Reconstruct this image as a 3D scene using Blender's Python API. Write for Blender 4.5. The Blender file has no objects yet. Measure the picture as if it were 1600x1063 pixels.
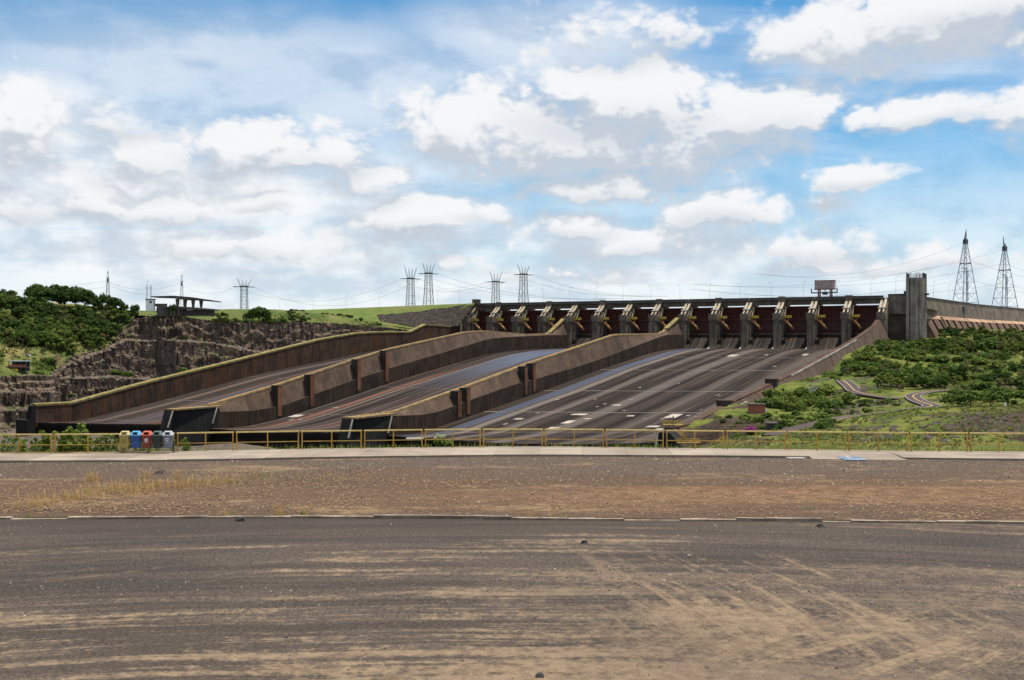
import bpy, math, random
import numpy as np
from mathutils import Vector, noise as mnoise

random.seed(7)
rng = np.random.default_rng(11)
C = bpy.context.scene.collection
SC = bpy.context.scene

# ------------------------------------------------------------------ camera
cam_d = bpy.data.cameras.new('camera')
cam = bpy.data.objects.new('camera', cam_d)
C.objects.link(cam)
cam.location = (0, 0, 0)
cam.rotation_euler = (math.radians(90), 0, 0)
cam_d.sensor_width = 36
cam_d.lens = 36
cam_d.clip_start = 0.5
cam_d.clip_end = 20000
SC.camera = cam

SUN_AZ, SUN_EL = math.radians(62), math.radians(76)
SKY_STRENGTH = 0.085
SUN_STRENGTH = 4.7
EXPOSURE = 0.45

SC.view_settings.view_transform = 'Standard'
SC.view_settings.look = 'None'
SC.view_settings.gamma = 1.0
SC.view_settings.use_curve_mapping = False
SC.view_settings.exposure = EXPOSURE


# ------------------------------------------------------------------ node helpers
class NT:
    def __init__(s, tree):
        s.t = tree
        s.N = tree.nodes
        s.L = tree.links

    def put(s, sock, v):
        if v is None:
            return
        if isinstance(v, bpy.types.NodeSocket):
            s.L.new(v, sock)
        elif isinstance(v, (tuple, list)):
            if sock.type == 'RGBA' and len(v) == 3:
                v = (*v, 1.0)
            sock.default_value = v
        else:
            sock.default_value = v

    def m(s, op, a, b=None, c=None, clamp=False):
        n = s.N.new('ShaderNodeMath')
        n.operation = op
        n.use_clamp = clamp
        s.put(n.inputs[0], a)
        s.put(n.inputs[1], b)
        s.put(n.inputs[2], c)
        return n.outputs[0]

    def v(s, op, a, b=None, scale=None):
        n = s.N.new('ShaderNodeVectorMath')
        n.operation = op
        s.put(n.inputs[0], a)
        s.put(n.inputs[1], b)
        if scale is not None:
            s.put(n.inputs['Scale'], scale)
        return n.outputs['Value'] if op in ('LENGTH', 'DISTANCE', 'DOT_PRODUCT') else n.outputs[0]

    def noise(s, vec, scale=1.0, detail=4.0, rough=0.55, dist=0.0):
        n = s.N.new('ShaderNodeTexNoise')
        s.put(n.inputs['Vector'], vec)
        n.inputs['Scale'].default_value = scale
        n.inputs['Detail'].default_value = detail
        n.inputs['Roughness'].default_value = rough
        n.inputs['Distortion'].default_value = dist
        return n.outputs[0]

    def noisec(s, vec, scale=1.0, detail=4.0, rough=0.55):
        n = s.N.new('ShaderNodeTexNoise')
        s.put(n.inputs['Vector'], vec)
        n.inputs['Scale'].default_value = scale
        n.inputs['Detail'].default_value = detail
        n.inputs['Roughness'].default_value = rough
        return n.outputs[1]

    def voro(s, vec, scale=1.0, feature='F1', out=0):
        n = s.N.new('ShaderNodeTexVoronoi')
        n.feature = feature
        s.put(n.inputs['Vector'], vec)
        n.inputs['Scale'].default_value = scale
        return n.outputs[out]

    def mr(s, v, a, b, c=0.0, d=1.0, smooth=True):
        n = s.N.new('ShaderNodeMapRange')
        n.interpolation_type = 'SMOOTHSTEP' if smooth else 'LINEAR'
        n.clamp = True
        s.put(n.inputs[0], v)
        n.inputs[1].default_value = a
        n.inputs[2].default_value = b
        n.inputs[3].default_value = c
        n.inputs[4].default_value = d
        return n.outputs[0]

    def mix(s, f, a, b, blend='MIX'):
        n = s.N.new('ShaderNodeMix')
        n.data_type = 'RGBA'
        n.blend_type = blend
        n.clamp_factor = True
        s.put(n.inputs[0], f)
        s.put(n.inputs[6], a)
        s.put(n.inputs[7], b)
        return n.outputs[2]

    def sep(s, v):
        n = s.N.new('ShaderNodeSeparateXYZ')
        s.put(n.inputs[0], v)
        return n.outputs

    def comb(s, x=0.0, y=0.0, z=0.0):
        n = s.N.new('ShaderNodeCombineXYZ')
        s.put(n.inputs[0], x)
        s.put(n.inputs[1], y)
        s.put(n.inputs[2], z)
        return n.outputs[0]

    def coord(s, which='Object'):
        n = s.N.new('ShaderNodeTexCoord')
        return n.outputs[which]

    def rnd(s):
        return s.N.new('ShaderNodeObjectInfo').outputs['Random']

    def sc(s, vec, x, y, z):
        return s.v('MULTIPLY', vec, (x, y, z))


MATS = {}


def material(name, fn, rough=0.85, metallic=0.0, spec=0.3):
    if name in MATS:
        return MATS[name]
    mt = bpy.data.materials.new(name)
    mt.use_nodes = True
    t = NT(mt.node_tree)
    p = mt.node_tree.nodes['Principled BSDF']
    p.inputs['Roughness'].default_value = rough
    p.inputs['Metallic'].default_value = metallic
    p.inputs['Specular IOR Level'].default_value = spec
    r = fn(t)
    if not isinstance(r, dict):
        r = {'col': r}
    t.put(p.inputs['Base Color'], r['col'])
    if 'rough' in r:
        t.put(p.inputs['Roughness'], r['rough'])
    if 'spec' in r:
        t.put(p.inputs['Specular IOR Level'], r['spec'])
    if 'bump' in r:
        b = t.N.new('ShaderNodeBump')
        b.inputs['Strength'].default_value = r.get('bs', 0.5)
        b.inputs['Distance'].default_value = r.get('bd', 0.05)
        t.put(b.inputs['Height'], r['bump'])
        t.L.new(b.outputs[0], p.inputs['Normal'])
    if 'trans' in r:                                   # leaves let some light through
        tr = t.N.new('ShaderNodeBsdfTranslucent')
        t.put(tr.inputs['Color'], r['trans'])
        ms = t.N.new('ShaderNodeMixShader')
        ms.inputs[0].default_value = 0.3
        out = [n for n in t.N if n.type == 'OUTPUT_MATERIAL'][0]
        t.L.new(p.outputs[0], ms.inputs[1])
        t.L.new(tr.outputs[0], ms.inputs[2])
        t.L.new(ms.outputs[0], out.inputs[0])
    MATS[name] = mt
    return mt


# ------------------------------------------------------------------ world and sun
def px_dir(px, py):
    t = (px - 800) / 1600
    return math.atan(t), math.atan((531.5 - py) / 1600 * math.cos(math.atan(t)))


def build_world():
    w = bpy.data.worlds.new('World')
    SC.world = w
    w.use_nodes = True
    t = NT(w.node_tree)
    t.N.clear()
    sky = t.N.new('ShaderNodeTexSky')
    sky.sky_type = 'NISHITA'
    sky.sun_disc = False
    sky.sun_elevation = SUN_EL
    sky.sun_rotation = SUN_AZ
    sky.altitude = 200
    sky.air_density = 1.0
    sky.dust_density = 0.6
    sky.ozone_density = 1.6
    # deeper, more saturated blue, like the photograph's
    base = t.mix(1.0, sky.outputs[0], tuple(q / 2 ** EXPOSURE for q in (0.36, 1.20, 1.55)), 'MULTIPLY')
    d = t.coord('Generated')
    xyz = t.sep(d)
    az = t.m('ARCTAN2', xyz[0], xyz[1])
    el = t.m('ARCSINE', xyz[2])
    up = t.m('MAXIMUM', xyz[2], 0.0)
    k = 1.0 / SKY_STRENGTH / 2 ** EXPOSURE      # cloud colours below are display values

    # high streaky veil, everywhere
    h = t.m('ADD', up, 0.12)
    plane = t.comb(t.m('DIVIDE', xyz[0], h), t.m('DIVIDE', xyz[1], h), 0.0)
    veil = t.noise(t.sc(plane, 0.55, 1.1, 1), 1.0, 7, 0.62, 0.6)
    veil2 = t.noise(t.sc(plane, 0.16, 0.22, 1), 1.0, 3, 0.5)
    veilm = t.mr(t.m('ADD', t.m('MULTIPLY', veil, 0.70), t.m('MULTIPLY', veil2, 0.60)), 0.48, 0.88, 0.0, 0.75)
    pv_ = t.comb(az, el, 0.0)

    def heap(vec2, lst, inner, outer, grow=1.0):
        acc = None
        for (px, py, rx, ry, wt) in lst:
            a0, e0 = px_dir(px, py)
            q = t.v('LENGTH', t.v('MULTIPLY', t.v('SUBTRACT', vec2, (a0, e0, 0)), (1600 / rx / grow, 1600 / ry / grow, 0)))
            q = t.mr(q, inner, outer, wt, 0.0)
            acc = q if acc is None else t.m('MAXIMUM', acc, q)
        return acc

    beyond = t.m('MAXIMUM', t.mr(t.m('ABSOLUTE', az), 0.46, 0.60), t.mr(el, 0.33, 0.42))
    sheet = heap(pv_, [(260, 350, 760, 240, 1.0), (780, 420, 760, 120, 1.0), (420, 130, 600, 130, 0.72), (1350, 440, 420, 60, 0.85), (1120, 330, 260, 90, 0.55),
                       (850, 60, 300, 90, 0.70), (80, 200, 260, 130, 0.9), (1500, 110, 220, 60, 0.3), (1200, 110, 170, 50, 0.25)], 0.25, 1.25)
    sheet = t.m('MAXIMUM', sheet, t.m('MULTIPLY', beyond, 0.62))
    veilm = t.m('MAXIMUM', veilm, t.m('MULTIPLY', sheet, t.mr(veil, 0.22, 0.60, 0.62, 1.0)))

    CUM = [  # photo x, y, half width, half height, weight: the cumulus heaps where the photograph has them
        (960, 160, 150, 62, 1.0), (890, 215, 200, 62, 0.95), (715, 205, 105, 56, 1.0), (1050, 235, 110, 46, 0.9), (760, 262, 90, 36, 0.7),
        (1185, 180, 110, 56, 1.0), (940, 290, 130, 32, 0.85), (1415, 183, 105, 28, 0.85), (1340, 288, 72, 17, 0.85), (1290, 318, 42, 12, 0.75),
        (1430, 36, 190, 50, 1.0), (1605, 180, 55, 38, 1.0), (1540, 2, 130, 36, 0.9), (10, 200, 90, 62, 0.95), (225, 255, 90, 40, 0.8),
        (400, 245, 130, 46, 0.85), (510, 240, 60, 50, 0.8), (640, 350, 110, 36, 0.95), (200, 318, 130, 30, 0.8),
        (395, 314, 50, 16, 0.9), (900, 358, 70, 26, 0.9), (1115, 335, 80, 34, 0.95), (1060, 385, 210, 26, 0.8), (760, 345, 60, 20, 0.7),
        (1240, 385, 100, 30, 0.8), (1000, 48, 150, 44, 0.65), (420, 380, 300, 28, 0.7), (60, 320, 110, 30, 0.75), (560, 290, 70, 40, 0.8),
        (760, 75, 45, 14, 0.6), (1300, 412, 150, 18, 0.7), (640, 410, 160, 16, 0.6), (190, 195, 70, 30, 0.6), (900, 425, 180, 14, 0.6), (1480, 400, 90, 22, 0.7),
    ]

    def field(azs, els):
        vec = t.comb(azs, t.m('MULTIPLY', els, 1.5), 0.0)
        vec = t.v('ADD', vec, t.comb(t.m('MULTIPLY', els, 0.0), 0.0, t.m('MULTIPLY', azs, 0.15)))
        big = t.noisec(vec, 6.0, 3, 0.55)
        fb = t.noise(vec, 19.0, 9, 0.60)
        vo = t.N.new('ShaderNodeTexVoronoi')
        vo.feature = 'F1'
        vo.inputs['Scale'].default_value = 26.0
        vo.inputs['Detail'].default_value = 2.0
        vo.inputs['Roughness'].default_value = 0.6
        t.put(vo.inputs['Vector'], t.v('ADD', vec, t.v('SCALE', big, None, 0.08)))
        puff = t.m('SUBTRACT', 0.42, vo.outputs['Distance'])
        warp = t.v('SCALE', t.v('SUBTRACT', big, (0.5, 0.5, 0.5)), None, 0.10)
        w_ = t.sep(warp)
        p2 = t.comb(t.m('ADD', azs, w_[0]), t.m('ADD', els, t.m('MULTIPLY', w_[1], 0.5)), 0.0)
        acc = t.m('MULTIPLY', heap(p2, CUM, 0.0, 1.9, 1.22), 1.14)
        wide = t.noise(vec, 3.2, 3, 0.5)
        gen = t.m('MULTIPLY', t.mr(wide, 0.44, 0.74), t.m('ADD', 0.46, t.m('MULTIPLY', beyond, 0.30)))
        acc = t.m('MAXIMUM', acc, gen)
        return t.m('ADD', acc, t.m('ADD', t.m('MULTIPLY', t.m('SUBTRACT', fb, 0.5), 1.12), t.m('ADD', t.m('MULTIPLY', puff, 0.45), 0.10))), p2

    f0, p2 = field(az, el)
    f1, _ = field(t.m('ADD', az, 0.008), t.m('ADD', el, 0.024))
    def mot(a_, e_):
        v_ = t.comb(a_, t.m('MULTIPLY', e_, 1.9), 3.0)
        return t.m('ADD', t.m('MULTIPLY', t.noise(v_, 7.5, 2, 0.5), 0.6), t.m('MULTIPLY', t.noise(v_, 17.0, 7, 0.6), 0.4))
    m0 = mot(az, el)
    emb = t.m('SUBTRACT', m0, mot(t.m('ADD', az, 0.008), t.m('ADD', el, 0.022)))
    grad = t.m('ADD', t.m('SUBTRACT', f0, f1), t.m('MULTIPLY', emb, 0.9))
    top = t.mr(grad, -0.12, 0.14)
    sharp, soft = t.mr(f0, 0.22, 0.62), t.mr(f0, 0.06, 0.86)
    dens = t.m('ADD', t.m('MULTIPLY', sharp, top), t.m('MULTIPLY', soft, t.m('SUBTRACT', 1.0, top)))
    lit = t.m('ADD', 0.68, t.m('MULTIPLY', grad, 1.75), clamp=True)
    # flat shaded undersides
    under = None
    for (px, py, rx, ry, wt) in CUM:
        a0, e0 = px_dir(px, py)
        q = t.v('MULTIPLY', t.v('SUBTRACT', p2, (a0, e0, 0)), (1600 / rx, 1600 / ry, 0))
        u_ = t.m('MULTIPLY', t.mr(t.v('LENGTH', q), 0.6, 1.9, 1.0, 0.0), t.mr(t.sep(q)[1], 0.45, -0.9))
        under = u_ if under is None else t.m('MAXIMUM', under, u_)
    lit = t.m('SUBTRACT', lit, t.m('MULTIPLY', under, 0.62), clamp=True)
    ccol = t.mix(t.mr(lit, 0.0, 1.0), (0.60, 0.655, 0.73), (0.985, 0.99, 1.0))
    # the sheet behind: pale grey-white, gently mottled
    mott = t.m('ADD', t.m('MULTIPLY', t.m('SUBTRACT', m0, 0.5), 0.9), t.m('MULTIPLY', emb, 2.2))
    scol = t.mix(t.mr(mott, -0.28, 0.22), (0.655 * k, 0.735 * k, 0.83 * k), (0.95 * k, 0.97 * k, 0.99 * k))
    haze = t.mr(el, 0.0, 0.26, 0.95, 0.0)
    c1 = t.mix(t.m('MAXIMUM', veilm, haze), base, scol)
    c2 = t.mix(t.m('MULTIPLY', dens, 0.97), c1, t.v('SCALE', ccol, None, 0.95 * k))
    bg = t.N.new('ShaderNodeBackground')
    t.put(bg.inputs[0], c2)
    bg.inputs[1].default_value = SKY_STRENGTH
    out = t.N.new('ShaderNodeOutputWorld')
    t.L.new(bg.outputs[0], out.inputs[0])


build_world()

sun_d = bpy.data.lights.new('sun', 'SUN')
sun_d.energy = SUN_STRENGTH
sun_d.angle = math.radians(0.55)
sun_d.color = (1.0, 0.955, 0.88)
sun = bpy.data.objects.new('sun', sun_d)
C.objects.link(sun)
sd = Vector((math.sin(SUN_AZ) * math.cos(SUN_EL), math.cos(SUN_AZ) * math.cos(SUN_EL), math.sin(SUN_EL)))
sun.rotation_euler = sd.to_track_quat('Z', 'Y').to_euler()
sun.location = (0, 0, 200)

# ------------------------------------------------------------------ dam frame: a along the crest, d downstream, z up
AX, AY = -34.0, 921.6
UX, UY = 0.8824, -0.4712
NX, NY = -0.4712, -0.8824
ROT = math.atan2(UY, UX)
G = -6.3            # level of the walkway under the photographer's terrace


def D(a, d, z=0.0):
    return Vector((AX + UX * a + NX * d, AY + UY * a + NY * d, z))


def to_ad(x, y):
    x, y = x - AX, y - AY
    return UX * x + UY * y, NX * x + NY * y


def inv(px, py, a):
    """pixel of the photograph on the vertical plane a = const -> (d, z)"""
    t = (px - 800) / 1600
    d = (AX + UX * a - t * (AY + UY * a)) / (-NX + t * NY)
    Y = AY + UY * a + NY * d
    return d, (531.5 - py) * Y / 1600


def at(px, py, Y):
    return Vector(((px - 800) / 1600 * Y, Y, (531.5 - py) / 1600 * Y))


def gnd(px, py, z=G):
    return at(px, py, 1600 * z / (531.5 - py))


def interp(pts):
    xs = [p[0] for p in pts]
    ys = [p[1] for p in pts]
    return lambda x: float(np.interp(x, xs, ys))


# ------------------------------------------------------------------ object helpers
def tag(o, label=None, cat=None, group=None, kind=None):
    if label:
        o['label'] = label
    if cat:
        o['category'] = cat
    if group:
        o['group'] = group
    if kind:
        o['kind'] = kind
    return o


def empty(name, loc=(0, 0, 0), rz=0.0, label=None, cat=None, group=None, kind=None, parent=None):
    o = bpy.data.objects.new(name, None)
    o.empty_display_size = 0.5
    C.objects.link(o)
    o.location = loc
    o.rotation_euler = (0, 0, rz)
    if parent:
        o.parent = parent
    return tag(o, label, cat, group, kind)


def link_mesh(name, me, parent=None, loc=None, rz=None):
    o = bpy.data.objects.new(name, me)
    C.objects.link(o)
    if parent:
        o.parent = parent
    if loc is not None:
        o.location = loc
    if rz is not None:
        o.rotation_euler = (0, 0, rz)
    return o


def copy_tree(o, parent=None):
    c = o.copy()
    C.objects.link(c)
    c.parent = parent
    for ch in list(o.children):
        copy_tree(ch, c)
    return c


class B:
    """collects faces; tf maps builder coordinates to the mesh's own"""

    def __init__(s, tf=None):
        s.vs, s.fs, s.tf = [], [], tf

    def add(s, pts, faces):
        n = len(s.vs)
        s.vs += [tuple(s.tf(*p)) if s.tf else tuple(p) for p in pts]
        s.fs += [tuple(i + n for i in f) for f in faces]
        return s

    def box(s, x0, x1, y0, y1, z0, z1):
        return s.add([(x0, y0, z0), (x1, y0, z0), (x1, y1, z0), (x0, y1, z0), (x0, y0, z1), (x1, y0, z1), (x1, y1, z1), (x0, y1, z1)],
                     [(0, 3, 2, 1), (4, 5, 6, 7), (0, 1, 5, 4), (1, 2, 6, 5), (2, 3, 7, 6), (3, 0, 4, 7)])

    def hexa(s, lo, hi):
        """two quads of four points each, joined"""
        return s.add(list(lo) + list(hi), [(0, 3, 2, 1), (4, 5, 6, 7), (0, 1, 5, 4), (1, 2, 6, 5), (2, 3, 7, 6), (3, 0, 4, 7)])

    def prism(s, ring0, ring1):
        n = len(ring0)
        f = [tuple(range(n - 1, -1, -1)), tuple(range(n, 2 * n))]
        f += [(i, (i + 1) % n, n + (i + 1) % n, n + i) for i in range(n)]
        return s.add(list(ring0) + list(ring1), f)

    def tube(s, p0, p1, r, n=6, r1=None):
        p0, p1 = Vector(p0), Vector(p1)
        ax = (p1 - p0)
        if ax.length < 1e-6:
            return s
        ax.normalize()
        q = ax.orthogonal().normalized()
        w = ax.cross(q)
        r1 = r if r1 is None else r1
        a = [p0 + (q * math.cos(2 * math.pi * i / n) + w * math.sin(2 * math.pi * i / n)) * r for i in range(n)]
        b = [p1 + (q * math.cos(2 * math.pi * i / n) + w * math.sin(2 * math.pi * i / n)) * r1 for i in range(n)]
        return s.prism(a, b)

    def path(s, pts, r, n=5):
        for a, b in zip(pts, pts[1:]):
            s.tube(a, b, r, n)
        return s

    def grid(s, rows):
        nr, nc = len(rows), len(rows[0])
        pts = [p for r in rows for p in r]
        f = [(i * nc + j, i * nc + j + 1, (i + 1) * nc + j + 1, (i + 1) * nc + j) for i in range(nr - 1) for j in range(nc - 1)]
        return s.add(pts, f)

    def mesh(s, name, mat, smooth=False):
        me = bpy.data.meshes.new(name)
        me.from_pydata(s.vs, [], s.fs)
        if mat:
            me.materials.append(mat)
        me.validate()
        bm_fix(me)
        if smooth:
            me.shade_smooth()
        return me

    def build(s, name, mat, parent=None, smooth=False, loc=None, rz=None):
        return link_mesh(name, s.mesh(name, mat, smooth), parent, loc, rz)


def bm_fix(me):
    import bmesh
    if len(me.polygons) > 20000:
        return
    bm = bmesh.new()
    bm.from_mesh(me)
    bmesh.ops.recalc_face_normals(bm, faces=bm.faces)
    bm.to_mesh(me)
    bm.free()


def np_mesh(name, verts, faces, mat, smooth=False):
    """verts (n,3), faces (m,k) arrays"""
    me = bpy.data.meshes.new(name)
    verts = np.asarray(verts, dtype=np.float32)
    faces = np.asarray(faces, dtype=np.int32)
    m, k = faces.shape
    me.vertices.add(len(verts))
    me.vertices.foreach_set('co', verts.ravel())
    me.loops.add(m * k)
    me.loops.foreach_set('vertex_index', faces.ravel())
    me.polygons.add(m)
    me.polygons.foreach_set('loop_start', np.arange(0, m * k, k, dtype=np.int32))
    me.update(calc_edges=True)
    if mat:
        me.materials.append(mat)
    if smooth:
        me.shade_smooth()
    return me


ORD = ['first', 'second', 'third', 'fourth', 'fifth', 'sixth', 'seventh', 'eighth', 'ninth', 'tenth', 'eleventh', 'twelfth',
       'thirteenth', 'fourteenth', 'fifteenth', 'sixteenth', 'seventeenth', 'eighteenth', 'nineteenth', 'twentieth', 'twenty-first']


# ------------------------------------------------------------------ materials
def flat(name, col, rough=0.6, var=0.12, scale=6.0, metallic=0.0, spec=0.4):
    def fn(t):
        n = t.noise(t.coord(), scale, 5, 0.6)
        return {'col': t.mix(t.mr(n, 0.3, 0.7), tuple(c * (1 - var) for c in col), tuple(min(1, c * (1 + var)) for c in col))}
    return material(name, fn, rough, metallic, spec)


def concrete(name, base, dark, tint=None, streak=0.55, lift=2.5, scale=1.0, rough=0.9, tint_amt=0.5):
    """weathered concrete in dam-local coordinates: lift lines, black run-off streaks, rust"""
    def fn(t):
        p = t.coord()
        s = t.sep(p)
        rv = t.m('MULTIPLY', t.rnd(), 90.0)          # every panel and pier weathers its own way
        p = t.v('ADD', p, t.comb(rv, rv, 0.0))
        blot = t.noise(p, 0.09 * scale, 6, 0.6)
        fine = t.noise(p, 1.4, 5, 0.65)
        run = t.noise(t.sc(p, 0.95 * scale, 0.95 * scale, 0.06 * scale), 1.0, 6, 0.68)
        run2 = t.noise(t.sc(p, 0.14 * scale, 0.14 * scale, 0.09 * scale), 1.0, 5, 0.65)
        col = t.mix(t.mr(blot, 0.38, 0.64), tuple(c * 1.15 for c in base), tuple(c * 0.55 for c in base))
        if tint:
            tn = t.noise(t.sc(p, 0.13, 0.13, 0.05), 1.0, 5, 0.6)
            col = t.mix(t.m('MULTIPLY', t.mr(tn, 0.46, 0.66), tint_amt), col, tint)
        col = t.mix(t.m('MULTIPLY', t.mr(run, 0.46, 0.66), streak), col, dark)
        col = t.mix(t.m('MULTIPLY', t.mr(run2, 0.52, 0.72), streak * 0.7), col, dark)
        eff = t.m('MULTIPLY', t.mr(t.noise(t.sc(p, 0.9, 0.9, 0.05), 1.0, 4, 0.7), 0.62, 0.74), 0.5)
        col = t.mix(eff, col, tuple(min(1, c * 1.9) for c in base))
        saw = t.m('FRACT', t.m('DIVIDE', s[2], lift))
        line = t.m('MULTIPLY', t.mr(saw, 0.0, 0.05, 1.0, 0.0), 0.45)
        col = t.mix(line, col, dark)
        col = t.mix(t.m('MULTIPLY', t.mr(fine, 0.35, 0.7), 0.35), col, tuple(c * 0.55 for c in base))
        return {'col': col, 'bump': t.m('ADD', fine, t.m('MULTIPLY', blot, 2.0)), 'bs': 0.4, 'bd': 0.25}
    return material(name, fn, rough, 0, 0.2)


M_WALL = concrete('rusty_wall_concrete', (0.0850, 0.0480, 0.0293), (0.0158, 0.0113, 0.0087), (0.1026, 0.0405, 0.0205), 0.9, tint_amt=0.8)
M_DARKWALL = concrete('splash_stained_concrete', (0.0553, 0.0360, 0.0242), (0.0090, 0.0067, 0.0052), (0.0748, 0.0374, 0.0224), 0.85, lift=3.0)
M_SLOPE = concrete('weathered_slope_concrete', (0.0968, 0.0623, 0.0415), (0.0349, 0.0239, 0.0170), (0.1188, 0.0693, 0.0462), 0.55, lift=2.4, tint_amt=0.7)
M_PILF = concrete('dark_pilaster_concrete', (0.0578, 0.0446, 0.0349), (0.0116, 0.0089, 0.0072), None, 0.7)
M_BLACK = concrete('black_concrete', (0.0210, 0.0192, 0.0180), (0.0072, 0.0072, 0.0072), None, 0.6)  # near-black base colour with darker streaks
M_PIER = concrete('grey_pier_concrete', (0.1715, 0.1375, 0.1045), (0.0286, 0.0226, 0.0178), (0.1386, 0.0935, 0.0569), 0.6, lift=2.0)
M_DECK = concrete('dark_deck_concrete', (0.1210, 0.0970, 0.0734), (0.0212, 0.0172, 0.0142), (0.0935, 0.0660, 0.0495), 0.65)
M_FASCIA = flat('dark_parapet', (0.055, 0.05, 0.048), 0.9, 0.3, 0.4)
M_BLOCK = concrete('grey_block_concrete', (0.2500, 0.2150, 0.1800), (0.0434, 0.0372, 0.0322), (0.1612, 0.1116, 0.0744), 0.5, lift=2.5)
M_RECESS = concrete('buff_infill_wall', (0.1560, 0.1200, 0.0870), (0.0720, 0.0540, 0.0420), None, 0.25, lift=5.0)
M_PALE = concrete('pale_concrete', (0.3360, 0.2960, 0.2480), (0.1360, 0.1120, 0.0920), None, 0.3, lift=6.0)
M_RUSTPIL = concrete('rust_stained_pilaster', (0.2070, 0.0900, 0.0450), (0.0450, 0.0270, 0.0198), (0.2700, 0.0990, 0.0360), 0.5, lift=2.0)
M_WING = concrete('grey_wing_concrete', (0.1995, 0.1517, 0.1106), (0.0582, 0.0437, 0.0326), (0.1512, 0.1116, 0.0812), 0.45, lift=3.0)
M_WINGSL = concrete('brown_buttress_concrete', (0.1540, 0.0926, 0.0602), (0.0462, 0.0309, 0.0217), (0.1190, 0.0700, 0.0490), 0.45, lift=3.0)
M_LEDGE = concrete('orange_ledge_concrete', (0.4250, 0.2635, 0.1615), (0.2125, 0.1275, 0.0850), None, 0.35, lift=50.0)


def coping_fn(t):
    p = t.coord()
    n = t.noise(p, 0.35, 5, 0.65)
    n2 = t.noise(p, 1.6, 3, 0.6)
    col = t.mix(t.mr(n, 0.40, 0.62), (0.25, 0.185, 0.05), (0.13, 0.105, 0.055))
    col = t.mix(t.mr(n2, 0.50, 0.70), col, (0.10, 0.10, 0.03))
    return {'col': col, 'bump': n2, 'bs': 0.6, 'bd': 0.3}


M_COPE = material('lichen_yellow_coping', coping_fn, 0.95)


def cope2_fn(t):
    p = t.coord()
    n = t.noise(p, 0.3, 5, 0.65)
    n2 = t.noise(p, 1.3, 3, 0.6)
    col = t.mix(t.mr(n, 0.38, 0.62), (0.25, 0.155, 0.06), (0.14, 0.098, 0.052))
    col = t.mix(t.mr(n2, 0.55, 0.72), col, (0.09, 0.065, 0.04))
    return {'col': col, 'bump': n2, 'bs': 0.6, 'bd': 0.3}


M_COPE2 = material('ochre_coping', cope2_fn, 0.95)


def floor_mat(name, wet, tan, orange, seed, palex):
    """chute floor; local x = across, y = -d. wet = wet bands with sky reflection painted in, list of (centre, width, d0, d1, amount)"""
    def fn(t):
        p = t.coord()
        s = t.sep(p)
        x, dd = s[0], t.m('MULTIPLY', s[1], -1.0)
        wob = t.m('MULTIPLY', t.m('SUBTRACT', t.noise(t.sc(p, 0.02, 0.012, 0), 1.0, 2), 0.5), 3.0)
        xw = t.m('ADD', x, wob)
        v1 = t.comb(t.m('MULTIPLY', xw, 0.13), t.m('MULTIPLY', dd, 0.0016), seed)
        v2 = t.comb(t.m('MULTIPLY', xw, 0.62), t.m('MULTIPLY', dd, 0.004), seed + 3)
        v3 = t.comb(t.m('MULTIPLY', xw, 1.7), t.m('MULTIPLY', dd, 0.02), seed + 9)
        n1 = t.noise(v1, 1.0, 3, 0.55)
        n2 = t.noise(v2, 1.0, 3, 0.6)
        n3 = t.noise(v3, 1.0, 3, 0.6)
        blot = t.noise(t.sc(p, 0.12, 0.03, 0.0), 1.0, 5, 0.65)
        col = t.mix(t.mr(n1, 0.36, 0.62), (0.0140, 0.0100, 0.0080), (0.042, 0.0305, 0.0240))
        col = t.mix(t.m('MULTIPLY', t.mr(n2, 0.50, 0.64), 0.85), col, tan)
        col = t.mix(t.m('MULTIPLY', t.mr(n3, 0.44, 0.62), 0.75), col, (0.0145, 0.011, 0.0095))
        if orange:
            no = t.noise(t.comb(t.m('MULTIPLY', xw, 0.30), t.m('MULTIPLY', dd, 0.0015), seed + 21), 1.0, 3, 0.55)
            lowd = t.mr(dd, 120, 330)
            col = t.mix(t.m('MULTIPLY', t.m('MULTIPLY', t.mr(no, 0.56, 0.64), lowd), orange), col, (0.20, 0.085, 0.05))
        col = t.mix(t.m('MULTIPLY', t.mr(blot, 0.55, 0.75), 0.35), col, (0.05, 0.042, 0.038))
        for (cx, wd, amt) in palex:
            k = t.m('ABSOLUTE', t.m('SUBTRACT', xw, cx))
            col = t.mix(t.m('MULTIPLY', t.mr(k, wd * 0.2, wd, amt, 0.0), t.mr(n3, 0.25, 0.6, 0.4, 1.0)), col, (0.145, 0.118, 0.10))
        fleck = t.voro(t.sc(p, 0.16, 0.30, 0.0), 1.0)
        col = t.mix(t.m('MULTIPLY', t.mr(fleck, 0.03, 0.07, 1.0, 0.0), 0.4), col, (0.30, 0.27, 0.24))
        wet_sky = None
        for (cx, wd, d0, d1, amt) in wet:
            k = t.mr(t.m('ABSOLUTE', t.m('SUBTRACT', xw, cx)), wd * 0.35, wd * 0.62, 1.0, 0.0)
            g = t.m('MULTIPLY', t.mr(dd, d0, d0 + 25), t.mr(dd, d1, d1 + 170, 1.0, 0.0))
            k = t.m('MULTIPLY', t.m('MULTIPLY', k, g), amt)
            wet_sky = k if wet_sky is None else t.m('MAXIMUM', wet_sky, k)
        if wet_sky is None:
            wet_sky = 0.0
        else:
            wet_sky = t.m('MULTIPLY', wet_sky, t.mr(n1, 0.30, 0.55, 0.6, 1.0))
        col = t.mix(wet_sky, col, (0.046, 0.052, 0.078))  # wet film; the sky it reflects is painted in as blue base colour
        rg = t.mix(wet_sky, (0.85,) * 3, (0.36,) * 3)
        return {'col': col, 'rough': rg, 'spec': t.m('ADD', 0.05, t.m('MULTIPLY', wet_sky, 0.35)), 'bump': n3, 'bs': 0.06, 'bd': 0.1}
    return material(name, fn, 0.85, 0, 0.06)


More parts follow.
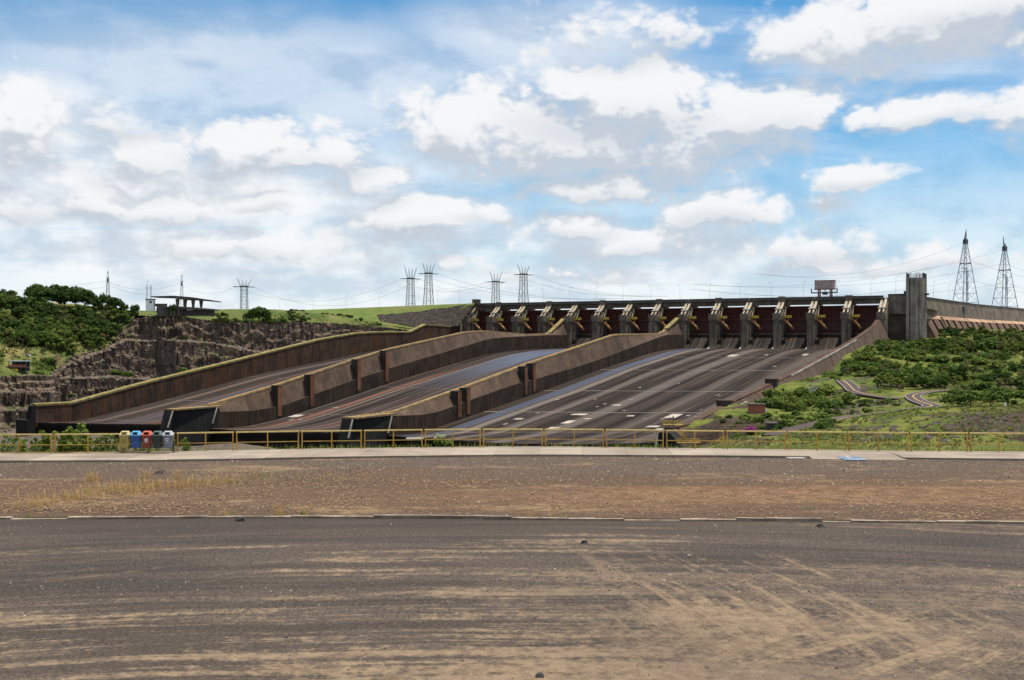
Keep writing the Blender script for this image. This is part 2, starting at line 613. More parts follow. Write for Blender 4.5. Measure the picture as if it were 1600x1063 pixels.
M_FL1 = floor_mat('left_chute_floor', [(40, 22, 300, 400, 0.25)], (0.085, 0.066, 0.062), 0.4, 1.0, [(12, 5, 0.4)])
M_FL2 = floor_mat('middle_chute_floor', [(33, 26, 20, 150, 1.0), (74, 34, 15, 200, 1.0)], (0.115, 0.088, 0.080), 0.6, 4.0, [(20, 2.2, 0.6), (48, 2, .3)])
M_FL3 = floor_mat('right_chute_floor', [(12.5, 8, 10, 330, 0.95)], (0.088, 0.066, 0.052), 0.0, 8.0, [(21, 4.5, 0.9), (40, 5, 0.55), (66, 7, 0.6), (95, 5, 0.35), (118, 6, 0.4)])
M_OGEE = floor_mat('ogee_floor', [], (0.10, 0.08, 0.067), 0.0, 13.0, [])
M_PATCH = flat('pale_repair_concrete', (0.31, 0.262, 0.21), 0.9, 0.4, 0.30)
M_PATCHD = flat('dull_repair_concrete', (0.16, 0.132, 0.108), 0.9, 0.4, 0.3)
M_JOINT = flat('pale_joint_filler', (0.14, 0.115, 0.095), 0.9, 0.45, 0.10)


def gate_fn(t):
    p = t.coord()
    rv = t.m('MULTIPLY', t.rnd(), 90.0)
    p = t.v('ADD', p, t.comb(rv, rv, rv))
    n = t.noise(t.sc(p, 0.5, 0.5, 0.08), 1.0, 5, 0.6)
    n2 = t.noise(p, 0.5, 5, 0.6)
    col = t.mix(t.mr(n, 0.35, 0.65), (0.080, 0.020, 0.014), (0.040, 0.012, 0.010))
    return t.mix(t.m('MULTIPLY', t.mr(n2, 0.5, 0.7), 0.5), col, (0.062, 0.026, 0.019))


M_GATE = material('red_oxide_gate', gate_fn, 0.6, 0, 0.3)
M_RIB = flat('red_gate_rib', (0.105, 0.032, 0.022), 0.6, 0.3, 0.3)
M_HOIST = flat('buff_hoist_steel', (0.36, 0.29, 0.19), 0.7, 0.4, 0.6)
M_HOISTD = flat('grey_hoist_steel', (0.13, 0.115, 0.10), 0.7, 0.4, 0.6)
M_STRUT = flat('orange_strut_steel', (0.46, 0.24, 0.10), 0.6, 0.3, 0.5)
M_YELST = flat('yellow_platform_paint', (0.46, 0.30, 0.035), 0.6, 0.25, 0.6)
M_STEEL = flat('galvanised_lattice_steel', (0.34, 0.36, 0.40), 0.5, 0.2, 0.3, 0.3)
M_DSTEEL = flat('dark_steel', (0.06, 0.055, 0.055), 0.6, 0.25, 0.5)
M_WIRE = flat('weathered_cable', (0.20, 0.21, 0.23), 0.6, 0.1, 0.2)
M_CRANE = flat('crane_cladding', (0.36, 0.27, 0.25), 0.5, 0.2, 0.5)
M_CRANER = flat('crane_red_steel', (0.27, 0.10, 0.07), 0.6, 0.3, 0.5)


def rock_fn(t):
    p = t.coord()
    n = t.noise(p, 0.10, 6, 0.62)
    n2 = t.noise(p, 0.9, 6, 0.68)
    run = t.noise(t.sc(p, 0.30, 0.30, 0.035), 1.0, 6, 0.62)
    crack = t.voro(t.sc(p, 0.42, 0.42, 0.16), 1.0, 'DISTANCE_TO_EDGE')
    col = t.mix(t.mr(n, 0.38, 0.64), (0.105, 0.074, 0.056), (0.205, 0.142, 0.102))
    col = t.mix(t.m('MULTIPLY', t.mr(run, 0.48, 0.64), 0.7), col, (0.034, 0.026, 0.023))
    col = t.mix(t.m('MULTIPLY', t.mr(t.noise(t.sc(p, 0.22, 0.22, 0.025), 1.0, 5, 0.6), 0.58, 0.70), 0.7), col, (0.32, 0.235, 0.17))
    sz = t.sep(p)[2]
    band = t.noise(t.comb(t.m('MULTIPLY', t.sep(p)[0], 0.012), t.m('MULTIPLY', t.sep(p)[1], 0.012), t.m('MULTIPLY', sz, 0.42)), 1.0, 4, 0.6)
    col = t.mix(t.m('MULTIPLY', t.mr(band, 0.55, 0.66), 0.55), col, (0.20, 0.145, 0.105))
    col = t.mix(t.m('MULTIPLY', t.mr(band, 0.44, 0.36), 0.6), col, (0.028, 0.022, 0.020))
    col = t.mix(t.m('MULTIPLY', t.mr(n2, 0.44, 0.70), 0.5), col, (0.06, 0.048, 0.042))
    col = t.mix(t.mr(crack, 0.0, 0.05, 0.75, 0.0), col, (0.03, 0.025, 0.022))
    g = t.N.new('ShaderNodeNewGeometry')
    nz = t.sep(g.outputs['Normal'])[2]
    led = t.m('MULTIPLY', t.mr(nz, 0.45, 0.8), t.mr(n, 0.35, 0.6))
    col = t.mix(t.m('MULTIPLY', led, 0.75), col, (0.175, 0.128, 0.085))
    moss = t.m('MULTIPLY', t.mr(nz, 0.5, 0.85), t.mr(t.noise(p, 0.06, 4, 0.6), 0.50, 0.62))
    col = t.mix(moss, col, (0.075, 0.105, 0.03))
    return {'col': col, 'bump': t.m('ADD', n2, t.m('MULTIPLY', t.mr(crack, 0, 0.1), 0.6)), 'bs': 0.9, 'bd': 0.8}


M_ROCK = material('basalt_cliff_rock', rock_fn, 0.95, 0, 0.15)


def land_fn(green, lgreen, earth, dry, earth_t):
    def fn(t):
        p = t.coord()
        n = t.noise(p, 0.018, 6, 0.6)
        n1 = t.noise(p, 0.05, 6, 0.62)
        n2 = t.noise(p, 0.5, 6, 0.68)
        n3 = t.noise(p, 0.03, 5, 0.6, 0.5)
        col = t.mix(t.mr(n1, 0.38, 0.62), green, lgreen)
        col = t.mix(t.mr(n2, 0.35, 0.7, 0.0, 0.55), col, tuple(c * 0.5 for c in green))
        col = t.mix(t.m('MULTIPLY', t.mr(n, 0.50, 0.66), 0.8), col, dry)
        g = t.N.new('ShaderNodeNewGeometry')
        nz = t.sep(g.outputs['Normal'])[2]
        steep = t.mr(nz, 0.80, 0.95, 0.16, 0.0)
        e = t.m('ADD', n3, steep)
        col = t.mix(t.mr(e, earth_t, earth_t + 0.07), col, t.mix(t.mr(n2, 0.4, 0.65), earth, tuple(c * 0.45 for c in earth)))
        return {'col': col, 'bump': t.m('ADD', n2, n1), 'bs': 0.9, 'bd': 1.0}
    return fn


M_HILLR = material('scrubby_hillside', land_fn((0.070, 0.092, 0.016), (0.150, 0.160, 0.030), (0.070, 0.048, 0.033), (0.190, 0.172, 0.050), 0.52), 0.95, 0, 0.1)
M_HILLL = material('grassy_hilltop', land_fn((0.062, 0.092, 0.020), (0.125, 0.130, 0.036), (0.110, 0.078, 0.046), (0.190, 0.150, 0.058), 0.62), 0.95, 0, 0.1)
M_GORGE = material('gorge_rubble', land_fn((0.0780, 0.0663, 0.0429), (0.1092, 0.0897, 0.0702), (0.1170, 0.0897, 0.0702), (0.1248, 0.1014, 0.0624), 0.45), 0.95, 0, 0.1)
M_BERM = material('grass_berm', land_fn((0.0624, 0.0936, 0.0195), (0.1092, 0.1248, 0.0312), (0.0936, 0.0702, 0.0468), (0.1950, 0.1638, 0.0702), 0.62), 0.95, 0, 0.1)
M_LAND = material('far_fields', land_fn((0.08, 0.12, 0.03), (0.12, 0.15, 0.04), (0.14, 0.10, 0.07), (0.2, 0.18, 0.08), 0.6), 0.95, 0, 0.1)


def embank_fn(t):
    p = t.coord()
    s = t.sep(p)
    n = t.noise(p, 0.06, 6, 0.62)
    n2 = t.noise(p, 0.6, 5, 0.65)
    col = t.mix(t.mr(n, 0.4, 0.65), (0.095, 0.135, 0.026), (0.15, 0.165, 0.045))
    col = t.mix(t.m('MULTIPLY', t.mr(n2, 0.4, 0.7), 0.5), col, (0.05, 0.07, 0.016))
    n3 = t.noise(t.sc(p, 0.012, 0.03, 0.09), 1.0, 5, 0.6)
    col = t.mix(t.m('MULTIPLY', t.mr(n3, 0.50, 0.64), 0.7), col, (0.145, 0.125, 0.05))
    return {'col': col, 'bump': n2, 'bs': 0.6, 'bd': 0.6}


M_EMB = material('mown_embankment_grass', embank_fn, 0.95, 0, 0.1)


def riprap_fn(t):
    p = t.coord()
    v = t.voro(p, 0.55)
    vc = t.N.new('ShaderNodeTexVoronoi')
    t.put(vc.inputs['Vector'], p)
    vc.inputs['Scale'].default_value = 0.55
    r = t.sep(vc.outputs['Color'])[0]
    n = t.noise(p, 0.08, 4, 0.6)
    col = t.mix(r, (0.018, 0.0145, 0.012), (0.062, 0.048, 0.038))
    col = t.mix(t.mr(v, 0.45, 0.9), col, (0.02, 0.017, 0.015))
    col = t.mix(t.m('MULTIPLY', t.mr(n, 0.60, 0.68), 0.7), col, (0.07, 0.085, 0.028))
    return {'col': col}


M_RIP = material('dark_riprap', riprap_fn, 0.95, 0, 0.1)


def leaf_mat(name, col, var):
    def fn(t):
        g = t.N.new('ShaderNodeNewGeometry')
        r = g.outputs['Random Per Island']
        o = t.rnd()
        dark = tuple(c * (1 - var) for c in col)
        lite = tuple(min(1, c * (1 + var)) for c in col)
        c = t.mix(r, dark, lite)
        c = t.mix(t.m('MULTIPLY', t.mr(o, 0.0, 1.0, 0.0, 1.0, False), 0.5), c, (col[0] * 1.35, col[1] * 1.1, col[2] * 0.9))
        return {'col': c, 'trans': t.mix(0.5, c, (col[0] * 1.6, col[1] * 1.8, col[2] * 0.8))}
    return material(name, fn, 0.75, 0, 0.12)


M_LEAFD = leaf_mat('dark_foliage', (0.040, 0.068, 0.014), 0.6)
M_LEAFM = leaf_mat('mid_foliage', (0.070, 0.110, 0.022), 0.55)
M_LEAFL = leaf_mat('light_foliage', (0.110, 0.150, 0.031), 0.45)
M_LEAFO = leaf_mat('olive_foliage', (0.100, 0.105, 0.038), 0.5)
M_PURPLE = leaf_mat('magenta_bracts', (0.25, 0.045, 0.24), 0.4)
M_WEED = leaf_mat('weed_foliage', (0.11, 0.16, 0.03), 0.5)
M_STRAW = leaf_mat('dry_straw', (0.47, 0.305, 0.145), 0.4)
M_GRASS = leaf_mat('fresh_grass', (0.17, 0.22, 0.045), 0.4)
M_PALELEAF = leaf_mat('pale_leaves', (0.38, 0.42, 0.30), 0.35)
M_TRUNK = flat('tree_bark', (0.14, 0.105, 0.08), 0.9, 0.3, 1.0)
M_BARE = flat('bare_grey_wood', (0.42, 0.39, 0.36), 0.9, 0.2, 1.0)


def asphalt_fn(t):
    p = t.coord()
    s = t.sep(p)
    grain = t.noise(p, 11.0, 5, 0.8)
    grain2 = t.noise(p, 3.2, 6, 0.78)
    patch = t.noise(p, 0.12, 4, 0.6)
    wob = t.m('MULTIPLY', t.m('SUBTRACT', t.noise(p, 0.14, 3, 0.5), 0.5), 1.0)

    def arcs(cx, cy, kr, kt, seed, det=8, rough=0.66, warp=1.0):
        q = t.v('SUBTRACT', p, (cx, cy, 0))
        r = t.m('ADD', t.v('LENGTH', t.sc(q, 1, 1, 0)), t.m('MULTIPLY', wob, warp))
        qs = t.sep(q)
        th = t.m('ARCTAN2', qs[0], qs[1])
        return t.noise(t.comb(t.m('MULTIPLY', r, kr), t.m('MULTIPLY', th, kt), seed), 1.0, det, rough)

    def spot(cx, cy, rx, ry, w):
        k = t.v('LENGTH', t.sc(t.v('SUBTRACT', p, (cx, cy, 0)), 1 / rx, 1 / ry, 0))
        return t.mr(k, 0.2, 1.1, w, 0.0)

    gb = t.m('MULTIPLY', t.m('SUBTRACT', grain2, 0.5), 0.30)
    broad = t.noise(t.sc(p, 0.06, 0.12, 0), 1.0, 4, 0.6)
    bias = t.m('ADD', t.mr(s[1], 17.5, 32.5, 0.085, -0.050, False), t.m('MULTIPLY', t.m('SUBTRACT', broad, 0.5), 0.62))
    bias = t.m('ADD', bias, t.mr(s[0], -12.0, 3.0, -0.055, 0.012))
    # sweeping wheel tracks: wide arcs, thin arcs, and two crossing fans on the right
    nA = t.m('ADD', t.m('MULTIPLY', arcs(-1.0, -30.0, 0.95, 2.4, 1.0), 0.70), t.m('MULTIPLY', arcs(-1.0, -30.0, 3.3, 5.5, 4.0, 9, 0.72), 0.34))
    sA = t.mr(t.m('ADD', t.m('ADD', nA, bias), gb), 0.50, 0.62)
    nB = t.m('ADD', t.m('MULTIPLY', arcs(-38.0, 17.0, 1.1, 5.0, 7.0), 0.6), t.m('MULTIPLY', arcs(-38.0, 17.0, 4.2, 6.0, 9.0, 6), 0.4))
    mB = t.m('MAXIMUM', spot(7, 26, 9, 9, 1.0), spot(14, 31, 8, 5, 0.6))
    sB = t.m('MULTIPLY', t.mr(t.m('ADD', t.m('ADD', nB, bias), gb), 0.47, 0.63), mB)
    nC = t.m('ADD', t.m('MULTIPLY', arcs(34.0, -8.0, 1.2, 4.0, 12.0), 0.6), t.m('MULTIPLY', arcs(34.0, -8.0, 4.4, 5.0, 14.0, 6), 0.4))
    mC = t.m('MAXIMUM', spot(9, 22, 10, 6, 1.0), spot(15, 27, 7, 5, 0.8))
    sC = t.m('MULTIPLY', t.mr(t.m('ADD', t.m('ADD', nC, bias), gb), 0.48, 0.64), mC)
    nD = arcs(-30.0, 55.0, 2.4, 4.0, 19.0, 6)
    sD = t.m('MULTIPLY', t.mr(t.m('ADD', nD, gb), 0.56, 0.66), spot(-9, 30, 9, 5, 0.45))
    keep = t.m('SUBTRACT', 1.0, t.m('MULTIPLY', t.m('MAXIMUM', mB, mC), 0.6))
    dust = t.m('MAXIMUM', t.m('MAXIMUM', t.m('MULTIPLY', sA, keep), sB), t.m('MAXIMUM', sC, sD))
    col = t.mix(t.mr(grain, 0.38, 0.62), (0.0140, 0.0104, 0.0085), (0.0560, 0.0426, 0.0345))
    worn = t.m('MULTIPLY', t.mr(t.m('ADD', nA, t.m('MULTIPLY', t.m('SUBTRACT', patch, 0.5), 0.4)), 0.43, 0.57), 0.62)
    col = t.mix(worn, col, t.mix(t.mr(grain, 0.38, 0.62), (0.0371, 0.0268, 0.0209), (0.1185, 0.0870, 0.0664)))
    film = t.mr(s[1], 17, 28, 0.13, 0.03)
    dcol = t.mix(t.mr(grain2, 0.34, 0.66), (0.1339, 0.0909, 0.0550), (0.2318, 0.1604, 0.0977))
    dcol = t.mix(t.m('MULTIPLY', t.mr(grain, 0.55, 0.70), 0.5), dcol, (0.3090, 0.2200, 0.1376))
    col = t.mix(t.m('MAXIMUM', t.m('MULTIPLY', dust, 0.90), film), col, dcol)
    edge = t.mr(s[1], 32.5, 35.5, 0.0, 0.4)
    col = t.mix(edge, col, (0.0474, 0.0322, 0.0237))
    gr = t.m('MULTIPLY', t.mr(t.voro(p, 7.0), 0.0, 0.24, 1.0, 0.0), t.mr(t.noise(p, 2.0, 3), 0.46, 0.62))
    col = t.mix(t.m('MULTIPLY', gr, 0.75), col, (0.0165, 0.0118, 0.0095))
    gr2 = t.m('MULTIPLY', t.mr(t.voro(t.v('ADD', p, (3.3, 1.7, 0)), 6.0), 0.0, 0.18, 1.0, 0.0), t.mr(t.noise(p, 1.3, 3), 0.48, 0.62))
    col = t.mix(t.m('MULTIPLY', gr2, 0.65), col, (0.2369, 0.1760, 0.1234))
    return {'col': col, 'bump': t.m('ADD', grain, t.m('MULTIPLY', grain2, 0.8)), 'bs': 0.6, 'bd': 0.03}


M_ASPH = material('dusty_asphalt', asphalt_fn, 0.9, 0, 0.2)


def verge_fn(t):
    p = t.coord()
    s = t.sep(p)
    grain = t.noise(p, 8.0, 5, 0.8)
    g2 = t.noise(t.sc(p, 0.6, 1, 1), 2.6, 5, 0.7)
    band = t.noise(t.sc(p, 0.05, 0.28, 0), 1.0, 5, 0.6)
    yw = t.m('ADD', s[1], t.m('MULTIPLY', t.m('SUBTRACT', band, 0.5), 12.0))
    soil = t.mix(t.mr(grain, 0.38, 0.62), (0.0555, 0.0339, 0.0212), (0.1102, 0.0686, 0.0426))
    grey = t.mix(t.mr(grain, 0.38, 0.62), (0.0473, 0.0325, 0.0232), (0.1183, 0.0830, 0.0589))
    col = t.mix(t.mr(yw, 46.0, 52.0), soil, grey)
    ob = t.m('MULTIPLY', t.mr(yw, 38.0, 40.5), t.mr(yw, 43.5, 46.5, 1.0, 0.0))
    ob = t.m('MULTIPLY', ob, t.mr(s[0], -10, 8, 0.25, 1.0))
    och = t.mix(t.mr(g2, 0.35, 0.65), (0.1020, 0.0535, 0.0263), (0.2040, 0.1191, 0.0614))
    col = t.mix(t.m('MULTIPLY', ob, 0.75), col, och)
    st = t.noise(t.sc(p, 0.10, 0.24, 0), 1.0, 6, 0.65)
    lay = t.m('MULTIPLY', t.mr(st, 0.53, 0.63), t.mr(g2, 0.38, 0.62))
    col = t.mix(t.m('MULTIPLY', lay, 0.7), col, (0.2448, 0.1624, 0.0845))
    fl = t.m('MULTIPLY', t.mr(t.voro(t.sc(p, 0.8, 1.6, 1), 2.4), 0.10, 0.22, 1.0, 0.0), t.mr(t.noise(p, 0.35, 4), 0.46, 0.6))
    col = t.mix(t.m('MULTIPLY', fl, 0.75), col, (0.2938, 0.2021, 0.1190))
    dk = t.m('MULTIPLY', t.mr(t.voro(t.v('ADD', p, (5.1, 2.2, 0)), 5.0), 0.0, 0.2, 1.0, 0.0), t.mr(t.noise(p, 0.8, 3), 0.45, 0.6))
    col = t.mix(t.m('MULTIPLY', dk, 0.8), col, (0.0286, 0.0203, 0.0151))
    return {'col': col, 'bump': t.m('ADD', grain, g2), 'bs': 0.8, 'bd': 0.05}


M_VERGE = material('gravel_and_soil', verge_fn, 0.95, 0, 0.15)


def walk_fn(t):
    p = t.coord('Object')
    g = t.N.new('ShaderNodeNewGeometry').outputs['Position']
    r = t.rnd()
    n = t.noise(g, 0.35, 5, 0.62)
    n2 = t.noise(g, 5.0, 5, 0.7)
    st = t.noise(t.sc(g, 0.16, 0.9, 0), 1.0, 4, 0.6)
    col = t.mix(t.mr(r, 0, 1, 0, 1, False), (0.235, 0.185, 0.140), (0.31, 0.25, 0.195))
    col = t.mix(t.m('MULTIPLY', t.mr(n, 0.42, 0.66), 0.6), col, (0.15, 0.115, 0.088))
    col = t.mix(t.m('MULTIPLY', t.mr(st, 0.52, 0.66), 0.5), col, (0.125, 0.096, 0.072))
    col = t.mix(t.m('MULTIPLY', t.mr(n2, 0.4, 0.7), 0.25), col, (0.25, 0.2, 0.16))
    return {'col': col, 'bump': n2, 'bs': 0.3, 'bd': 0.02}


M_WALK = material('walkway_concrete', walk_fn, 0.9, 0, 0.2)


def kerb_fn(t):
    g = t.N.new('ShaderNodeNewGeometry').outputs['Position']
    n = t.noise(g, 1.2, 5, 0.65)
    n2 = t.noise(g, 9.0, 4, 0.7)
    col = t.mix(t.mr(n, 0.36, 0.64), (0.14, 0.105, 0.078), (0.30, 0.24, 0.175))
    col = t.mix(t.m('MULTIPLY', t.mr(n2, 0.45, 0.7), 0.5), col, (0.13, 0.10, 0.08))
    return {'col': col, 'bump': n2, 'bs': 0.6, 'bd': 0.03}


M_KERB = material('worn_kerb_concrete', kerb_fn, 0.95, 0, 0.15)
M_PEBD = flat('dark_stones', (0.045, 0.038, 0.034), 0.9, 0.4, 3.0)
M_PEBL = flat('pale_stones', (0.27, 0.215, 0.165), 0.9, 0.35, 3.0)
M_PEBM = flat('grey_stones', (0.16, 0.122, 0.095), 0.9, 0.4, 3.0)


def rail_fn(c1, c2):
    def fn(t):
        g = t.N.new('ShaderNodeNewGeometry').outputs['Position']
        n = t.noise(g, 2.5, 4, 0.65)
        return t.mix(t.mr(n, 0.40, 0.68), c1, c2)
    return fn


M_RAILT = material('pale_yellow_rail_paint', rail_fn((0.78, 0.58, 0.21), (0.62, 0.42, 0.11)), 0.5, 0, 0.4)
M_RAILP = material('ochre_post_paint', rail_fn((0.52, 0.31, 0.045), (0.36, 0.19, 0.035)), 0.5, 0, 0.4)
M_ROAD = flat('brown_road_asphalt', (0.050, 0.031, 0.025), 0.9, 0.2, 0.3)
M_YLINE = flat('yellow_road_paint', (0.48, 0.31, 0.10), 0.8, 0.15, 0.5)
M_WLINE = flat('white_road_paint', (0.36, 0.33, 0.29), 0.8, 0.15, 0.5)
M_BRICK = flat('red_brick_wall', (0.30, 0.095, 0.065), 0.9, 0.2, 2.0)
M_ROOFD = flat('dark_roof', (0.055, 0.045, 0.042), 0.9, 0.2, 1.0)
M_WHITE = flat('white_paint', (0.78, 0.77, 0.74), 0.6, 0.06, 2.0)
M_TEAL = flat('pale_teal_roof', (0.30, 0.42, 0.40), 0.6, 0.2, 1.0)
M_YEL = flat('bright_yellow_paint', (0.70, 0.50, 0.04), 0.6, 0.15, 1.0)
M_GLASS = flat('dark_window', (0.02, 0.022, 0.025), 0.15, 0.1, 1.0)
M_BLUEP = flat('blue_ground_paint', (0.085, 0.14, 0.215), 0.8, 0.3, 3.0)
M_PAVC = concrete('pavilion_concrete', (0.1200, 0.1020, 0.0870), (0.0360, 0.0300, 0.0270), None, 0.5, lift=4.0)


# ================================================================== LARGE STRUCTURE
# ------------------------------------------------------------------ ground round the photographer
def flat_sheet(name, pts, mat, kind='structure', label=None):
    b = B()
    n = len(pts)
    b.add([tuple(p) for p in pts], [tuple(range(n))])
    o = b.build(name, mat)
    o['kind'] = kind
    if label:
        o['label'] = label
    return o


KERB_PTS = [(-400, 811), (0, 808.5), (200, 808), (400, 806.5), (630, 807), (800, 809), (1000, 810.5), (1150, 811.5), (1283, 812.5), (1600, 815.5), (2000, 818)]
ZP = G - 0.145        # parking surface
ZV = G - 0.10        # verge surface
kerb_line = [gnd(x, y, ZV) for x, y in KERB_PTS]
kx = [p.x for p in kerb_line]
ky = [p.y for p in kerb_line]
kerbY = lambda x: float(np.interp(x, kx, ky))
FRONT_PTS = [(-400, 722), (0, 719.8), (200, 719), (300, 718), (400, 716), (600, 712.5), (800, 710.2), (1000, 710.8), (1160, 712), (1300, 713.4), (1400, 714.6), (1600, 717), (2000, 721)]
front_line = [gnd(x, y, G) for x, y in FRONT_PTS]
frontY = lambda x: float(np.interp(x, [p.x for p in front_line], [p.y for p in front_line]))
BASE_PTS = [(-400, 711), (0, 708.8), (192, 707.6), (367, 704.2), (469, 702.4), (567, 701.2), (662, 699.6), (752, 698.8), (850, 698.8), (945, 699.4), (1039, 701), (1133, 702), (1230, 703), (1324, 704.4), (1421, 705.2), (1514, 706), (1607, 706.8), (2000, 710)]
base_line = [gnd(x, y, G) for x, y in BASE_PTS]
baseY = lambda x: float(np.interp(x, [p.x for p in base_line], [p.y for p in base_line]))


def vnoise(x, y, s, seed=0.0):
    return mnoise.noise(Vector((x * s, y * s, seed)))


# parking lot: finely gridded near the camera's view, gentle waviness
xs = np.linspace(-75, 75, 101)
rows = []
for f in np.linspace(0, 1, 45):
    rows.append([(x, -12 + (kerbY(x) + 0.12 + 12) * f, ZP + 0.02 * vnoise(x, f * 40, 0.25) * (1 if f < 0.97 else 0)) for x in xs])
b = B()
b.grid(rows)
o = b.build('parking_lot', M_ASPH, smooth=True)
o['kind'] = 'structure'
rows = []
for f in np.linspace(0, 1, 36):
    r = []
    for x in xs:
        y0, y1 = kerbY(x) + 0.1, frontY(x) + 0.3
        y = y0 + (y1 - y0) * f
        w = min(1, 6 * f, 6 * (1 - f))
        r.append((x, y, ZV + w * (0.07 * vnoise(x, y, 0.3, 3) + 0.035 * vnoise(x, y, 1.1, 5)) - 0.012))
    rows.append(r)
b = B()
b.grid(rows)
o = b.build('gravel_verge', M_VERGE, smooth=True)
o['kind'] = 'structure'

# kerb between parking lot and verge: worn stones, some sunk or broken
kerb = empty('kerb', (0, 0, 0), kind='structure')
x = -42.0
i = 0
while x < 44:
    L = random.choice([1.0, 1.0, 1.0, 2.0])
    px_mid = 800 + 1600 * (x + L / 2) / kerbY(x)
    proud = 0.012 + 0.022 * random.random()
    if 620 < px_mid < 805 or 1150 < px_mid < 1290:
        proud = 0.075
    elif random.random() < 0.22:
        proud = -0.03
    y0, y1 = kerbY(x), kerbY(x + L)
    jy = random.uniform(-0.02, 0.02)
    w = 0.22
    b = B()
    zt = ZV + proud
    g_ = 0.012
    j = lambda: random.uniform(-0.012, 0.012)
    b.hexa([(x + g_, y0 - w + jy, ZP - 0.1), (x + L - g_, y1 - w + jy, ZP - 0.1), (x + L - g_, y1 + jy, ZP - 0.1), (x + g_, y0 + jy, ZP - 0.1)],
           [(x + g_ + j(), y0 - w + 0.015 + jy, zt + j()), (x + L - g_ + j(), y1 - w + 0.015 + jy, zt + j()), (x + L - g_, y1 + jy, zt + j()), (x + g_, y0 + jy, zt + j())])
    b.build('kerb_stone', M_KERB, kerb)
    x += L
    i += 1

# walkway of concrete slabs; dropped kerb with a blue painted symbol near its right end
walk = empty('walkway', (0, 0, 0), kind='structure')
x = -50.0
RX0, RX1 = gnd(1300, 714, G).x, gnd(1392, 714, G).x
edges = []
while x < 50:
    edges.append(x)
    x += 2.45
for x0, x1 in zip(edges, edges[1:]):
    g_ = 0.006
    sk = 0.25
    f0, f1, b0, b1 = frontY(x0), frontY(x1), baseY(x0) + 0.35, baseY(x1) + 0.35
    zo = random.uniform(-0.008, 0.008)
    mid = 0.5 * (x0 + x1)
    zf = G + zo
    ff0, ff1 = f0, f1
    if RX0 - 0.3 < mid < RX1 + 0.3:
        zf = ZV + 0.015
        ff0, ff1 = f0 - 0.55, f1 - 0.55
    b = B()
    b.hexa([(x0 + g_, ff0, ZV - 0.3), (x1 - g_, ff1, ZV - 0.3), (x1 + sk - g_, b1, ZV - 0.3), (x0 + sk + g_, b0, ZV - 0.3)],
           [(x0 + g_, ff0, zf), (x1 - g_, ff1, zf), (x1 + sk - g_, b1, G + zo), (x0 + sk + g_, b0, G + zo)])
    b.build('paving_slab', M_WALK, walk)


# ------------------------------------------------------------------ terrain by thin-plate interpolation of surveyed points
def tps(points, lam=1e-3):
    P = np.array([(p[0] / 100, p[1] / 100) for p in points])
    z = np.array([p[2] for p in points])
    n = len(P)

    def U(r2):
        return np.where(r2 > 1e-12, 0.5 * r2 * np.log(np.maximum(r2, 1e-12)), 0.0)
    K = U(((P[:, None] - P[None]) ** 2).sum(-1)) + lam * np.eye(n)
    Q = np.c_[np.ones(n), P]
    A = np.zeros((n + 3, n + 3))
    A[:n, :n] = K
    A[:n, n:] = Q
    A[n:, :n] = Q.T
    w = np.linalg.solve(A, np.r_[z, 0, 0, 0])

    def f(X, Y):
        X = np.asarray(X, float) / 100
        Y = np.asarray(Y, float) / 100
        r2 = (X[..., None] - P[:, 0]) ** 2 + (Y[..., None] - P[:, 1]) ** 2
        return U(r2) @ w[:n] + w[n] + w[n + 1] * X + w[n + 2] * Y
    return f


def fbm(X, Y, s, oct=4, seed=0.0):
    out = np.zeros(np.shape(X))
    it = np.nditer([X, Y], flags=['multi_index'])
    for x, y in it:
        out[it.multi_index] = mnoise.fractal(Vector((float(x) * s, float(y) * s, seed)), 1.0, 2.0, oct)
    return out


def px_grid(pxs, Ys, hf, keep, rough_amp, rough_s, name, mat, seed=0.0, mask=None):
    PX, YY = np.meshgrid(pxs, Ys)
    XX = (PX - 800) / 1600 * YY
    RR = rough_amp * fbm(XX, YY, rough_s, 5, seed)
    if mask is not None:
        RR = RR * mask(XX, YY)
    ZZ = hf(XX, YY) + RR
    nr, nc = XX.shape
    ok = keep(PX, XX, YY)
    idx = np.arange(nr * nc).reshape(nr, nc)
    q = np.stack([idx[:-1, :-1], idx[:-1, 1:], idx[1:, 1:], idx[1:, :-1]], -1).reshape(-1, 4)
    okf = ok.ravel()[q].all(1)
    me = np_mesh(name, np.stack([XX, YY, ZZ], -1).reshape(-1, 3), q[okf], mat, True)
    o = link_mesh(name, me)
    o['kind'] = 'structure'
    return o


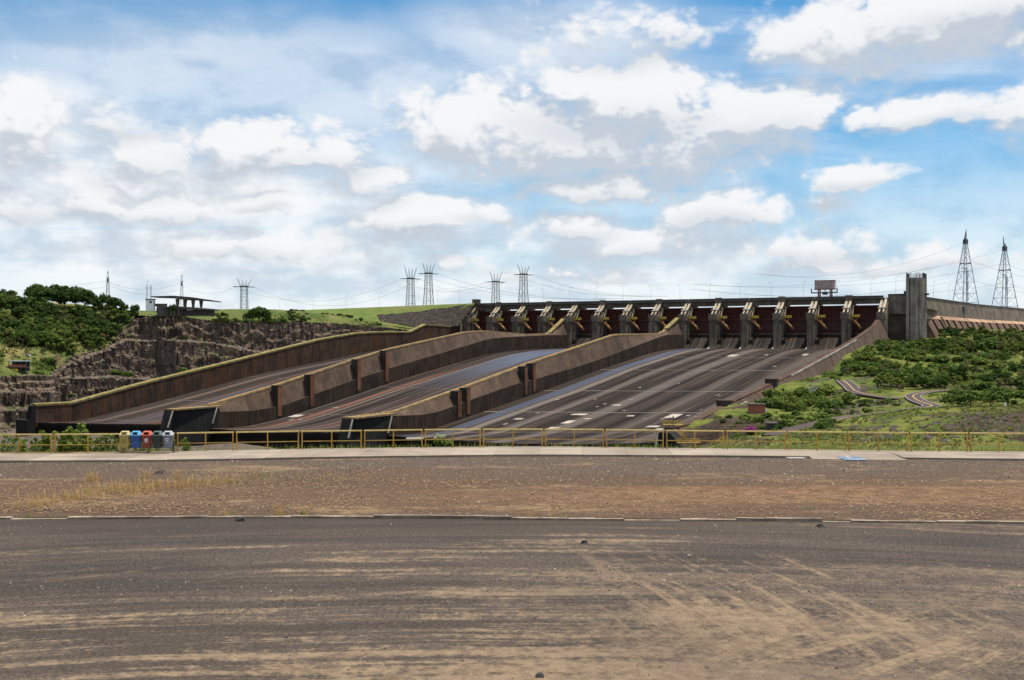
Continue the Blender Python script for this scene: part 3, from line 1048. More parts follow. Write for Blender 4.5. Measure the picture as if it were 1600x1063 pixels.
# right hillside
R_CONTACT = []
for px, py, a_c in [(1350, 544, 357), (1326, 557, 357), (1308, 580, 357), (1274, 591, 357), (1224, 606, 357), (1211, 617, 357), (1158, 634, 359), (1134, 653, 362), (1117, 668, 366), (1104, 690, 369)]:
    d, z = inv(px, py, a_c)
    R_CONTACT.append(D(a_c, d, z))
R_SURV = [at(*p) for p in [
    (1450, 531, 738), (1440, 540, 700), (1390, 541, 705), (1500, 526, 770), (1600, 522, 800), (1700, 520, 850), (1850, 515, 900),
    (1600, 556, 620), (1700, 556, 620), (1850, 560, 620), (1500, 557, 600), (1420, 560, 600), (1370, 565, 590),
    (1340, 590, 480), (1400, 583, 510), (1500, 583, 500), (1600, 588, 480), (1720, 590, 470), (1850, 600, 460),
    (1322, 598, 440), (1345, 613, 405), (1390, 622, 385), (1480, 611, 400), (1432, 618, 385), (1455, 630, 345), (1450, 639, 318), (1560, 622, 350), (1650, 622, 350), (1800, 630, 340),
    (1500, 642, 300), (1600, 640, 292), (1700, 640, 290), (1850, 645, 290), (1420, 645, 303), (1340, 653, 312), (1290, 660, 322), (1250, 666, 320),
    (1420, 706, 235), (1500, 706, 230), (1600, 704, 225), (1720, 704, 225), (1850, 706, 225), (1340, 706, 245), (1280, 700, 262), (1235, 690, 285),
    (1185, 649, 360), (1240, 640, 380), (1285, 632, 400), (1208, 671, 325), (1165, 676, 322), (1140, 690, 312), (1180, 702, 275), (1120, 704, 288), (1060, 708, 300),
]]
R_SURV += [Vector((x, 150, -38)) for x in (20, 60, 120, 200)] + [Vector((x, 95, -27)) for x in (0, 40, 90, 160)]
R_SURV += [Vector((30, 230, -44)), D(362, 482, -43), D(356, 492, -44), at(1085, 714, 312), at(1050, 716, 322), at(1020, 718, 330), at(1060, 720, 285), at(1110, 712, 280), D(350, 500, -46)]
hillR = tps([tuple(p) for p in R_SURV + R_CONTACT], 2e-3)


def keepR(PX, XX, YY):
    a = UX * (XX - AX) + UY * (YY - AY)
    d = NX * (XX - AX) + NY * (YY - AY)
    return ((a > 353.5) | (d > 530)) & ((d > -12) | (a > 380)) & (d > -190)


def ray_hill(px, py, hf, y0=225, y1=900):
    Y = np.arange(y0, y1, 0.5)
    X = (px - 800) / 1600 * Y
    e = (531.5 - py) / 1600 * Y - hf(X, Y)
    k = np.nonzero(e < 0)[0]
    k = k[0] if len(k) else int(np.argmin(np.abs(e)))
    return Vector((X[k], Y[k], float(hf(X[k], Y[k]))))


def smooth_line(pts, n):
    """Catmull-Rom through points"""
    out = []
    P_ = [pts[0]] + list(pts) + [pts[-1]]
    for i_ in range(1, len(P_) - 2):
        p0, p1, p2, p3 = P_[i_ - 1:i_ + 3]
        for k_ in range(n):
            t_ = k_ / n
            out.append(0.5 * ((2 * p1) + (p2 - p0) * t_ + (2 * p0 - 5 * p1 + 4 * p2 - p3) * t_ * t_ + (3 * p1 - p0 - 3 * p2 + p3) * t_ ** 3))
    out.append(pts[-1])
    return out


ROADS = []
for pts, w_ in [([(1317, 595.5), (1322, 599), (1328, 604), (1335, 611), (1346, 615.5), (1370, 620), (1405, 624.5)], 6.5),
                ([(1500, 610.5), (1470, 611.5), (1443, 614.5), (1427, 619.5), (1432, 626), (1446, 631.5), (1456, 635.5), (1446, 638.5), (1410, 642.5), (1370, 647), (1330, 653), (1300, 659)], 6.0),
                ([(1318, 653), (1290, 659), (1262, 666), (1235, 673), (1200, 682)], 4.5)]:
    ROADS.append((smooth_line([ray_hill(x, y, hillR) for x, y in pts], 8), w_))
ROAD_XY = np.array([(p.x, p.y) for line, _ in ROADS for p in line])


def roadmask(X, Y):
    d2 = ((X[..., None] - ROAD_XY[:, 0]) ** 2 + (Y[..., None] - ROAD_XY[:, 1]) ** 2).min(-1)
    return np.clip((np.sqrt(d2) - 4.0) / 8.0, 0, 1)


HRA, HRS = 1.1, 0.045


def hR(x, y):
    X, Y = np.array([[x]]), np.array([[y]])
    return float((hillR(X, Y) + HRA * fbm(X, Y, HRS, 5, 2.0) * roadmask(X, Y))[0, 0])


px_grid(np.linspace(960, 2050, 240), np.concatenate([np.linspace(90, 225, 24), np.linspace(230, 330, 80), np.linspace(332, 500, 110), np.linspace(503, 900, 110)]), hillR, keepR, HRA, HRS, 'hillside', M_HILLR, 2.0, roadmask)


def ribbon(line, off, half, lift):
    b_ = B()
    L_, R_ = [], []
    for i_, p in enumerate(line):
        q0, q1 = line[max(0, i_ - 1)], line[min(len(line) - 1, i_ + 1)]
        t_ = (q1 - q0)
        t_.z = 0
        t_.normalize()
        n_ = Vector((t_.y, -t_.x, 0))
        c_ = p + n_ * off + Vector((0, 0, lift))
        L_.append(tuple(c_ - n_ * half))
        R_.append(tuple(c_ + n_ * half))
    b_.grid([L_, R_])
    # side skirts so the ribbon is a real slab
    b_.grid([R_, [(x_, y_, z_ - 0.6) for x_, y_, z_ in R_]])
    b_.grid([L_, [(x_, y_, z_ - 0.6) for x_, y_, z_ in L_]])
    return b_


for line, w_ in ROADS:
    o = ribbon(line, 0, w_ / 2, 0.35).build('road', M_ROAD)
    o['kind'] = 'structure'
    if w_ > 5:
        ribbon(line, 0, 0.16, 0.37).build('centre_line', M_YLINE, o)
    for s_ in ((-1, 1) if w_ > 5 else ()):
        ribbon(line, s_ * (w_ / 2 - 0.3), 0.09, 0.37).build('edge_line', M_WLINE, o)

# left cliffs: rows of (photo y on plane a) for columns of the photograph
CL_A = [-80, -76.5, -68.5, -64, -55, -51.5, -46]
CL = {
    84: [583, 585, 589, 591, 592, 615, 660], 110: [557, 559, 570, 590, 592, 625, 665], 155: [548, 549, 552, 588, 591, 625, 665],
    180: [537, 538, 541, 589, 591, 624, 660], 200: [507, 529, 532, 590, 592, 622, 655], 215: [499, 531, 533, 591, 593, 620, 650],
    245: [495, 531, 533, 591, 593, 616, 648], 270: [491, 532, 534, 591, 593, 612, 645], 300: [497, 533, 535, 591, 593, 609, 640],
    330: [502, 535, 537, 590, 592, 605, 635], 370: [503.5, 543, 545, 584, 588, 602, 626], 400: [503, 549, 551, 580, 584, 600, 620], 450: [503.5, 546, 548, 568, 572, 590, 610],
    500: [504.5, 538, 540, 556, 560, 580, 600], 580: [510, 526, 528, 540, 545, 560, 580], 650: [517, 522, 524, 530, 535, 550, 560],
}
cxs = sorted(CL)
LW_TOP_A0 = interp([(6, 30.1), (37, 11.4), (80, 12.5), (103, 6.2), (146, 5.7), (176, 4.6), (219, -0.2), (284, -10.5), (301, -13.3), (377, -25.2), (425, -33.9), (450, -33.6)])


def cliff_key(px):
    ys = [float(np.interp(px, cxs, [CL[c][k] for c in cxs])) for k in range(7)]
    pts = []
    atop = float(np.interp(px, [84, 110, 155, 180, 205, 540, 600, 650], [-46, -54, -66, -72, -80, -80, -46, -26]))
    abot = float(np.interp(px, [84, 110, 155, 540, 600, 650], [-36, -38, -46, -46, -24, -12]))
    for y, a in zip(ys, CL_A):
        a = abot + (atop - abot) * (a + 46) / -34.0
        d, z = inv(px, y, a)
        pts.append(D(a, d, z))
    a_, d_ = to_ad(pts[-1].x, pts[-1].y)
    pts.append(D(-4.5, d_ + 6, min(pts[-1].z - 2, LW_TOP_A0(max(6, d_)) - 3)))
    return pts


def cliff_mesh(name, keyrows, sub, out, seed, amp=1.0):
    """keyrows: list of columns (each a list of key points top to bottom)"""
    nc = len(keyrows)
    rows = []
    nk = len(keyrows[0])
    for k in range(nk - 1):
        steps = sub[k]
        for s in range(steps + (1 if k == nk - 2 else 0)):
            f = s / steps
            row = []
            for c in range(nc):
                p_, q_ = keyrows[c][k], keyrows[c][k + 1]
                v_ = p_.lerp(q_, f)
                if steps >= 8:                 # steep face: drop in small ledges
                    n_ = mnoise.noise(Vector((p_.x * 0.045, p_.y * 0.045, seed + k)))
                    g_ = f * 2.2 + 0.9 * n_
                    fr_ = g_ - math.floor(g_)
                    st = (math.floor(g_) + min(1.0, max(0.0, (fr_ - 0.75) / 0.25)) - 0.9 * n_) / 2.2
                    st = min(1.0, max(0.0, st))
                    v_.x = p_.x + (q_.x - p_.x) * st
                    v_.y = p_.y + (q_.y - p_.y) * st
                row.append(v_)
            rows.append(row)
    res = []
    nr = len(rows)
    for r, row in enumerate(rows):
        o_ = []
        for p in row:
            q = Vector((p.x * 0.05, p.y * 0.05, p.z * 0.02 + seed))
            big = mnoise.fractal(q, 1.0, 2.0, 3)
            cell = mnoise.voronoi(Vector((p.x * 0.16, p.y * 0.16, p.z * 0.03 + seed)))[0]
            col = (cell[1] - cell[0])
            vert = mnoise.fractal(Vector((p.x * 0.32, p.y * 0.32, p.z * 0.035 + seed)), 1.0, 2.0, 3)
            cell2 = mnoise.cell(Vector((p.x * 0.3 + 0.3 * big, p.y * 0.3, math.floor(p.z * 0.16 + big * 0.6) + seed)))
            rough = mnoise.fractal(Vector((p.x * 0.4, p.y * 0.4, p.z * 0.4 + seed)), 0.8, 2.0, 3)
            ed = min(1.0, r / 1.5, (nr - 1 - r) / 2.0) if r else 0.0
            dis = amp * ed * (1.5 * big + 2.0 * min(col, 0.7) + 1.9 * vert + 0.9 * (cell2 - 0.5) + 0.35 * rough)
            o_.append((p.x + out[0] * dis, p.y + out[1] * dis, p.z + amp * 0.35 * rough + (0.8 * amp * big if 3 < r < 8 else 0)))
        res.append(o_)
    b = B()
    b.grid(res)
    me = b.mesh(name, M_ROCK)
    o = link_mesh(name, me)
    o['kind'] = 'structure'
    return o


pxs = np.concatenate([np.arange(84, 420, 1.25), np.arange(420, 651, 1.25)])
key = [cliff_key(x) for x in pxs]
CLIFF_TOP = [k[0] for k in key]

# nearer promontory at the left edge
key2 = []
for px in np.arange(-330, 102, 1.3):
    bend = max(0.0, (px - 78) / 22.0)
    a0 = -32 - 26 * bend ** 1.2
    y0 = 588 + 0.8 * bend
    pts = []
    for y, a in [(y0, a0), (612, a0 + 4), (613.5, a0 + 9), (672, a0 + 16), (690, a0 + 26)]:
        d, z = inv(px, y, a)
        pts.append(D(a, d, z))
    key2.append(pts)
PROM_TOP = [k[0] for k in key2]

# left hill above the cliffs
EMB_CREST = [(742, 474.0), (700, 475.6), (640, 478), (560, 481.2), (480, 484.4), (400, 487.6), (330, 490.4), (240, 494)]
EMB_TOE = [(716, 510, 882), (690, 512, 892), (650, 514, 905), (600, 507, 935), (560, 504.5, 965), (480, 500.5, 1020), (400, 497, 1080), (330, 496.5, 1130), (240, 498, 1200)]
crest = [at(x, y, 33 * 1600 / (531.5 - y)) for x, y in EMB_CREST]
L_SURV = [at(*p) for p in [
    (-200, 500, 640), (-60, 492, 640), (0, 490, 645), (45, 486, 670), (90, 484, 690), (140, 483, 695), (180, 484.5, 690), (215, 486, 685), (245, 485, 690), (262, 490, 680),
    (290, 492.5, 690), (330, 490.5, 720), (400, 492, 770), (460, 494, 830), (520, 497, 890), (590, 502, 930), (690, 513.5, 872), (716, 513, 868), (650, 517, 885), (610, 516, 900),
    (-200, 560, 600)]]
L_SURV += [Vector((x, 900, 22)) for x in (-700, -520, -400)] + [Vector((x, 1200, 20)) for x in (-900, -600, -420)] + [Vector((-900, 700, 18)), Vector((-700, 500, 5))]
L_SURV += [at(*p) for p in EMB_TOE] + CLIFF_TOP[2::12] + PROM_TOP[0:330:22]
_px = lambda q: 800 + 1600 * q.x / q.y
for px in (-330, -260, -200, -120, -60, -20, 15, 45, 70):
    e_ = float(np.interp(px, [_px(q) for q in PROM_TOP], [q.y for q in PROM_TOP]))
    L_SURV += [at(px, 571, e_ + 14), at(px, 556, e_ + 30), at(px, 534, e_ + 58), at(px, 510, e_ + 92)]
for px, y0 in ((100, 561), (120, 553), (145, 549), (170, 541), (190, 523), (205, 506)):
    e_ = float(np.interp(px, [_px(q) for q in CLIFF_TOP], [q.y for q in CLIFF_TOP]))
    for f_ in (0.35, 0.7):
        L_SURV.append(at(px, y0 + (485 - y0) * f_, e_ + (692 - e_) * f_))
hillL = tps([tuple(p) for p in L_SURV], 4e-3)
def with_brow(keys, ox, oy, back):
    """add rows running back under the turf so the cliff edge and the hill meet"""
    out = []
    for k_ in keys:
        q = k_[0] - Vector((ox, oy, 0)) * back
        q.z = max(k_[0].z - 3.0, min(k_[0].z + 1.5, float(hillL(np.array([[q.x]]), np.array([[q.y]]))[0, 0]) + 0.3))
        out.append([q] + k_)
    return out


cliff_mesh('cliff', with_brow(key, UX, UY, 11), [5, 20, 5, 22, 5, 12, 9, 3], (UX, UY), 3.0)
cliff_mesh('cliff', with_brow(key2, 0.3, -0.95, 12), [5, 10, 3, 16, 3], (0.5, -0.86), 8.0, 0.9)
ct_px = [800 + 1600 * p.x / p.y for p in CLIFF_TOP]
ct_y = [p.y for p in CLIFF_TOP]
pt_px = [800 + 1600 * p.x / p.y for p in PROM_TOP]
pt_y = [p.y for p in PROM_TOP]


def hill_edge(px):
    return np.where(px < 84, np.interp(px, pt_px, pt_y), np.interp(px, ct_px, ct_y))


emb_px = [p[0] for p in EMB_TOE][::-1]
emb_Y = [p[2] for p in EMB_TOE][::-1]


def keepL(PX, XX, YY):
    a = UX * (XX - AX) + UY * (YY - AY)
    return (YY > hill_edge(PX) - 1.5) & (YY < np.interp(PX, emb_px, emb_Y, left=1500) + 8) & (a < -1.5)


px_grid(np.linspace(-420, 718, 330), np.linspace(525, 1210, 240), hillL, keepL, 0.5, 0.05, 'left_hill', M_HILLL, 5.0)

# rockfill embankment left of the spillway: grass slope, dark riprap near the dam
toe = [at(*p) for p in EMB_TOE]
NE = 120
cre_f = [Vector((np.interp(s, np.linspace(0, 1, len(crest)), [p.x for p in crest]), np.interp(s, np.linspace(0, 1, len(crest)), [p.y for p in crest]), 33)) for s in np.linspace(0, 1, NE)]
toe_f = [Vector([np.interp(s, np.linspace(0, 1, len(toe)), [p[k] for p in toe]) for k in range(3)]) for s in np.linspace(0, 1, NE)]
rows = []
for f in np.linspace(0, 1, 24):
    rows.append([p.lerp(q, f) + Vector((0, 0, 0.35 * mnoise.noise(Vector((p.x * .1, f * 5, 2))) * (1 if 0 < f < 1 else 0))) for p, q in zip(cre_f, toe_f)])
back = [p + Vector((6, 8, 0)) for p in cre_f]
back2 = [p + Vector((60, 80, -20)) for p in cre_f]
b = B()
b.grid([[tuple(p) for p in r] for r in [back2, back] + rows])
o = b.build('embankment', M_EMB, smooth=True)
o['kind'] = 'structure'
# riprap strip lies over the embankment's near end
rows = []
for i_ in range(0, 60):
    s = i_ / 59
    k = int(s * 46)
    p, q = cre_f[k], toe_f[k]
    f0 = 0.06 + 0.42 * (s ** 1.4) + 0.05 * mnoise.noise(Vector((s * 9, 0, 0)))
    f1 = 1.0 - 0.30 * max(0, s - 0.55)
    if f0 > f1:
        f0 = f1
    col = []
    for j_ in range(18):
        f = f0 + (f1 - f0) * j_ / 17
        v = p.lerp(q, f)
        h = 0.55 + 0.9 * mnoise.noise(Vector((v.x * 0.6, v.y * 0.6, v.z * 0.6)))
        v = v + Vector((0.2, -0.6, 0.75)) * h
        col.append(tuple(v))
    rows.append(col)
b = B()
b.grid(rows)
tag(b.build('riprap', M_RIP), kind='stuff', label='dark boulder riprap on the embankment beside the leftmost pier')

# gorge floor in front of the chute ends
G_SURV = [at(*p) for p in [
    (-300, 690, 430), (-100, 688, 430), (0, 685, 440), (60, 684, 430), (0, 705, 340), (100, 704, 350), (190, 703, 360), (100, 690, 420), (180, 684, 455),
    (300, 706, 370), (360, 693.5, 395), (430, 700, 385), (480, 709, 370), (600, 712, 350), (800, 712, 320), (1000, 716, 285), (1080, 712, 290)]]
G_SURV += [D(a, 470, -54) for a in (20, 60, 100, 150, 200, 260, 310)] + [D(a, 430, -56) for a in (-15, 50, 150, 250, 330)]
G_SURV += [Vector((x, 200, -44)) for x in (-350, -200, -80, 20, 60)] + [Vector((x, 110, -30)) for x in (-250, -120, 0, 60)] + [Vector((-420, 560, -42)), Vector((-300, 530, -45))]
hillG = tps([tuple(p) for p in G_SURV], 2e-3)


def keepG(PX, XX, YY):
    a = UX * (XX - AX) + UY * (YY - AY)
    d = NX * (XX - AX) + NY * (YY - AY)
    return ((a < 353) | (d > 500)) & (d > 395)


px_grid(np.linspace(-420, 1200, 220), np.linspace(90, 600, 150), hillG, keepG, 0.9, 0.05, 'gorge_floor', M_GORGE, 9.0)

# grassy berm falling away behind the railing
rows = []
for f, dy, z in [(0, 0.0, G - 0.05), (0.1, 0.6, G - 0.10), (0.2, 1.6, G - 0.45), (0.3, 4.0, G - 2.0), (0.4, 10, -12.5), (0.6, 24, -21), (0.8, 38, -27.5), (1, 50, -34)]:
    rows.append([(x * (1 + 0.02 * dy), baseY(x) + 0.3 + dy, z + 0.18 * vnoise(x, dy, 0.5, 4) * min(1, dy)) for x in np.linspace(-75, 75, 121)])
b = B()
b.grid(rows)
o = b.build('grass_berm', M_BERM, smooth=True)
o['kind'] = 'structure'

# land and water behind the dam
def water_fn(t):
    n = t.noise(t.coord(), 0.3, 4, 0.6)
    return {'col': (0.03, 0.06, 0.07), 'bump': n, 'bs': 0.2, 'bd': 0.1}
M_WATER = material('reservoir_water', water_fn, 0.08, 0, 0.5)
flat_sheet('reservoir_water', [D(-4, -12, 23.0), D(380, -12, 23.0), D(380, -330, 23.0), D(-4, -330, 23.0)], M_WATER)

# ------------------------------------------------------------------ spillway chutes
def dam_local(a0, d0, z0):
    return lambda a, d, z: (a - a0, -(d - d0), z - z0)


LW_A = 0.0
CH = {
    1: dict(a0=0.0, a1=96.0,
            L=[(24, -6.6), (120, -7.0), (146, -7.9), (210, -14.5), (284, -22.8), (345, -32.5), (400, -40.5), (425, -43.4), (447, -42.3)],
            R=[(24, -6.6), (120, -7.2), (146, -8.5), (210, -15.5), (284, -24.5), (345, -33.5), (400, -40.2), (425, -41.7), (452, -39.3)], lip=(447, 452)),
    2: dict(a0=103.0, a1=196.0,
            L=[(24, -6.6), (114, -7.8), (150, -9.8), (210, -17.0), (279, -26.3), (342, -36), (390, -42.3), (410, -43.5), (430, -42.6)],
            R=[(24, -6.6), (114, -7.6), (150, -9.8), (210, -17.0), (279, -26.3), (342, -35.3), (400, -41.3), (425, -41.5), (450, -38.8)], lip=(430, 450)),
    3: dict(a0=203.0, a1=347.0,
            L=[(24, -6.6), (50, -7.1), (157, -15.8), (282, -30.5), (372, -40.3), (400, -43.0), (425, -42.0)],
            R=[(24, -6.6), (50, -7.0), (157, -15.0), (282, -27.5), (372, -35.2), (440, -38.2), (474, -34.0)], lip=(425, 474)),
}


def smooth_prof(pts):
    xs = np.array([p[0] for p in pts], float)
    ys = np.array([p[1] for p in pts], float)
    n = len(xs)
    s = np.diff(ys) / np.diff(xs)
    m = np.zeros(n)
    m[0], m[-1] = s[0], s[-1]
    for k in range(1, n - 1):
        m[k] = 0 if s[k - 1] * s[k] <= 0 else 2 * s[k - 1] * s[k] / (s[k - 1] + s[k])

    def f(x):
        k = int(np.clip(np.searchsorted(xs, x) - 1, 0, n - 2))
        h = xs[k + 1] - xs[k]
        t = min(1.0, max(0.0, (x - xs[k]) / h))
        return float((1 + 2 * t) * (1 - t) ** 2 * ys[k] + t * (1 - t) ** 2 * h * m[k] + t * t * (3 - 2 * t) * ys[k + 1] + t * t * (t - 1) * h * m[k + 1])
    return f


for c in CH.values():
    c['fL'], c['fR'] = smooth_prof(c['L']), smooth_prof(c['R'])


def floor_z(ch, a, d):
    c = CH[ch]
    f = min(1.0, max(0.0, (a - c['a0']) / (c['a1'] - c['a0'])))
    dl = min(d, c['lip'][0])
    dr = min(d, c['lip'][1])
    return c['fL'](dl) * (1 - f) + c['fR'](dr) * f


def lip_d(ch, a):
    c = CH[ch]
    f = min(1.0, max(0.0, (a - c['a0']) / (c['a1'] - c['a0'])))
    return c['lip'][0] * (1 - f) + c['lip'][1] * f


def ray_floor(px, py, ch):
    c = CH[ch]
    for Y in np.arange(330, 850, 0.25):
        p = at(px, py, Y)
        a, d = to_ad(p.x, p.y)
        if d < 24 or a < c['a0'] or a > c['a1'] or d > lip_d(ch, a):
            continue
        if p.z <= floor_z(ch, a, d):
            return a, d
    return None


OGEE = [(-4, 4.4), (-1, 4.5), (2, 4.1), (5, 2.8), (8, 0.9), (12, -2.2), (16, -4.8), (20, -6.2), (23.8, -6.7)]
chute_lab = {1: ('left spillway chute, narrow grey-brown ramp beside the rock cliff', M_FL1),
             2: ('middle spillway chute with wet streaks of painted blue sky reflection and orange stains', M_FL2),
             3: ('right and widest spillway chute with pale square repair patches', M_FL3)}
JOINTS = {1: [24, 130, 215, 290, 360, 415], 2: [24, 125, 205, 290, 365, 405], 3: [24, 66, 118, 186, 268, 338, 395]}
chutes = {}
for ch, c in CH.items():
    lab, mt = chute_lab[ch]
    a0, a1 = c['a0'], c['a1']
    root = empty('spillway_chute', D(a0, 0, 0), ROT, lab, 'spillway chute', 'the three spillway chutes')
    chutes[ch] = root
    tf = dam_local(a0, 0, 0)
    js = JOINTS[ch]
    na = 16
    fr = np.linspace(0, 1, na + 1)
    # bed under the slabs shows as pale lines in the open joints
    b = B(tf)
    rows = []
    for s in np.linspace(0, 1, 200):
        rows.append([(a0 + (a1 - a0) * f, 24 + (lip_d(ch, a0 + (a1 - a0) * f) - 24.4) * s, floor_z(ch, a0 + (a1 - a0) * f, 24 + (lip_d(ch, a0 + (a1 - a0) * f) - 24.4) * s) - 0.06) for f in fr])
    b.grid(rows)
    b.build('chute_bed', M_JOINT, root, True)
    for k in range(len(js)):
        b = B(tf)
        rows = []
        nd = 26
        gap = 1.5 if ch == 3 else 0.8
        for s in range(nd + 1):
            r = []
            for f in fr:
                a = a0 + (a1 - a0) * f
                d_s = js[k] + (gap if k else 0)
                d_e = js[k + 1] if k + 1 < len(js) else lip_d(ch, a)
                d = d_s + (d_e - d_s) * s / nd
                r.append((a, d, floor_z(ch, a, d)))
            rows.append(r)
        rows.insert(0, [(p[0], p[1], p[2] - 0.5) for p in rows[0]])
        rows.append([(p[0], p[1], p[2] - 0.5) for p in rows[-1]])
        b.grid(rows)
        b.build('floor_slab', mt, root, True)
    # flip lip: dark end face under the chute
    b = B(tf)
    top = [(a0 + (a1 - a0) * f, lip_d(ch, a0 + (a1 - a0) * f), 0) for f in fr]
    top = [(a, d, floor_z(ch, a, d) - 0.05) for a, d, _ in top]
    b.grid([top, [(a, d - 0.4, z - 1.2) for a, d, z in top], [(a, d - 3.0, z - 4) for a, d, z in top], [(a, d - 8, -62) for a, d, z in top]])
    b.build('flip_lip', M_BLACK, root)
    # ogee crest slabs, one per bay
    s0, s1 = {1: (0, 4), 2: (4, 8), 3: (8, 14)}[ch]
    for k in range(s0, s1):
        b = B(tf)
        al, ar = 25 * k + 2.5, 25 * (k + 1) - 2.5
        b.grid([[(a, d, z) for a in np.linspace(al, ar, 6)] for d, z in OGEE + [(24.6, -7.3)]])
        b.build('ogee_slab', M_OGEE, root, True)

# pale repair patches
PATCH = [(3, 1145, 556, 16, 4, 0), (3, 1197, 555, 8, 2, 0), (3, 1258, 554.5, 9, 3.4, 0), (3, 1210, 573, 7, 1.6, 0), (3, 1122, 618, 8, 1.8, 0),
         (3, 1052, 650.5, 24, 8, 0), (3, 1075, 650, 9, 2.2, 0), (3, 1086, 652, 5, 1.6, 0), (3, 1007, 655, 7, 1.6, 0), (3, 1034, 655, 6, 1.8, 0),
         (3, 1020, 667, 25, 3.2, 0), (3, 1030, 671, 14, 2, 0), (3, 963, 633.5, 18, 2, 0), (3, 945, 631.5, 6, 1.8, 0), (3, 933, 636, 6, 1.5, 0), (3, 985, 650.5, 14, 1.8, 0),
         (3, 905, 648, 30, 3, 0), (3, 888, 660, 16, 6, 0), (3, 866, 669, 20, 3, 0), (3, 790, 663, 7, 2.6, 0), (3, 810, 655, 16, 2.4, 0),
         (3, 870, 625, 8, 1.3, 0), (3, 930, 624, 6, 1.3, 0), (3, 1000, 606, 5, 1.4, 0), (3, 1122, 570, 4, 1, 0), (3, 1036, 577, 4, 1.2, 0), (3, 840, 646, 7, 1.6, 0),
         (3, 985, 625, 10, 1.2, 0), (3, 1060, 600, 4, 1, 0), (3, 1095, 641, 5, 1.2, 0), (3, 918, 655, 14, 1.6, 0), (3, 975, 642, 8, 1.2, 0),
         (2, 463, 650.5, 20, 4.6, 0), (2, 455, 656.5, 9, 2, 0), (2, 470, 656, 8, 2, 0), (2, 524, 637.5, 10, 2, 0)]
for ch, px, py, w, h, _ in PATCH:
    ctr = ray_floor(px, py, ch)
    l = ray_floor(px - w / 2, py, ch)
    r = ray_floor(px + w / 2, py, ch)
    u = ray_floor(px, py - h / 2, ch)
    dn = ray_floor(px, py + h / 2, ch)
    if not (ctr and l and r and u and dn):
        continue
    wa = max(1.2, math.hypot(r[0] - l[0], r[1] - l[1]))
    hd = max(1.0, min(26, math.hypot(u[0] - dn[0], u[1] - dn[1])))
    # patches follow the slab grid: sides along a and d
    a, d = ctr
    ha, hdd = wa * 0.40, hd * 0.36
    c = CH[ch]
    A = [max(c['a0'] + .3, a - ha), min(c['a1'] - .3, a + ha)]
    Dd = [max(25, d - hdd), d + hdd]
    b = B(dam_local(c['a0'], 0, 0))
    rows = []
    for dd in np.linspace(Dd[0], Dd[1], 4):
        rows.append([(aa, dd, floor_z(ch, aa, dd) + 0.14) for aa in np.linspace(A[0], A[1], 3)])
    rows.insert(0, [(p[0], p[1], p[2] - 0.3) for p in rows[0]])
    rows.append([(p[0], p[1], p[2] - 0.3) for p in rows[-1]])
    b.grid(rows)
    b.build('repair_patch', M_PATCH if w * h > 22 else M_PATCHD, chutes[ch])


# ------------------------------------------------------------------ chute walls
def wall_ring(d, prof):
    return [(a, d, z) for a, z in prof]


def panels(root, tf, name, mat, d0, d1, step, prof_at, gap=0.10):
    n = max(1, round((d1 - d0) / step))
    for k in range(n):
        s, e = d0 + (d1 - d0) * k / n, d0 + (d1 - d0) * (k + 1) / n
        b = B(tf)
        b.prism(wall_ring(s + gap, prof_at(s + gap)), wall_ring(e - gap, prof_at(e - gap)))
        b.build(name, mat, root)


def strip(root, tf, name, mat, ds, prof_at):
    b = B(tf)
    for s, e in zip(ds, ds[1:]):
        b.prism(wall_ring(s, prof_at(s)), wall_ring(e, prof_at(e)))
    return b.build(name, mat, root)


# left outer wall
zT = interp([(6, 27), (20, 20), (37, 11.4), (80, 12.5), (103, 6.2), (146, 5.7), (176, 4.6), (219, -0.2), (284, -10.5), (301, -13.3), (377, -25.2), (425, -33.9), (450, -33.6)])
root = empty('chute_wall', D(0, 0, 0), ROT, 'long outer wall of the left chute with bright yellow lichen along its top', 'chute wall')
tf = dam_local(0, 0, 0)
panels(root, tf, 'wall_panel', M_WALL, 24, 448, 11.5, lambda d: [(-3.5, zT(d) - 16), (-2.8, zT(d)), (0, zT(d)), (0, min(floor_z(1, 0, d), zT(d) - 4) - 2.5)])
ds = [24, 37, 60, 80, 92, 103, 125, 146, 160, 176, 195, 219, 250, 284, 301, 340, 377, 400, 425, 448]
strip(root, tf, 'coping', M_COPE, ds, lambda d: [(-3.2, zT(d) + 0.02), (-3.2, zT(d) + 1.0), (0.25, zT(d) + 0.7), (0.25, zT(d) - 0.35), (0.06, zT(d) - 0.35), (0.06, zT(d) + 0.02)])
b = B(tf)
b.path([(0.5, 5, 29.6), (0.2, 20, 21.2), (0.2, 36, 12.6)], 0.75, 6)
b.build('pale_stair_edge', M_PALE, root)
b = B(tf)
b.prism([(-3.5, 448.2, -62), (-3.5, 448.2, -33.7), (0, 448.2, -33.7), (0, 448.2, -62)], [(-3.5, 455, -62), (-3.5, 449.5, -33.9), (0, 449.5, -33.9), (0, 455, -62)])
b.build('end_block', M_BLACK, root)
b = B(tf)
b.box(-9, -0.2, 449.6, 452.6, -62, -41)
b.build('end_pier', M_BLACK, root)


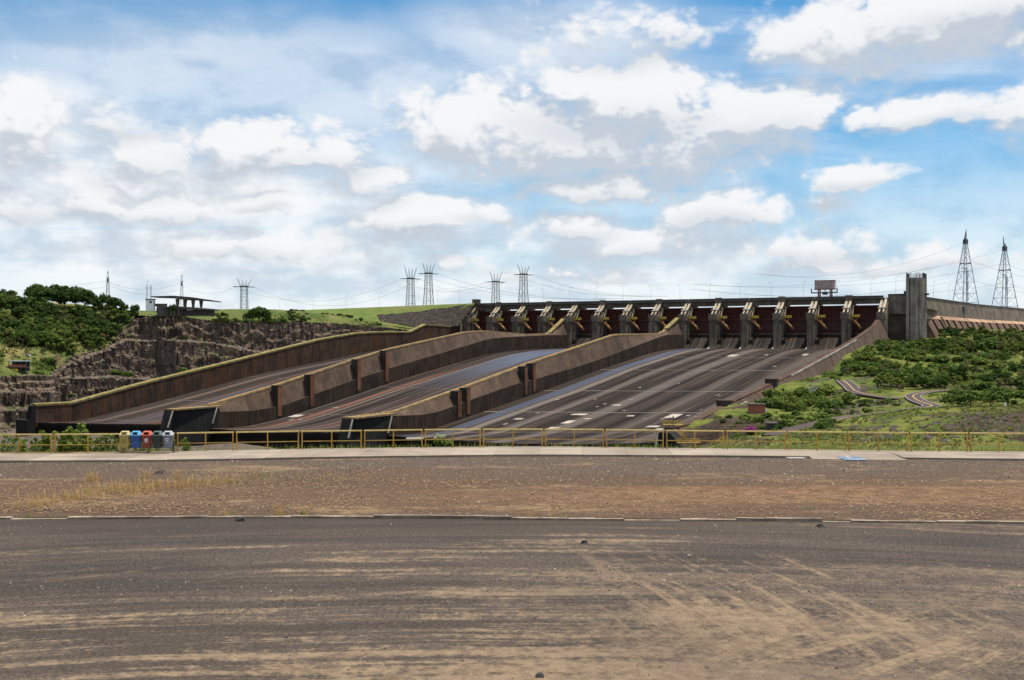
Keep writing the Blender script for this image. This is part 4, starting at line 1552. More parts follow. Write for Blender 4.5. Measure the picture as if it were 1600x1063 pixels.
def divider(a_l, a_w, zTop, zDark, dEnd, d_pil, lab, chR, wide):
    """left chute side at a_l, right face (splash wall) at a_w; upper face leans back from the splash wall to the coping"""
    root = empty('dividing_wall', D(a_l, 0, 0), ROT, lab, 'dividing wall', 'walls between the chutes')
    tf = dam_local(a_l, 0, 0)
    top_in = a_l + 1.8
    blk = dEnd - 27
    panels(root, tf, 'splash_wall_panel', M_DARKWALL, 20, blk, 12.0,
           lambda d: [(a_w - 1.4, min(zDark(d), zTop(d) - 0.4) - 0.02), (a_w, min(zDark(d), zTop(d) - 0.4)), (a_w, floor_z(chR, a_w, max(24, d)) - 3), (a_w - 1.4, floor_z(chR, a_w, max(24, d)) - 3)], 0.08)
    panels(root, tf, 'upper_slope_panel', M_SLOPE, 20, blk, 12.0,
           lambda d: [(a_l, -20 + min(0, zTop(d))), (a_l, zTop(d)), (top_in, zTop(d)), (a_w - 1.45, min(zDark(d), zTop(d) - 0.4) - 0.1), (a_w - 1.45, -20 + min(0, zTop(d)))], 0.03)
    ds = list(np.linspace(20, blk, 40))
    strip(root, tf, 'coping', M_COPE2, ds, lambda d: [(a_l - 0.1, zTop(d) + 0.02), (a_l - 0.1, zTop(d) + 0.8), (top_in + 0.2, zTop(d) + 0.65), (top_in + 0.35, zTop(d) - 0.3), (top_in + 0.1, zTop(d) + 0.02)])
    # sloping cap that runs up to the pier nose
    b = B(tf)
    b.prism([(a_l - 0.3, 47, zTop(47) + 0.3), (top_in + 1.4, 47, zTop(47) + 0.3), (top_in + 1.4, 47, zTop(47) + 1.5), (a_l - 0.3, 47, zTop(47) + 1.5)],
            [(a_l - 0.3, 18.5, zTop(18.5) + 0.3), (top_in + 1.4, 18.5, zTop(18.5) + 0.3), (top_in + 1.4, 18.5, zTop(18.5) + 1.5), (a_l - 0.3, 18.5, zTop(18.5) + 1.5)])
    b.build('sloping_cap', M_COPE, root)
    # square air-duct pilasters
    for d in d_pil:
        b = B(tf)
        zt = zTop(d) + 0.9
        b.box(a_w - 3.9, a_w + 0.35, d - 1.7, d + 1.7, floor_z(chR, a_w, d) - 2, zt)
        pb = b.build('pilaster', M_PILF, root)
        b = B(tf)
        b.box(a_w + 0.35, a_w + 0.5, d - 1.55, d + 1.55, floor_z(chR, a_w, d) + 1.5, zt - 0.3)
        b.build('rust_face', M_RUSTPIL, pb)
        b = B(tf)
        b.box(a_w - 4.0, a_w + 0.55, d - 1.8, d + 1.8, zt, zt + 0.35)
        b.build('cap_slab', M_SLOPE, pb)
    # end block at the flip lip
    zb = zTop(dEnd) - 0.2
    b = B(tf)
    b.prism([(a_l, blk, -62), (a_l, blk, zb), (a_w + 0.1, blk, zb), (a_w + 0.1, blk, -62)], [(a_l, dEnd + 9, -62), (a_l, dEnd, zb), (a_w - 1.5, dEnd, zb), (a_w - 0.5, dEnd + 9, -62)])
    b.build('end_block', M_BLACK, root)
    b = B(tf)
    b.box(a_l - 0.3, a_w + 0.2, blk - 4, dEnd - 0.5, zb + 0.01, zb + 0.7)
    b.build('end_platform', M_COPE2, root)
    for dd, oo in ((dEnd + 0.15, -1.3), (blk + 0.4, 0.15)):
        b = B(tf)
        b.tube((a_w + oo, dd, zb), (a_w + oo + 0.4, dd + 3.5, zb - 7.6), 0.42, 5)
        b.build('edge_angle', M_PALE, root)
    # rail stubs on the platform
    b = B(tf)
    for k in range(8):
        dd = blk - 2 + k * 3.6
        b.tube((a_w, dd, zb + 0.7), (a_w, dd, zb + 1.9), 0.10, 4)
    b.tube((a_w, blk - 2, zb + 1.85), (a_w, dEnd - 2, zb + 1.85), 0.09, 4)
    b.build('handrail', M_YELST, root)
    return root


def dark_pts(pts, a):
    r = sorted((inv(px, py, a) for px, py in pts))
    return interp(r)


z1T = interp([(17, 17.5), (47, 4.6), (80, 4.0), (151, 6.2), (179, 5.2), (274, -6.1), (305, -11.3), (378, -24.6), (428, -32.6), (454, -32.6)])
z1D = dark_pts([(860, 523.6), (800, 526.5), (764, 529.5), (700, 549), (607.7, 576), (550, 595), (439, 635), (387, 643), (323, 644)], 103)
pil1 = [inv(px, 560, 103)[0] for px in (436, 487, 560, 604)]
divider(96.0, 103.0, z1T, z1D, 452, pil1, 'dividing wall between the left and middle chutes, with four single rust-faced pilasters', 2, 1)
z2T = interp([(19, 16.5), (57, 4.4), (95, 3.9), (150, 3.3), (275, -13.3), (350, -24.4), (413, -33.2), (448, -33.2)])
z2D = dark_pts([(1042, 523), (990, 542), (921, 567.5), (837, 592.5), (800, 602), (735.5, 625.5), (700, 638.6), (670, 648), (607.5, 650.6)], 203)
pil2 = [inv(px, 580, 203)[0] for px in (717, 731, 821, 834)]
divider(196.0, 203.0, z2T, z2D, 448, pil2, 'dividing wall between the middle and right chutes, with pilasters in pairs', 3, 1)

# right outer wall
zR = interp([(14, 16), (40, 9.5), (88, 3.4), (113, 0.4), (200, -8.2), (300, -17.6), (400, -25.2), (447, -29.9), (474, -30.0)])
bat = lambda d: float(np.interp(d, [340, 430], [0.35, 1.05]))
root = empty('chute_wall', D(347, 0, 0), ROT, 'outer wall of the right chute, its sloping back face rising from the green hillside', 'chute wall')
tf = dam_local(347, 0, 0)
panels(root, tf, 'wall_panel', M_SLOPE, 22, 470, 14.0,
       lambda d: [(347.2, floor_z(3, 347, max(24, d)) - 3), (347.6, zR(d)), (350.6, zR(d)), (352.2 + bat(d) * 16, zR(d) - 16), (352.2 + bat(d) * 16, zR(d) - 22), (349, zR(d) - 24)], 0.06)
ds = list(np.linspace(22, 470, 44))
strip(root, tf, 'coping', M_WALL, ds, lambda d: [(347.4, zR(d) + 0.02), (347.4, zR(d) + 0.7), (350.3, zR(d) + 0.7), (350.3, zR(d) + 0.02)])
strip(root, tf, 'pale_edge', M_PALE, list(np.linspace(120, 300, 20)), lambda d: [(350.45, zR(d) + 0.02), (350.45, zR(d) + 0.75), (350.95, zR(d) + 0.75), (350.95, zR(d) - 0.2)])
strip(root, tf, 'pale_edge', M_PALE, list(np.linspace(385, 445, 8)), lambda d: [(351.9, zR(d) - 1.5), (351.9, zR(d) - 0.8), (352.5, zR(d) - 0.8), (352.5, zR(d) - 1.6)])
for px, py in ((1207, 597), (1133, 635)):
    d, z = inv(px, py, 350)
    b = B(tf)
    b.box(347.0, 352.4, d - 1.8, d + 1.8, zR(d) - 9, zR(d) + 2.4)
    pb = b.build('pilaster', M_PILF, root)
    b = B(tf)
    b.box(346.8, 352.6, d - 2.0, d + 2.0, zR(d) + 2.4, zR(d) + 2.8)
    b.build('cap_slab', M_SLOPE, pb)
b = B(tf)
b.prism([(347, 470, -62), (347, 470, -30.5), (351, 470, -30.5), (370, 470, -48), (370, 470, -62)], [(347, 481, -62), (347, 475, -30.6), (351, 475, -30.6), (369, 481, -48), (369, 481, -62)])
b.build('end_block', M_BLACK, root)
b = B(tf)
b.tube((346.8, 475.1, -30.4), (346.8, 478.4, -40), 0.4, 5)
b.build('edge_angle', M_PALE, root)
b = B(tf)                                                     # white drain line down the back face
b.tube((350.9, 190, zR(190) - 0.2), (356.0, 188, zR(190) - 12), 0.35, 5)
b.build('drain_pipe', M_PALE, root)

# ------------------------------------------------------------------ piers, hoists, gates
M_TRUN = M_HOISTD


def make_pier_meshes():
    out = {}
    tf = lambda a, d, z: (a, -d, z)
    b = B(tf)
    plan = [(-2.5, -18), (-2.5, 17.2), (-1.6, 19), (0.9, 19), (2.5, 16.2), (2.5, -18)]
    b.prism([(a, d, -9) for a, d in plan], [(a, d, 15.5) for a, d in plan])
    b.box(-2.5, 2.5, -18, -1.0, 15.5, 30.6)
    b.hexa([(-2.5, -1, 15.5), (2.5, -1, 15.5), (2.5, 9, 15.5), (-2.5, 9, 15.5)], [(-2.5, -1, 25.6), (2.5, -1, 25.6), (2.5, 9, 19.0), (-2.5, 9, 19.0)])
    out['pier_shaft'] = b.mesh('pier_shaft', M_PIER)
    b = B(tf)
    plan = [(-3.0, 8.8), (-3.0, 17.6), (-2.0, 19.7), (1.2, 19.7), (3.0, 16.8), (3.0, 8.8)]
    b.prism([(a, d, 15.3) for a, d in plan], [(a, d, 19.4) for a, d in plan])
    out['pier_head'] = b.mesh('pier_head', M_PIER)
    b = B(tf)                                                  # rails round the head
    for a in (-2.8, 2.8):
        b.tube((a, 10, 20.4), (a, 17, 20.4), 0.12, 4)
        for d in (10, 13.5, 17):
            b.tube((a, d, 19.4), (a, d, 20.4), 0.12, 4)
    out['head_rail'] = b.mesh('head_rail', M_HOIST)
    # inclined hoist: two girders with a slot between, crosshead and feet
    def inc(a0, a1, d0, z0, d1, z1, th):
        b = B(tf)
        nd, nz = (z1 - z0), (d0 - d1)
        L = math.hypot(nd, nz)
        nd, nz = nd / L * th, nz / L * th
        b.prism([(a0, d0, z0), (a1, d0, z0), (a1, d0 + nd, z0 + nz), (a0, d0 + nd, z0 + nz)], [(a0, d1, z1), (a1, d1, z1), (a1, d1 + nd, z1 + nz), (a0, d1 + nd, z1 + nz)])
        return b
    out['hoist_beam_l'] = inc(-2.2, -0.55, 8.3, 22.6, -1.5, 29.4, 1.3).mesh('hoist_beam', M_HOIST)
    out['hoist_beam_r'] = inc(0.55, 2.2, 8.3, 22.6, -1.5, 29.4, 1.3).mesh('hoist_beam', M_HOIST)
    out['hoist_plate'] = inc(-2.0, 2.0, 8.6, 21.6, -1.0, 28.0, 0.7).mesh('hoist_plate', M_HOISTD)
    out['hoist_crosshead'] = inc(-2.9, 2.9, 8.9, 21.9, 7.8, 22.7, 2.0).mesh('hoist_crosshead', M_HOISTD)
    out['hoist_leg_l'] = inc(-1.9, -0.9, 14.5, 19.3, 9.0, 22.4, 0.9).mesh('hoist_leg', M_HOIST)
    out['hoist_leg_r'] = inc(0.9, 1.9, 14.5, 19.3, 9.0, 22.4, 0.9).mesh('hoist_leg', M_HOIST)
    b = B(tf)
    b.box(-2.2, 2.2, 12.6, 15.4, 19.4, 20.6)
    out['hoist_foot'] = b.mesh('hoist_foot', M_HOISTD)
    # arms and platform on the right side of the pier
    b = B(tf)
    b.box(3.0, 8.6, 6.6, 9.2, 16.9, 17.5)
    out['arm_platform'] = b.mesh('arm_platform', M_STRUT)
    b = B(tf)
    b.box(3.0, 9.6, 9.2, 9.4, 17.0, 18.9)
    for k in range(5):
        b.tube((3.1 + 1.35 * k, 6.7, 17.5), (3.1 + 1.35 * k, 6.7, 18.8), 0.09, 4)
    b.tube((3.1, 6.7, 18.8), (8.5, 6.7, 18.8), 0.09, 4)
    out['platform_rail'] = b.mesh('platform_rail', M_YELST)
    b = B(tf)
    b.tube((3.1, 8.6, 16.6), (9.6, 4.0, 8.8), 0.85, 4)
    out['gate_arm'] = b.mesh('gate_arm', M_STRUT)
    b = B(tf)
    b.tube((6.9, 8.0, 16.9), (6.4, 6.2, 12.4), 0.42, 4)
    out['platform_post'] = b.mesh('platform_post', M_STRUT)
    b = B(tf)
    b.tube((3.4, 0.2, 26), (3.3, 5.4, 17.4), 0.42, 5)
    b.box(2.55, 3.7, -0.6, 1.4, 22.4, 26.0)
    out['gate_stem'] = b.mesh('gate_stem', M_HOIST)
    b = B(tf)
    b.box(-2.7, 2.7, -0.95, 0.5, 29.2, 33.6)
    out['lift_shaft'] = b.mesh('lift_shaft', M_PIER)
    return out


PM = make_pier_meshes()
pier_names = ['leftmost'] + [f'{ORD[k]} from the left' for k in range(1, 14)] + ['rightmost']
for k in range(15):
    root = empty('spillway_pier', D(25 * k, 0, 0), ROT, f'concrete gate pier with inclined hoist, {pier_names[k]} of the fifteen along the dam', 'gate pier', 'piers between the spillway gates')
    names = ['pier_shaft', 'pier_head', 'head_rail', 'hoist_beam_l', 'hoist_beam_r', 'hoist_plate', 'hoist_crosshead', 'hoist_leg_l', 'hoist_leg_r', 'hoist_foot']
    if k < 14:
        names += ['arm_platform', 'platform_rail', 'gate_arm', 'platform_post', 'gate_stem']
    if k % 2 == 1:
        names.append('lift_shaft')
    for nm in names:
        link_mesh(PM[nm].name.split('.')[0], PM[nm], root)

# radial gates
tfg = lambda a, d, z: (a, -d, z)
RG, ZC, DC = 20.5, 15.0, 15.5


def skin_d(z):
    return DC - math.sqrt(max(0.1, RG ** 2 - (z - ZC) ** 2))


def skin_strip(a0, a1, off, z0, z1, th, n=9):
    b = B(tfg)
    zs = np.linspace(z0, z1, n)
    b.grid([[(a0, skin_d(z) + off, z), (a1, skin_d(z) + off, z)] for z in zs])
    if th:
        b.grid([[(a0, skin_d(z) + off - th, z), (a0, skin_d(z) + off, z)] for z in zs])
        b.grid([[(a1, skin_d(z) + off, z), (a1, skin_d(z) + off - th, z)] for z in zs])
    return b


g_skin = skin_strip(-9.95, 9.95, 0, 4.7, 25.6, 0.3).mesh('skin_plate', M_GATE)
g_rib = skin_strip(-0.2, 0.2, 0.65, 4.9, 25.5, 0.65).mesh('gate_rib', M_RIB)
b = B(tfg)
b.box(-9.9, 9.9, skin_d(16) + 0.66, skin_d(16) + 1.25, 15.6, 16.2)
g_beam = b.mesh('gate_beam', M_RIB)
b = B(tfg)
b.box(-9.9, 9.9, skin_d(8) + 0.66, skin_d(8) + 1.2, 7.4, 7.9)
g_beam2 = b.mesh('gate_beam', M_RIB)
b = B(tfg)
b.box(-9.9, 9.9, skin_d(25.5) - 0.2, skin_d(25.5) + 1.0, 25.5, 26.0)
g_top = b.mesh('gate_top_girder', M_RIB)
gate_names = ['leftmost'] + [f'{ORD[k]} from the left' for k in range(1, 13)] + ['rightmost']
for k in range(14):
    root = empty('radial_gate', D(25 * k + 12.5, 0, 0), ROT, f'dark red steel spillway gate, {gate_names[k]} of the fourteen in the dam', 'spillway gate', 'red spillway gates')
    link_mesh('skin_plate', g_skin, root)
    for j in range(9):
        link_mesh('gate_rib', g_rib, root, (-8.8 + 2.2 * j, 0, 0))
    link_mesh('gate_beam', g_beam, root)
    link_mesh('gate_beam', g_beam2, root)
    link_mesh('gate_top_girder', g_top, root)

# road bridge over the gates
root = empty('road_bridge', D(0, 0, 0), ROT, 'dark concrete road bridge running along the top of the spillway gates', 'bridge')
tf = dam_local(0, 0, 0)
b = B(tf)
b.box(-2.5, 25, -13, -1.2, 27.0, 30.4)
beam_me = None
b = B(tf)
b.box(-9.9, 9.9, -11.5, -0.9, 27.2, 30.6)
beam_me = b.mesh('deck_beam', M_DECK)
b = B(tf)
b.box(-12.45, 12.45, -12.6, 0.4, 30.65, 31.5)
slab_me = b.mesh('deck_slab', M_DECK)
b = B(tf)
b.box(-12.4, 12.4, 0.1, 0.42, 31.52, 33.0)
par_me = b.mesh('parapet', M_FASCIA)
for k in range(14):
    for nm, me in (('deck_beam', beam_me), ('deck_slab', slab_me), ('parapet', par_me)):
        link_mesh(nm, me, root, (25 * k + 12.5, 0, 0))

# block at the left end of the bridge
root = empty('end_hut', D(0, 0, 31.5), ROT, 'small dark concrete block standing on the left end of the bridge', 'hut')
tf = dam_local(0, 0, 31.5)
b = B(tf)
b.box(-2.6, 2.6, -7, -0.8, 31.55, 36.2)
b.build('wall', M_DECK, root)
b = B(tf)
b.box(-2.9, 2.9, -7.3, -0.5, 36.2, 36.7)
b.build('roof', M_FASCIA, root)

# abutment and hoist tower at the right end
root = empty('abutment', D(352, 0, 0), ROT, 'concrete abutment block with buff recessed wall beside the tall square tower', 'abutment')
tf = dam_local(352, 0, 0)
b = B(tf)
b.box(352.55, 368.5, -12, -2.0, 19.2, 33.0)
b.build('upper_wall', M_BLOCK, root)
b = B(tf)
b.box(352.55, 368.5, -12, -4.5, -12, 19.15)
b.build('infill_wall', M_RECESS, root)
b = B(tf)
b.prism([(349.9, -3, -10), (349.9, -3, 31.4), (353.2, -3, 31.4), (353.2, -3, -10)], [(349.9, 22, -10), (349.9, 14, 12), (353.2, 14, 12), (353.2, 22, -10)])
b.build('side_buttress', M_PIER, root)
b = B(tf)
b.prism([(354, -1.5, -14), (354, -1.5, -1.5), (366, -1.5, -6), (366, -1.5, -14)], [(354, 16, -14), (354, 14, -2), (364, 10, -8), (364, 12, -14)])
b.build('stone_apron', M_SLOPE, root)
b = B(tf)
b.box(352.6, 380, -12.6, -1.6, 33.02, 34.0)
b.build('parapet', M_FASCIA, root)

root = empty('tower', D(372, 0, 0), ROT, 'tall ribbed concrete tower with starter bars on top at the right end of the dam', 'tower')
tf = dam_local(372, 0, 0)
plan = [(366.6, -9), (366.6, 10), (368.6, 10.0), (368.6, 8.8), (369.6, 8.8), (369.6, 10.2), (373.2, 10.2), (374.6, 7.4), (374.0, 7.1), (374.6, 5.9), (375.2, 6.2), (376.9, 3.0), (378.6, -9)]
b = B(tf)
b.prism([(a, d, -8) for a, d in plan], [(a, d, 45.0) for a, d in plan])
b.build('tower_shaft', M_BLOCK, root)
b = B(tf)
for i_ in range(len(plan)):
    a0_, d0_ = plan[i_]
    a1_, d1_ = plan[(i_ + 1) % len(plan)]
    L = math.hypot(a1_ - a0_, d1_ - d0_)
    for s in range(max(1, int(L / 0.9))):
        f = (s + 0.5) / max(1, int(L / 0.9))
        aa, dd = a0_ + (a1_ - a0_) * f, d0_ + (d1_ - d0_) * f
        b.tube((aa * 0.985 + 372 * 0.015, dd * 0.95, 45), (aa * 0.985 + 372 * 0.015, dd * 0.95, 48.2 + 0.8 * random.random()), 0.16, 4)
b.build('starter_bars', M_DSTEEL, root)
b = B(tf)
b.box(363.5, 366.55, -11, -2, 34.0, 36.0)
b.build('side_step', M_DECK, root)

# wing dam curving away to the right
W = [at(x, y, 33 * 1600 / (531.5 - y)) for x, y in [(1430, 461.6), (1470, 467.3), (1525, 475.2), (1600, 482.4), (1700, 489.5), (1850, 496)]]
cum = [0]
for p, q in zip(W, W[1:]):
    cum.append(cum[-1] + (q - p).length)


def wing(s):
    x, y = np.interp(s, cum, [p.x for p in W]), np.interp(s, cum, [p.y for p in W])
    e = 5.0
    dx = np.interp(s + e, cum, [p.x for p in W]) - np.interp(s - e, cum, [p.x for p in W])
    dy = np.interp(s + e, cum, [p.y for p in W]) - np.interp(s - e, cum, [p.y for p in W])
    L = math.hypot(dx, dy) or 1
    return Vector((x, y, 0)), Vector((dy / L, -dx / L, 0))


land = [Vector((-9000, 1500, 18))] + [cre_f[k] + Vector((60, 80, -15)) for k in range(NE - 1, -1, -17)] + [D(-6, -70, 18), D(390, -70, 18)]
land += [wing(s_)[0] - wing(s_)[1] * 40 + Vector((0, 0, 18)) for s_ in np.linspace(120, cum[-1] - 8, 8)] + [Vector((9000, 3500, 18)), Vector((9000, 9000, 18)), Vector((-9000, 9000, 18))]
flat_sheet('far_land', land, M_LAND)
worg = W[0].copy()
worg.z = 0
root = empty('wing_dam', worg, 0, 'grey concrete wing dam curving away to the right behind the trees, with an orange ledge', 'dam')


def wp(s, out, z):
    p, n = wing(s)
    v = p + n * out - worg
    return (v.x, v.y, z)


S1 = cum[-1] - 6
k = 0
s = 2.0
while s < S1 - 24:
    e = s + 24.0
    for nm, mt, prof, g_ in (
            ('wall_panel', M_WING, [(-6, 19.0), (-6, 32.2), (0, 32.2), (1.6, 19.0)], 0.18),
            ('ledge', M_LEDGE, [(-4, 16.0), (-4, 18.98), (1.7, 18.98), (5.2, 16.2), (5.2, 16.0)], 0.25),
            ('crest_slab', M_FASCIA, [(-7, 32.25), (-7, 33.0), (0.5, 33.0), (0.5, 32.25)], 0.02)):
        b = B()
        b.prism([wp(s + g_, o_, z) for o_, z in prof], [wp(e - g_, o_, z) for o_, z in prof])
        b.build(nm, mt, root)
    b = B()
    prof = [(-4, -14), (-4, 15.95), (5.2, 15.95), (16.5, -6), (16.5, -14)]
    b.prism([wp(s + 7.0, o_, z) for o_, z in prof], [wp(e - 0.3, o_, z) for o_, z in prof])
    b.build('buttress', M_WINGSL, root)
    b = B()
    prof = [(-4, -14), (-4, 15.9), (0, 15.9), (2.0, -14)]
    b.prism([wp(s + 0.3, o_, z) for o_, z in prof], [wp(s + 6.95, o_, z) for o_, z in prof])
    b.build('recess_wall', M_WINGSL, root)
    if k == 6:
        b = B()
        b.prism([wp(s + 15, o_, z) for o_, z in [(0.3, 24), (0.3, 29), (2.2, 29), (2.2, 24)]], [wp(s + 21, o_, z) for o_, z in [(0.3, 24), (0.3, 29), (2.2, 29), (2.2, 24)]])
        b.build('dark_hatch', M_DSTEEL, root)
    s = e
    k += 1


# ================================================================== TREES AND BUSHES
def hL(x, y):
    X, Y = np.array([[x]]), np.array([[y]])
    return float((hillL(X, Y) + 0.5 * fbm(X, Y, 0.05, 5, 5.0))[0, 0])


def leaf_cloud(centres, radii, per, size, up=0.35, seed=0):
    r = np.random.default_rng(seed)
    V = []
    for (c, rad) in zip(centres, radii):
        n = int(per)
        u = r.normal(size=(n, 3))
        u /= np.linalg.norm(u, axis=1, keepdims=True)
        rr = rad * (0.45 + 0.75 * r.random((n, 1)))
        p = np.asarray(c) + u * rr * np.array([1, 1, 0.72])
        nrm = u + r.normal(size=(n, 3)) * 0.55 + np.array([0, 0, up])
        nrm /= np.linalg.norm(nrm, axis=1, keepdims=True)
        t = np.cross(nrm, r.normal(size=(n, 3)))
        t /= np.linalg.norm(t, axis=1, keepdims=True) + 1e-9
        bt = np.cross(nrm, t)
        s = size * (0.45 + 1.2 * r.random((n, 1)))
        t, bt = t * s, bt * s * (0.45 + 0.5 * r.random((n, 1)))
        V.append(np.stack([p - t, p - bt * 0.9 + nrm * s * 0.12, p + t, p + bt], 1))
    V = np.concatenate(V).reshape(-1, 3)
    F = np.arange(len(V)).reshape(-1, 4)
    return V, F


def trunk_mesh(h, r, spread, nl, seed, zc0):
    rr = random.Random(seed)
    b = B()
    b.tube((0, 0, -0.8), (0.1, 0.05, zc0), r, 7, r * 0.7)
    for k in range(nl):
        a = 2 * math.pi * (k + rr.random() * 0.6) / nl
        q = Vector((math.cos(a) * spread * 0.55, math.sin(a) * spread * 0.55, zc0 + (h - zc0) * (0.35 + 0.3 * rr.random())))
        b.tube((0.1, 0.05, zc0 - 0.2), q, r * 0.5, 5, r * 0.22)
        e = q + Vector((math.cos(a) * spread * 0.3, math.sin(a) * spread * 0.3, (h - zc0) * 0.2))
        b.tube(q, e, r * 0.22, 4, r * 0.08)
    return b.mesh('trunk', M_TRUNK)


PROTO = {}


def proto(kind, h, spread, zc0, nclump, per, leaf, mat, seed, shape='round'):
    rr = random.Random(seed)
    cs, rs = [], []
    for k in range(nclump):
        a = 2 * math.pi * rr.random()
        q = math.sqrt(rr.random())
        if shape == 'round':
            e = math.acos(1 - 1.6 * rr.random())
            R = 0.30 + 0.62 * rr.random()
            c = (spread * R * math.sin(e) * math.cos(a), spread * R * math.sin(e) * math.sin(a), zc0 * 0.6 + (h - zc0 * 0.6) * (0.42 + 0.52 * R * math.cos(e)))
            rad = spread * (0.15 + 0.25 * rr.random() ** 1.3)
        elif shape == 'flat':
            c = (spread * 0.86 * q * math.cos(a), spread * 0.86 * q * math.sin(a), h * (0.90 - 0.30 * q * q) - 0.34 * h * rr.random() ** 1.6)
            rad = spread * (0.15 + 0.10 * rr.random())
        else:   # bush, foliage down to the ground
            c = (spread * 0.7 * q * math.cos(a), spread * 0.7 * q * math.sin(a), h * (0.22 + 0.5 * rr.random() * (1 - 0.6 * q)))
            rad = spread * (0.24 + 0.16 * rr.random())
        cs.append(c)
        rs.append(rad)
    V, F = leaf_cloud(cs, rs, per, leaf, seed=seed)
    crown = np_mesh('crown', V, F, mat)
    tr = trunk_mesh(h * 0.85, 0.03 * h + 0.05, spread, 5, seed, zc0)
    PROTO.setdefault(kind, []).append((crown, tr, h))


for i in range(3):
    proto('dark_tree', 9.0, 5.0, 2.6, 22, 62, 0.50, M_LEAFD, 10 + i)
    proto('mid_tree', 8.0, 4.4, 2.4, 20, 60, 0.46, M_LEAFM, 20 + i)
    proto('light_tree', 7.0, 3.8, 2.2, 17, 52, 0.42, M_LEAFL, 30 + i)
    proto('olive_tree', 6.5, 3.4, 1.8, 13, 40, 0.40, M_LEAFO, 40 + i)
    proto('umbrella_tree', 13.0, 10.0, 3.2, 90, 60, 0.55, M_LEAFD, 50 + i, 'flat')
    proto('flat_tree', 6.0, 4.4, 2.2, 24, 48, 0.36, M_LEAFM, 60 + i, 'flat')
    proto('dark_bush', 3.0, 2.3, 0.5, 12, 46, 0.32, M_LEAFD, 70 + i, 'bush')
    proto('mid_bush', 2.8, 2.4, 0.5, 12, 46, 0.31, M_LEAFM, 80 + i, 'bush')
    proto('light_bush', 2.4, 2.2, 0.4, 11, 42, 0.29, M_LEAFL, 90 + i, 'bush')


def place(kind, loc, h, label, cat, group=None, wide=1.0, name=None):
    crown, tr, h0 = random.choice(PROTO[kind])
    base = name or ('bush' if 'bush' in kind else 'tree')
    root = empty(base, loc, random.uniform(0, 6.28), label, cat, group)
    s = h / h0
    root.scale = (s * wide, s * wide, s)
    link_mesh('crown', crown, root)
    link_mesh('trunk', tr, root)
    return root


LBL = {}


def scatter(px0, px1, Y0, Y1, n, kinds, h0, h1, hf, where, sep=0.55, ok=None):
    got = []
    tries = 0
    while len(got) < n and tries < n * 30:
        tries += 1
        px, Y = random.uniform(px0, px1), random.uniform(Y0, Y1)
        X = (px - 800) / 1600 * Y
        a, d = to_ad(X, Y)
        if ok and not ok(px, X, Y, a, d):
            continue
        h = random.uniform(h0, h1)
        if any((X - q[0]) ** 2 + (Y - q[1]) ** 2 < (sep * 0.5 * (h + q[2])) ** 2 for q in got):
            continue
        got.append((X, Y, h))
        kind = random.choice(kinds)
        word = {'dark': 'dark green', 'mid': 'mid green', 'light': 'bright green', 'olive': 'thin olive green', 'flat': 'flat-topped green', 'umbrella': 'broad umbrella-crowned'}[kind.split('_')[0]]
        thing = kind.split('_')[1]
        if thing == 'tree' and kind[:5] in ('light', 'olive'):
            thing = 'shrub'  # light and olive kinds are small trees with trunks
        row = ['front', 'middle', 'back'][min(2, int(3 * (Y - Y0) / (Y1 - Y0)))]
        side = ['left', 'centre', 'right'][min(2, int(3 * (px - px0) / (px1 - px0)))]
        place(kind, (X, Y, hf(X, Y) - 0.25), h, f'{word} {thing} {where}, {row} {side}', thing, f'{dict(bush="bushes", shrub="small trees", tree="trees")[thing]} {where}', random.uniform(0.85, 1.25), thing)


def okR(px, X, Y, a, d):
    if a < 358 and d < 530:
        return False
    p = np.array([[X]]), np.array([[Y]])
    return float(roadmask(*p)[0, 0]) > 0.25


# right side
scatter(1462, 1630, 612, 765, 78, ['dark_tree', 'mid_tree', 'mid_tree', 'light_tree', 'olive_tree'], 6.0, 9.0, hR, 'in the dense wood below the wing dam', 0.55, okR)
scatter(1358, 1500, 600, 716, 46, ['mid_tree', 'light_tree', 'dark_bush', 'mid_tree'], 3.5, 7, hR, 'on the slope in front of the tower', 0.5, okR)
scatter(1326, 1470, 540, 620, 46, ['mid_tree', 'light_tree', 'olive_tree', 'light_bush', 'mid_bush'], 3.5, 6.5, hR, 'beside the back of the right chute wall', 0.55, okR)
scatter(1470, 1630, 490, 605, 44, ['mid_tree', 'olive_tree', 'light_bush', 'mid_bush', 'mid_bush', 'dark_bush'], 3, 6.5, hR, 'on the upper hillside at the right', 0.6, okR)
scatter(1300, 1480, 440, 540, 30, ['mid_bush', 'dark_bush', 'light_bush', 'olive_tree'], 2.4, 4.6, hR, 'on the hillside above the brown road', 0.7, okR)
scatter(1370, 1500, 405, 440, 26, ['mid_tree', 'dark_tree', 'light_tree'], 4.5, 7.5, hR, 'in the thicket behind the winding road', 0.5, okR)
scatter(1490, 1630, 385, 480, 30, ['mid_bush', 'dark_tree', 'olive_tree', 'light_bush'], 3, 6, hR, 'on the terrace behind the shade trees', 0.6, okR)
scatter(1188, 1330, 368, 425, 38, ['mid_tree', 'dark_tree', 'light_tree', 'mid_bush', 'light_bush'], 3.0, 6.0, hR, 'around the red brick hut', 0.5, okR)
scatter(1290, 1420, 330, 400, 22, ['mid_bush', 'dark_bush', 'olive_tree'], 1.6, 3.2, hR, 'on the rough ground inside the road bend', 0.8, okR)
scatter(1120, 1300, 300, 352, 34, ['light_bush', 'mid_bush', 'dark_bush'], 1.2, 3.0, hR, 'on the green slope in front of the brick hut', 0.8, okR)
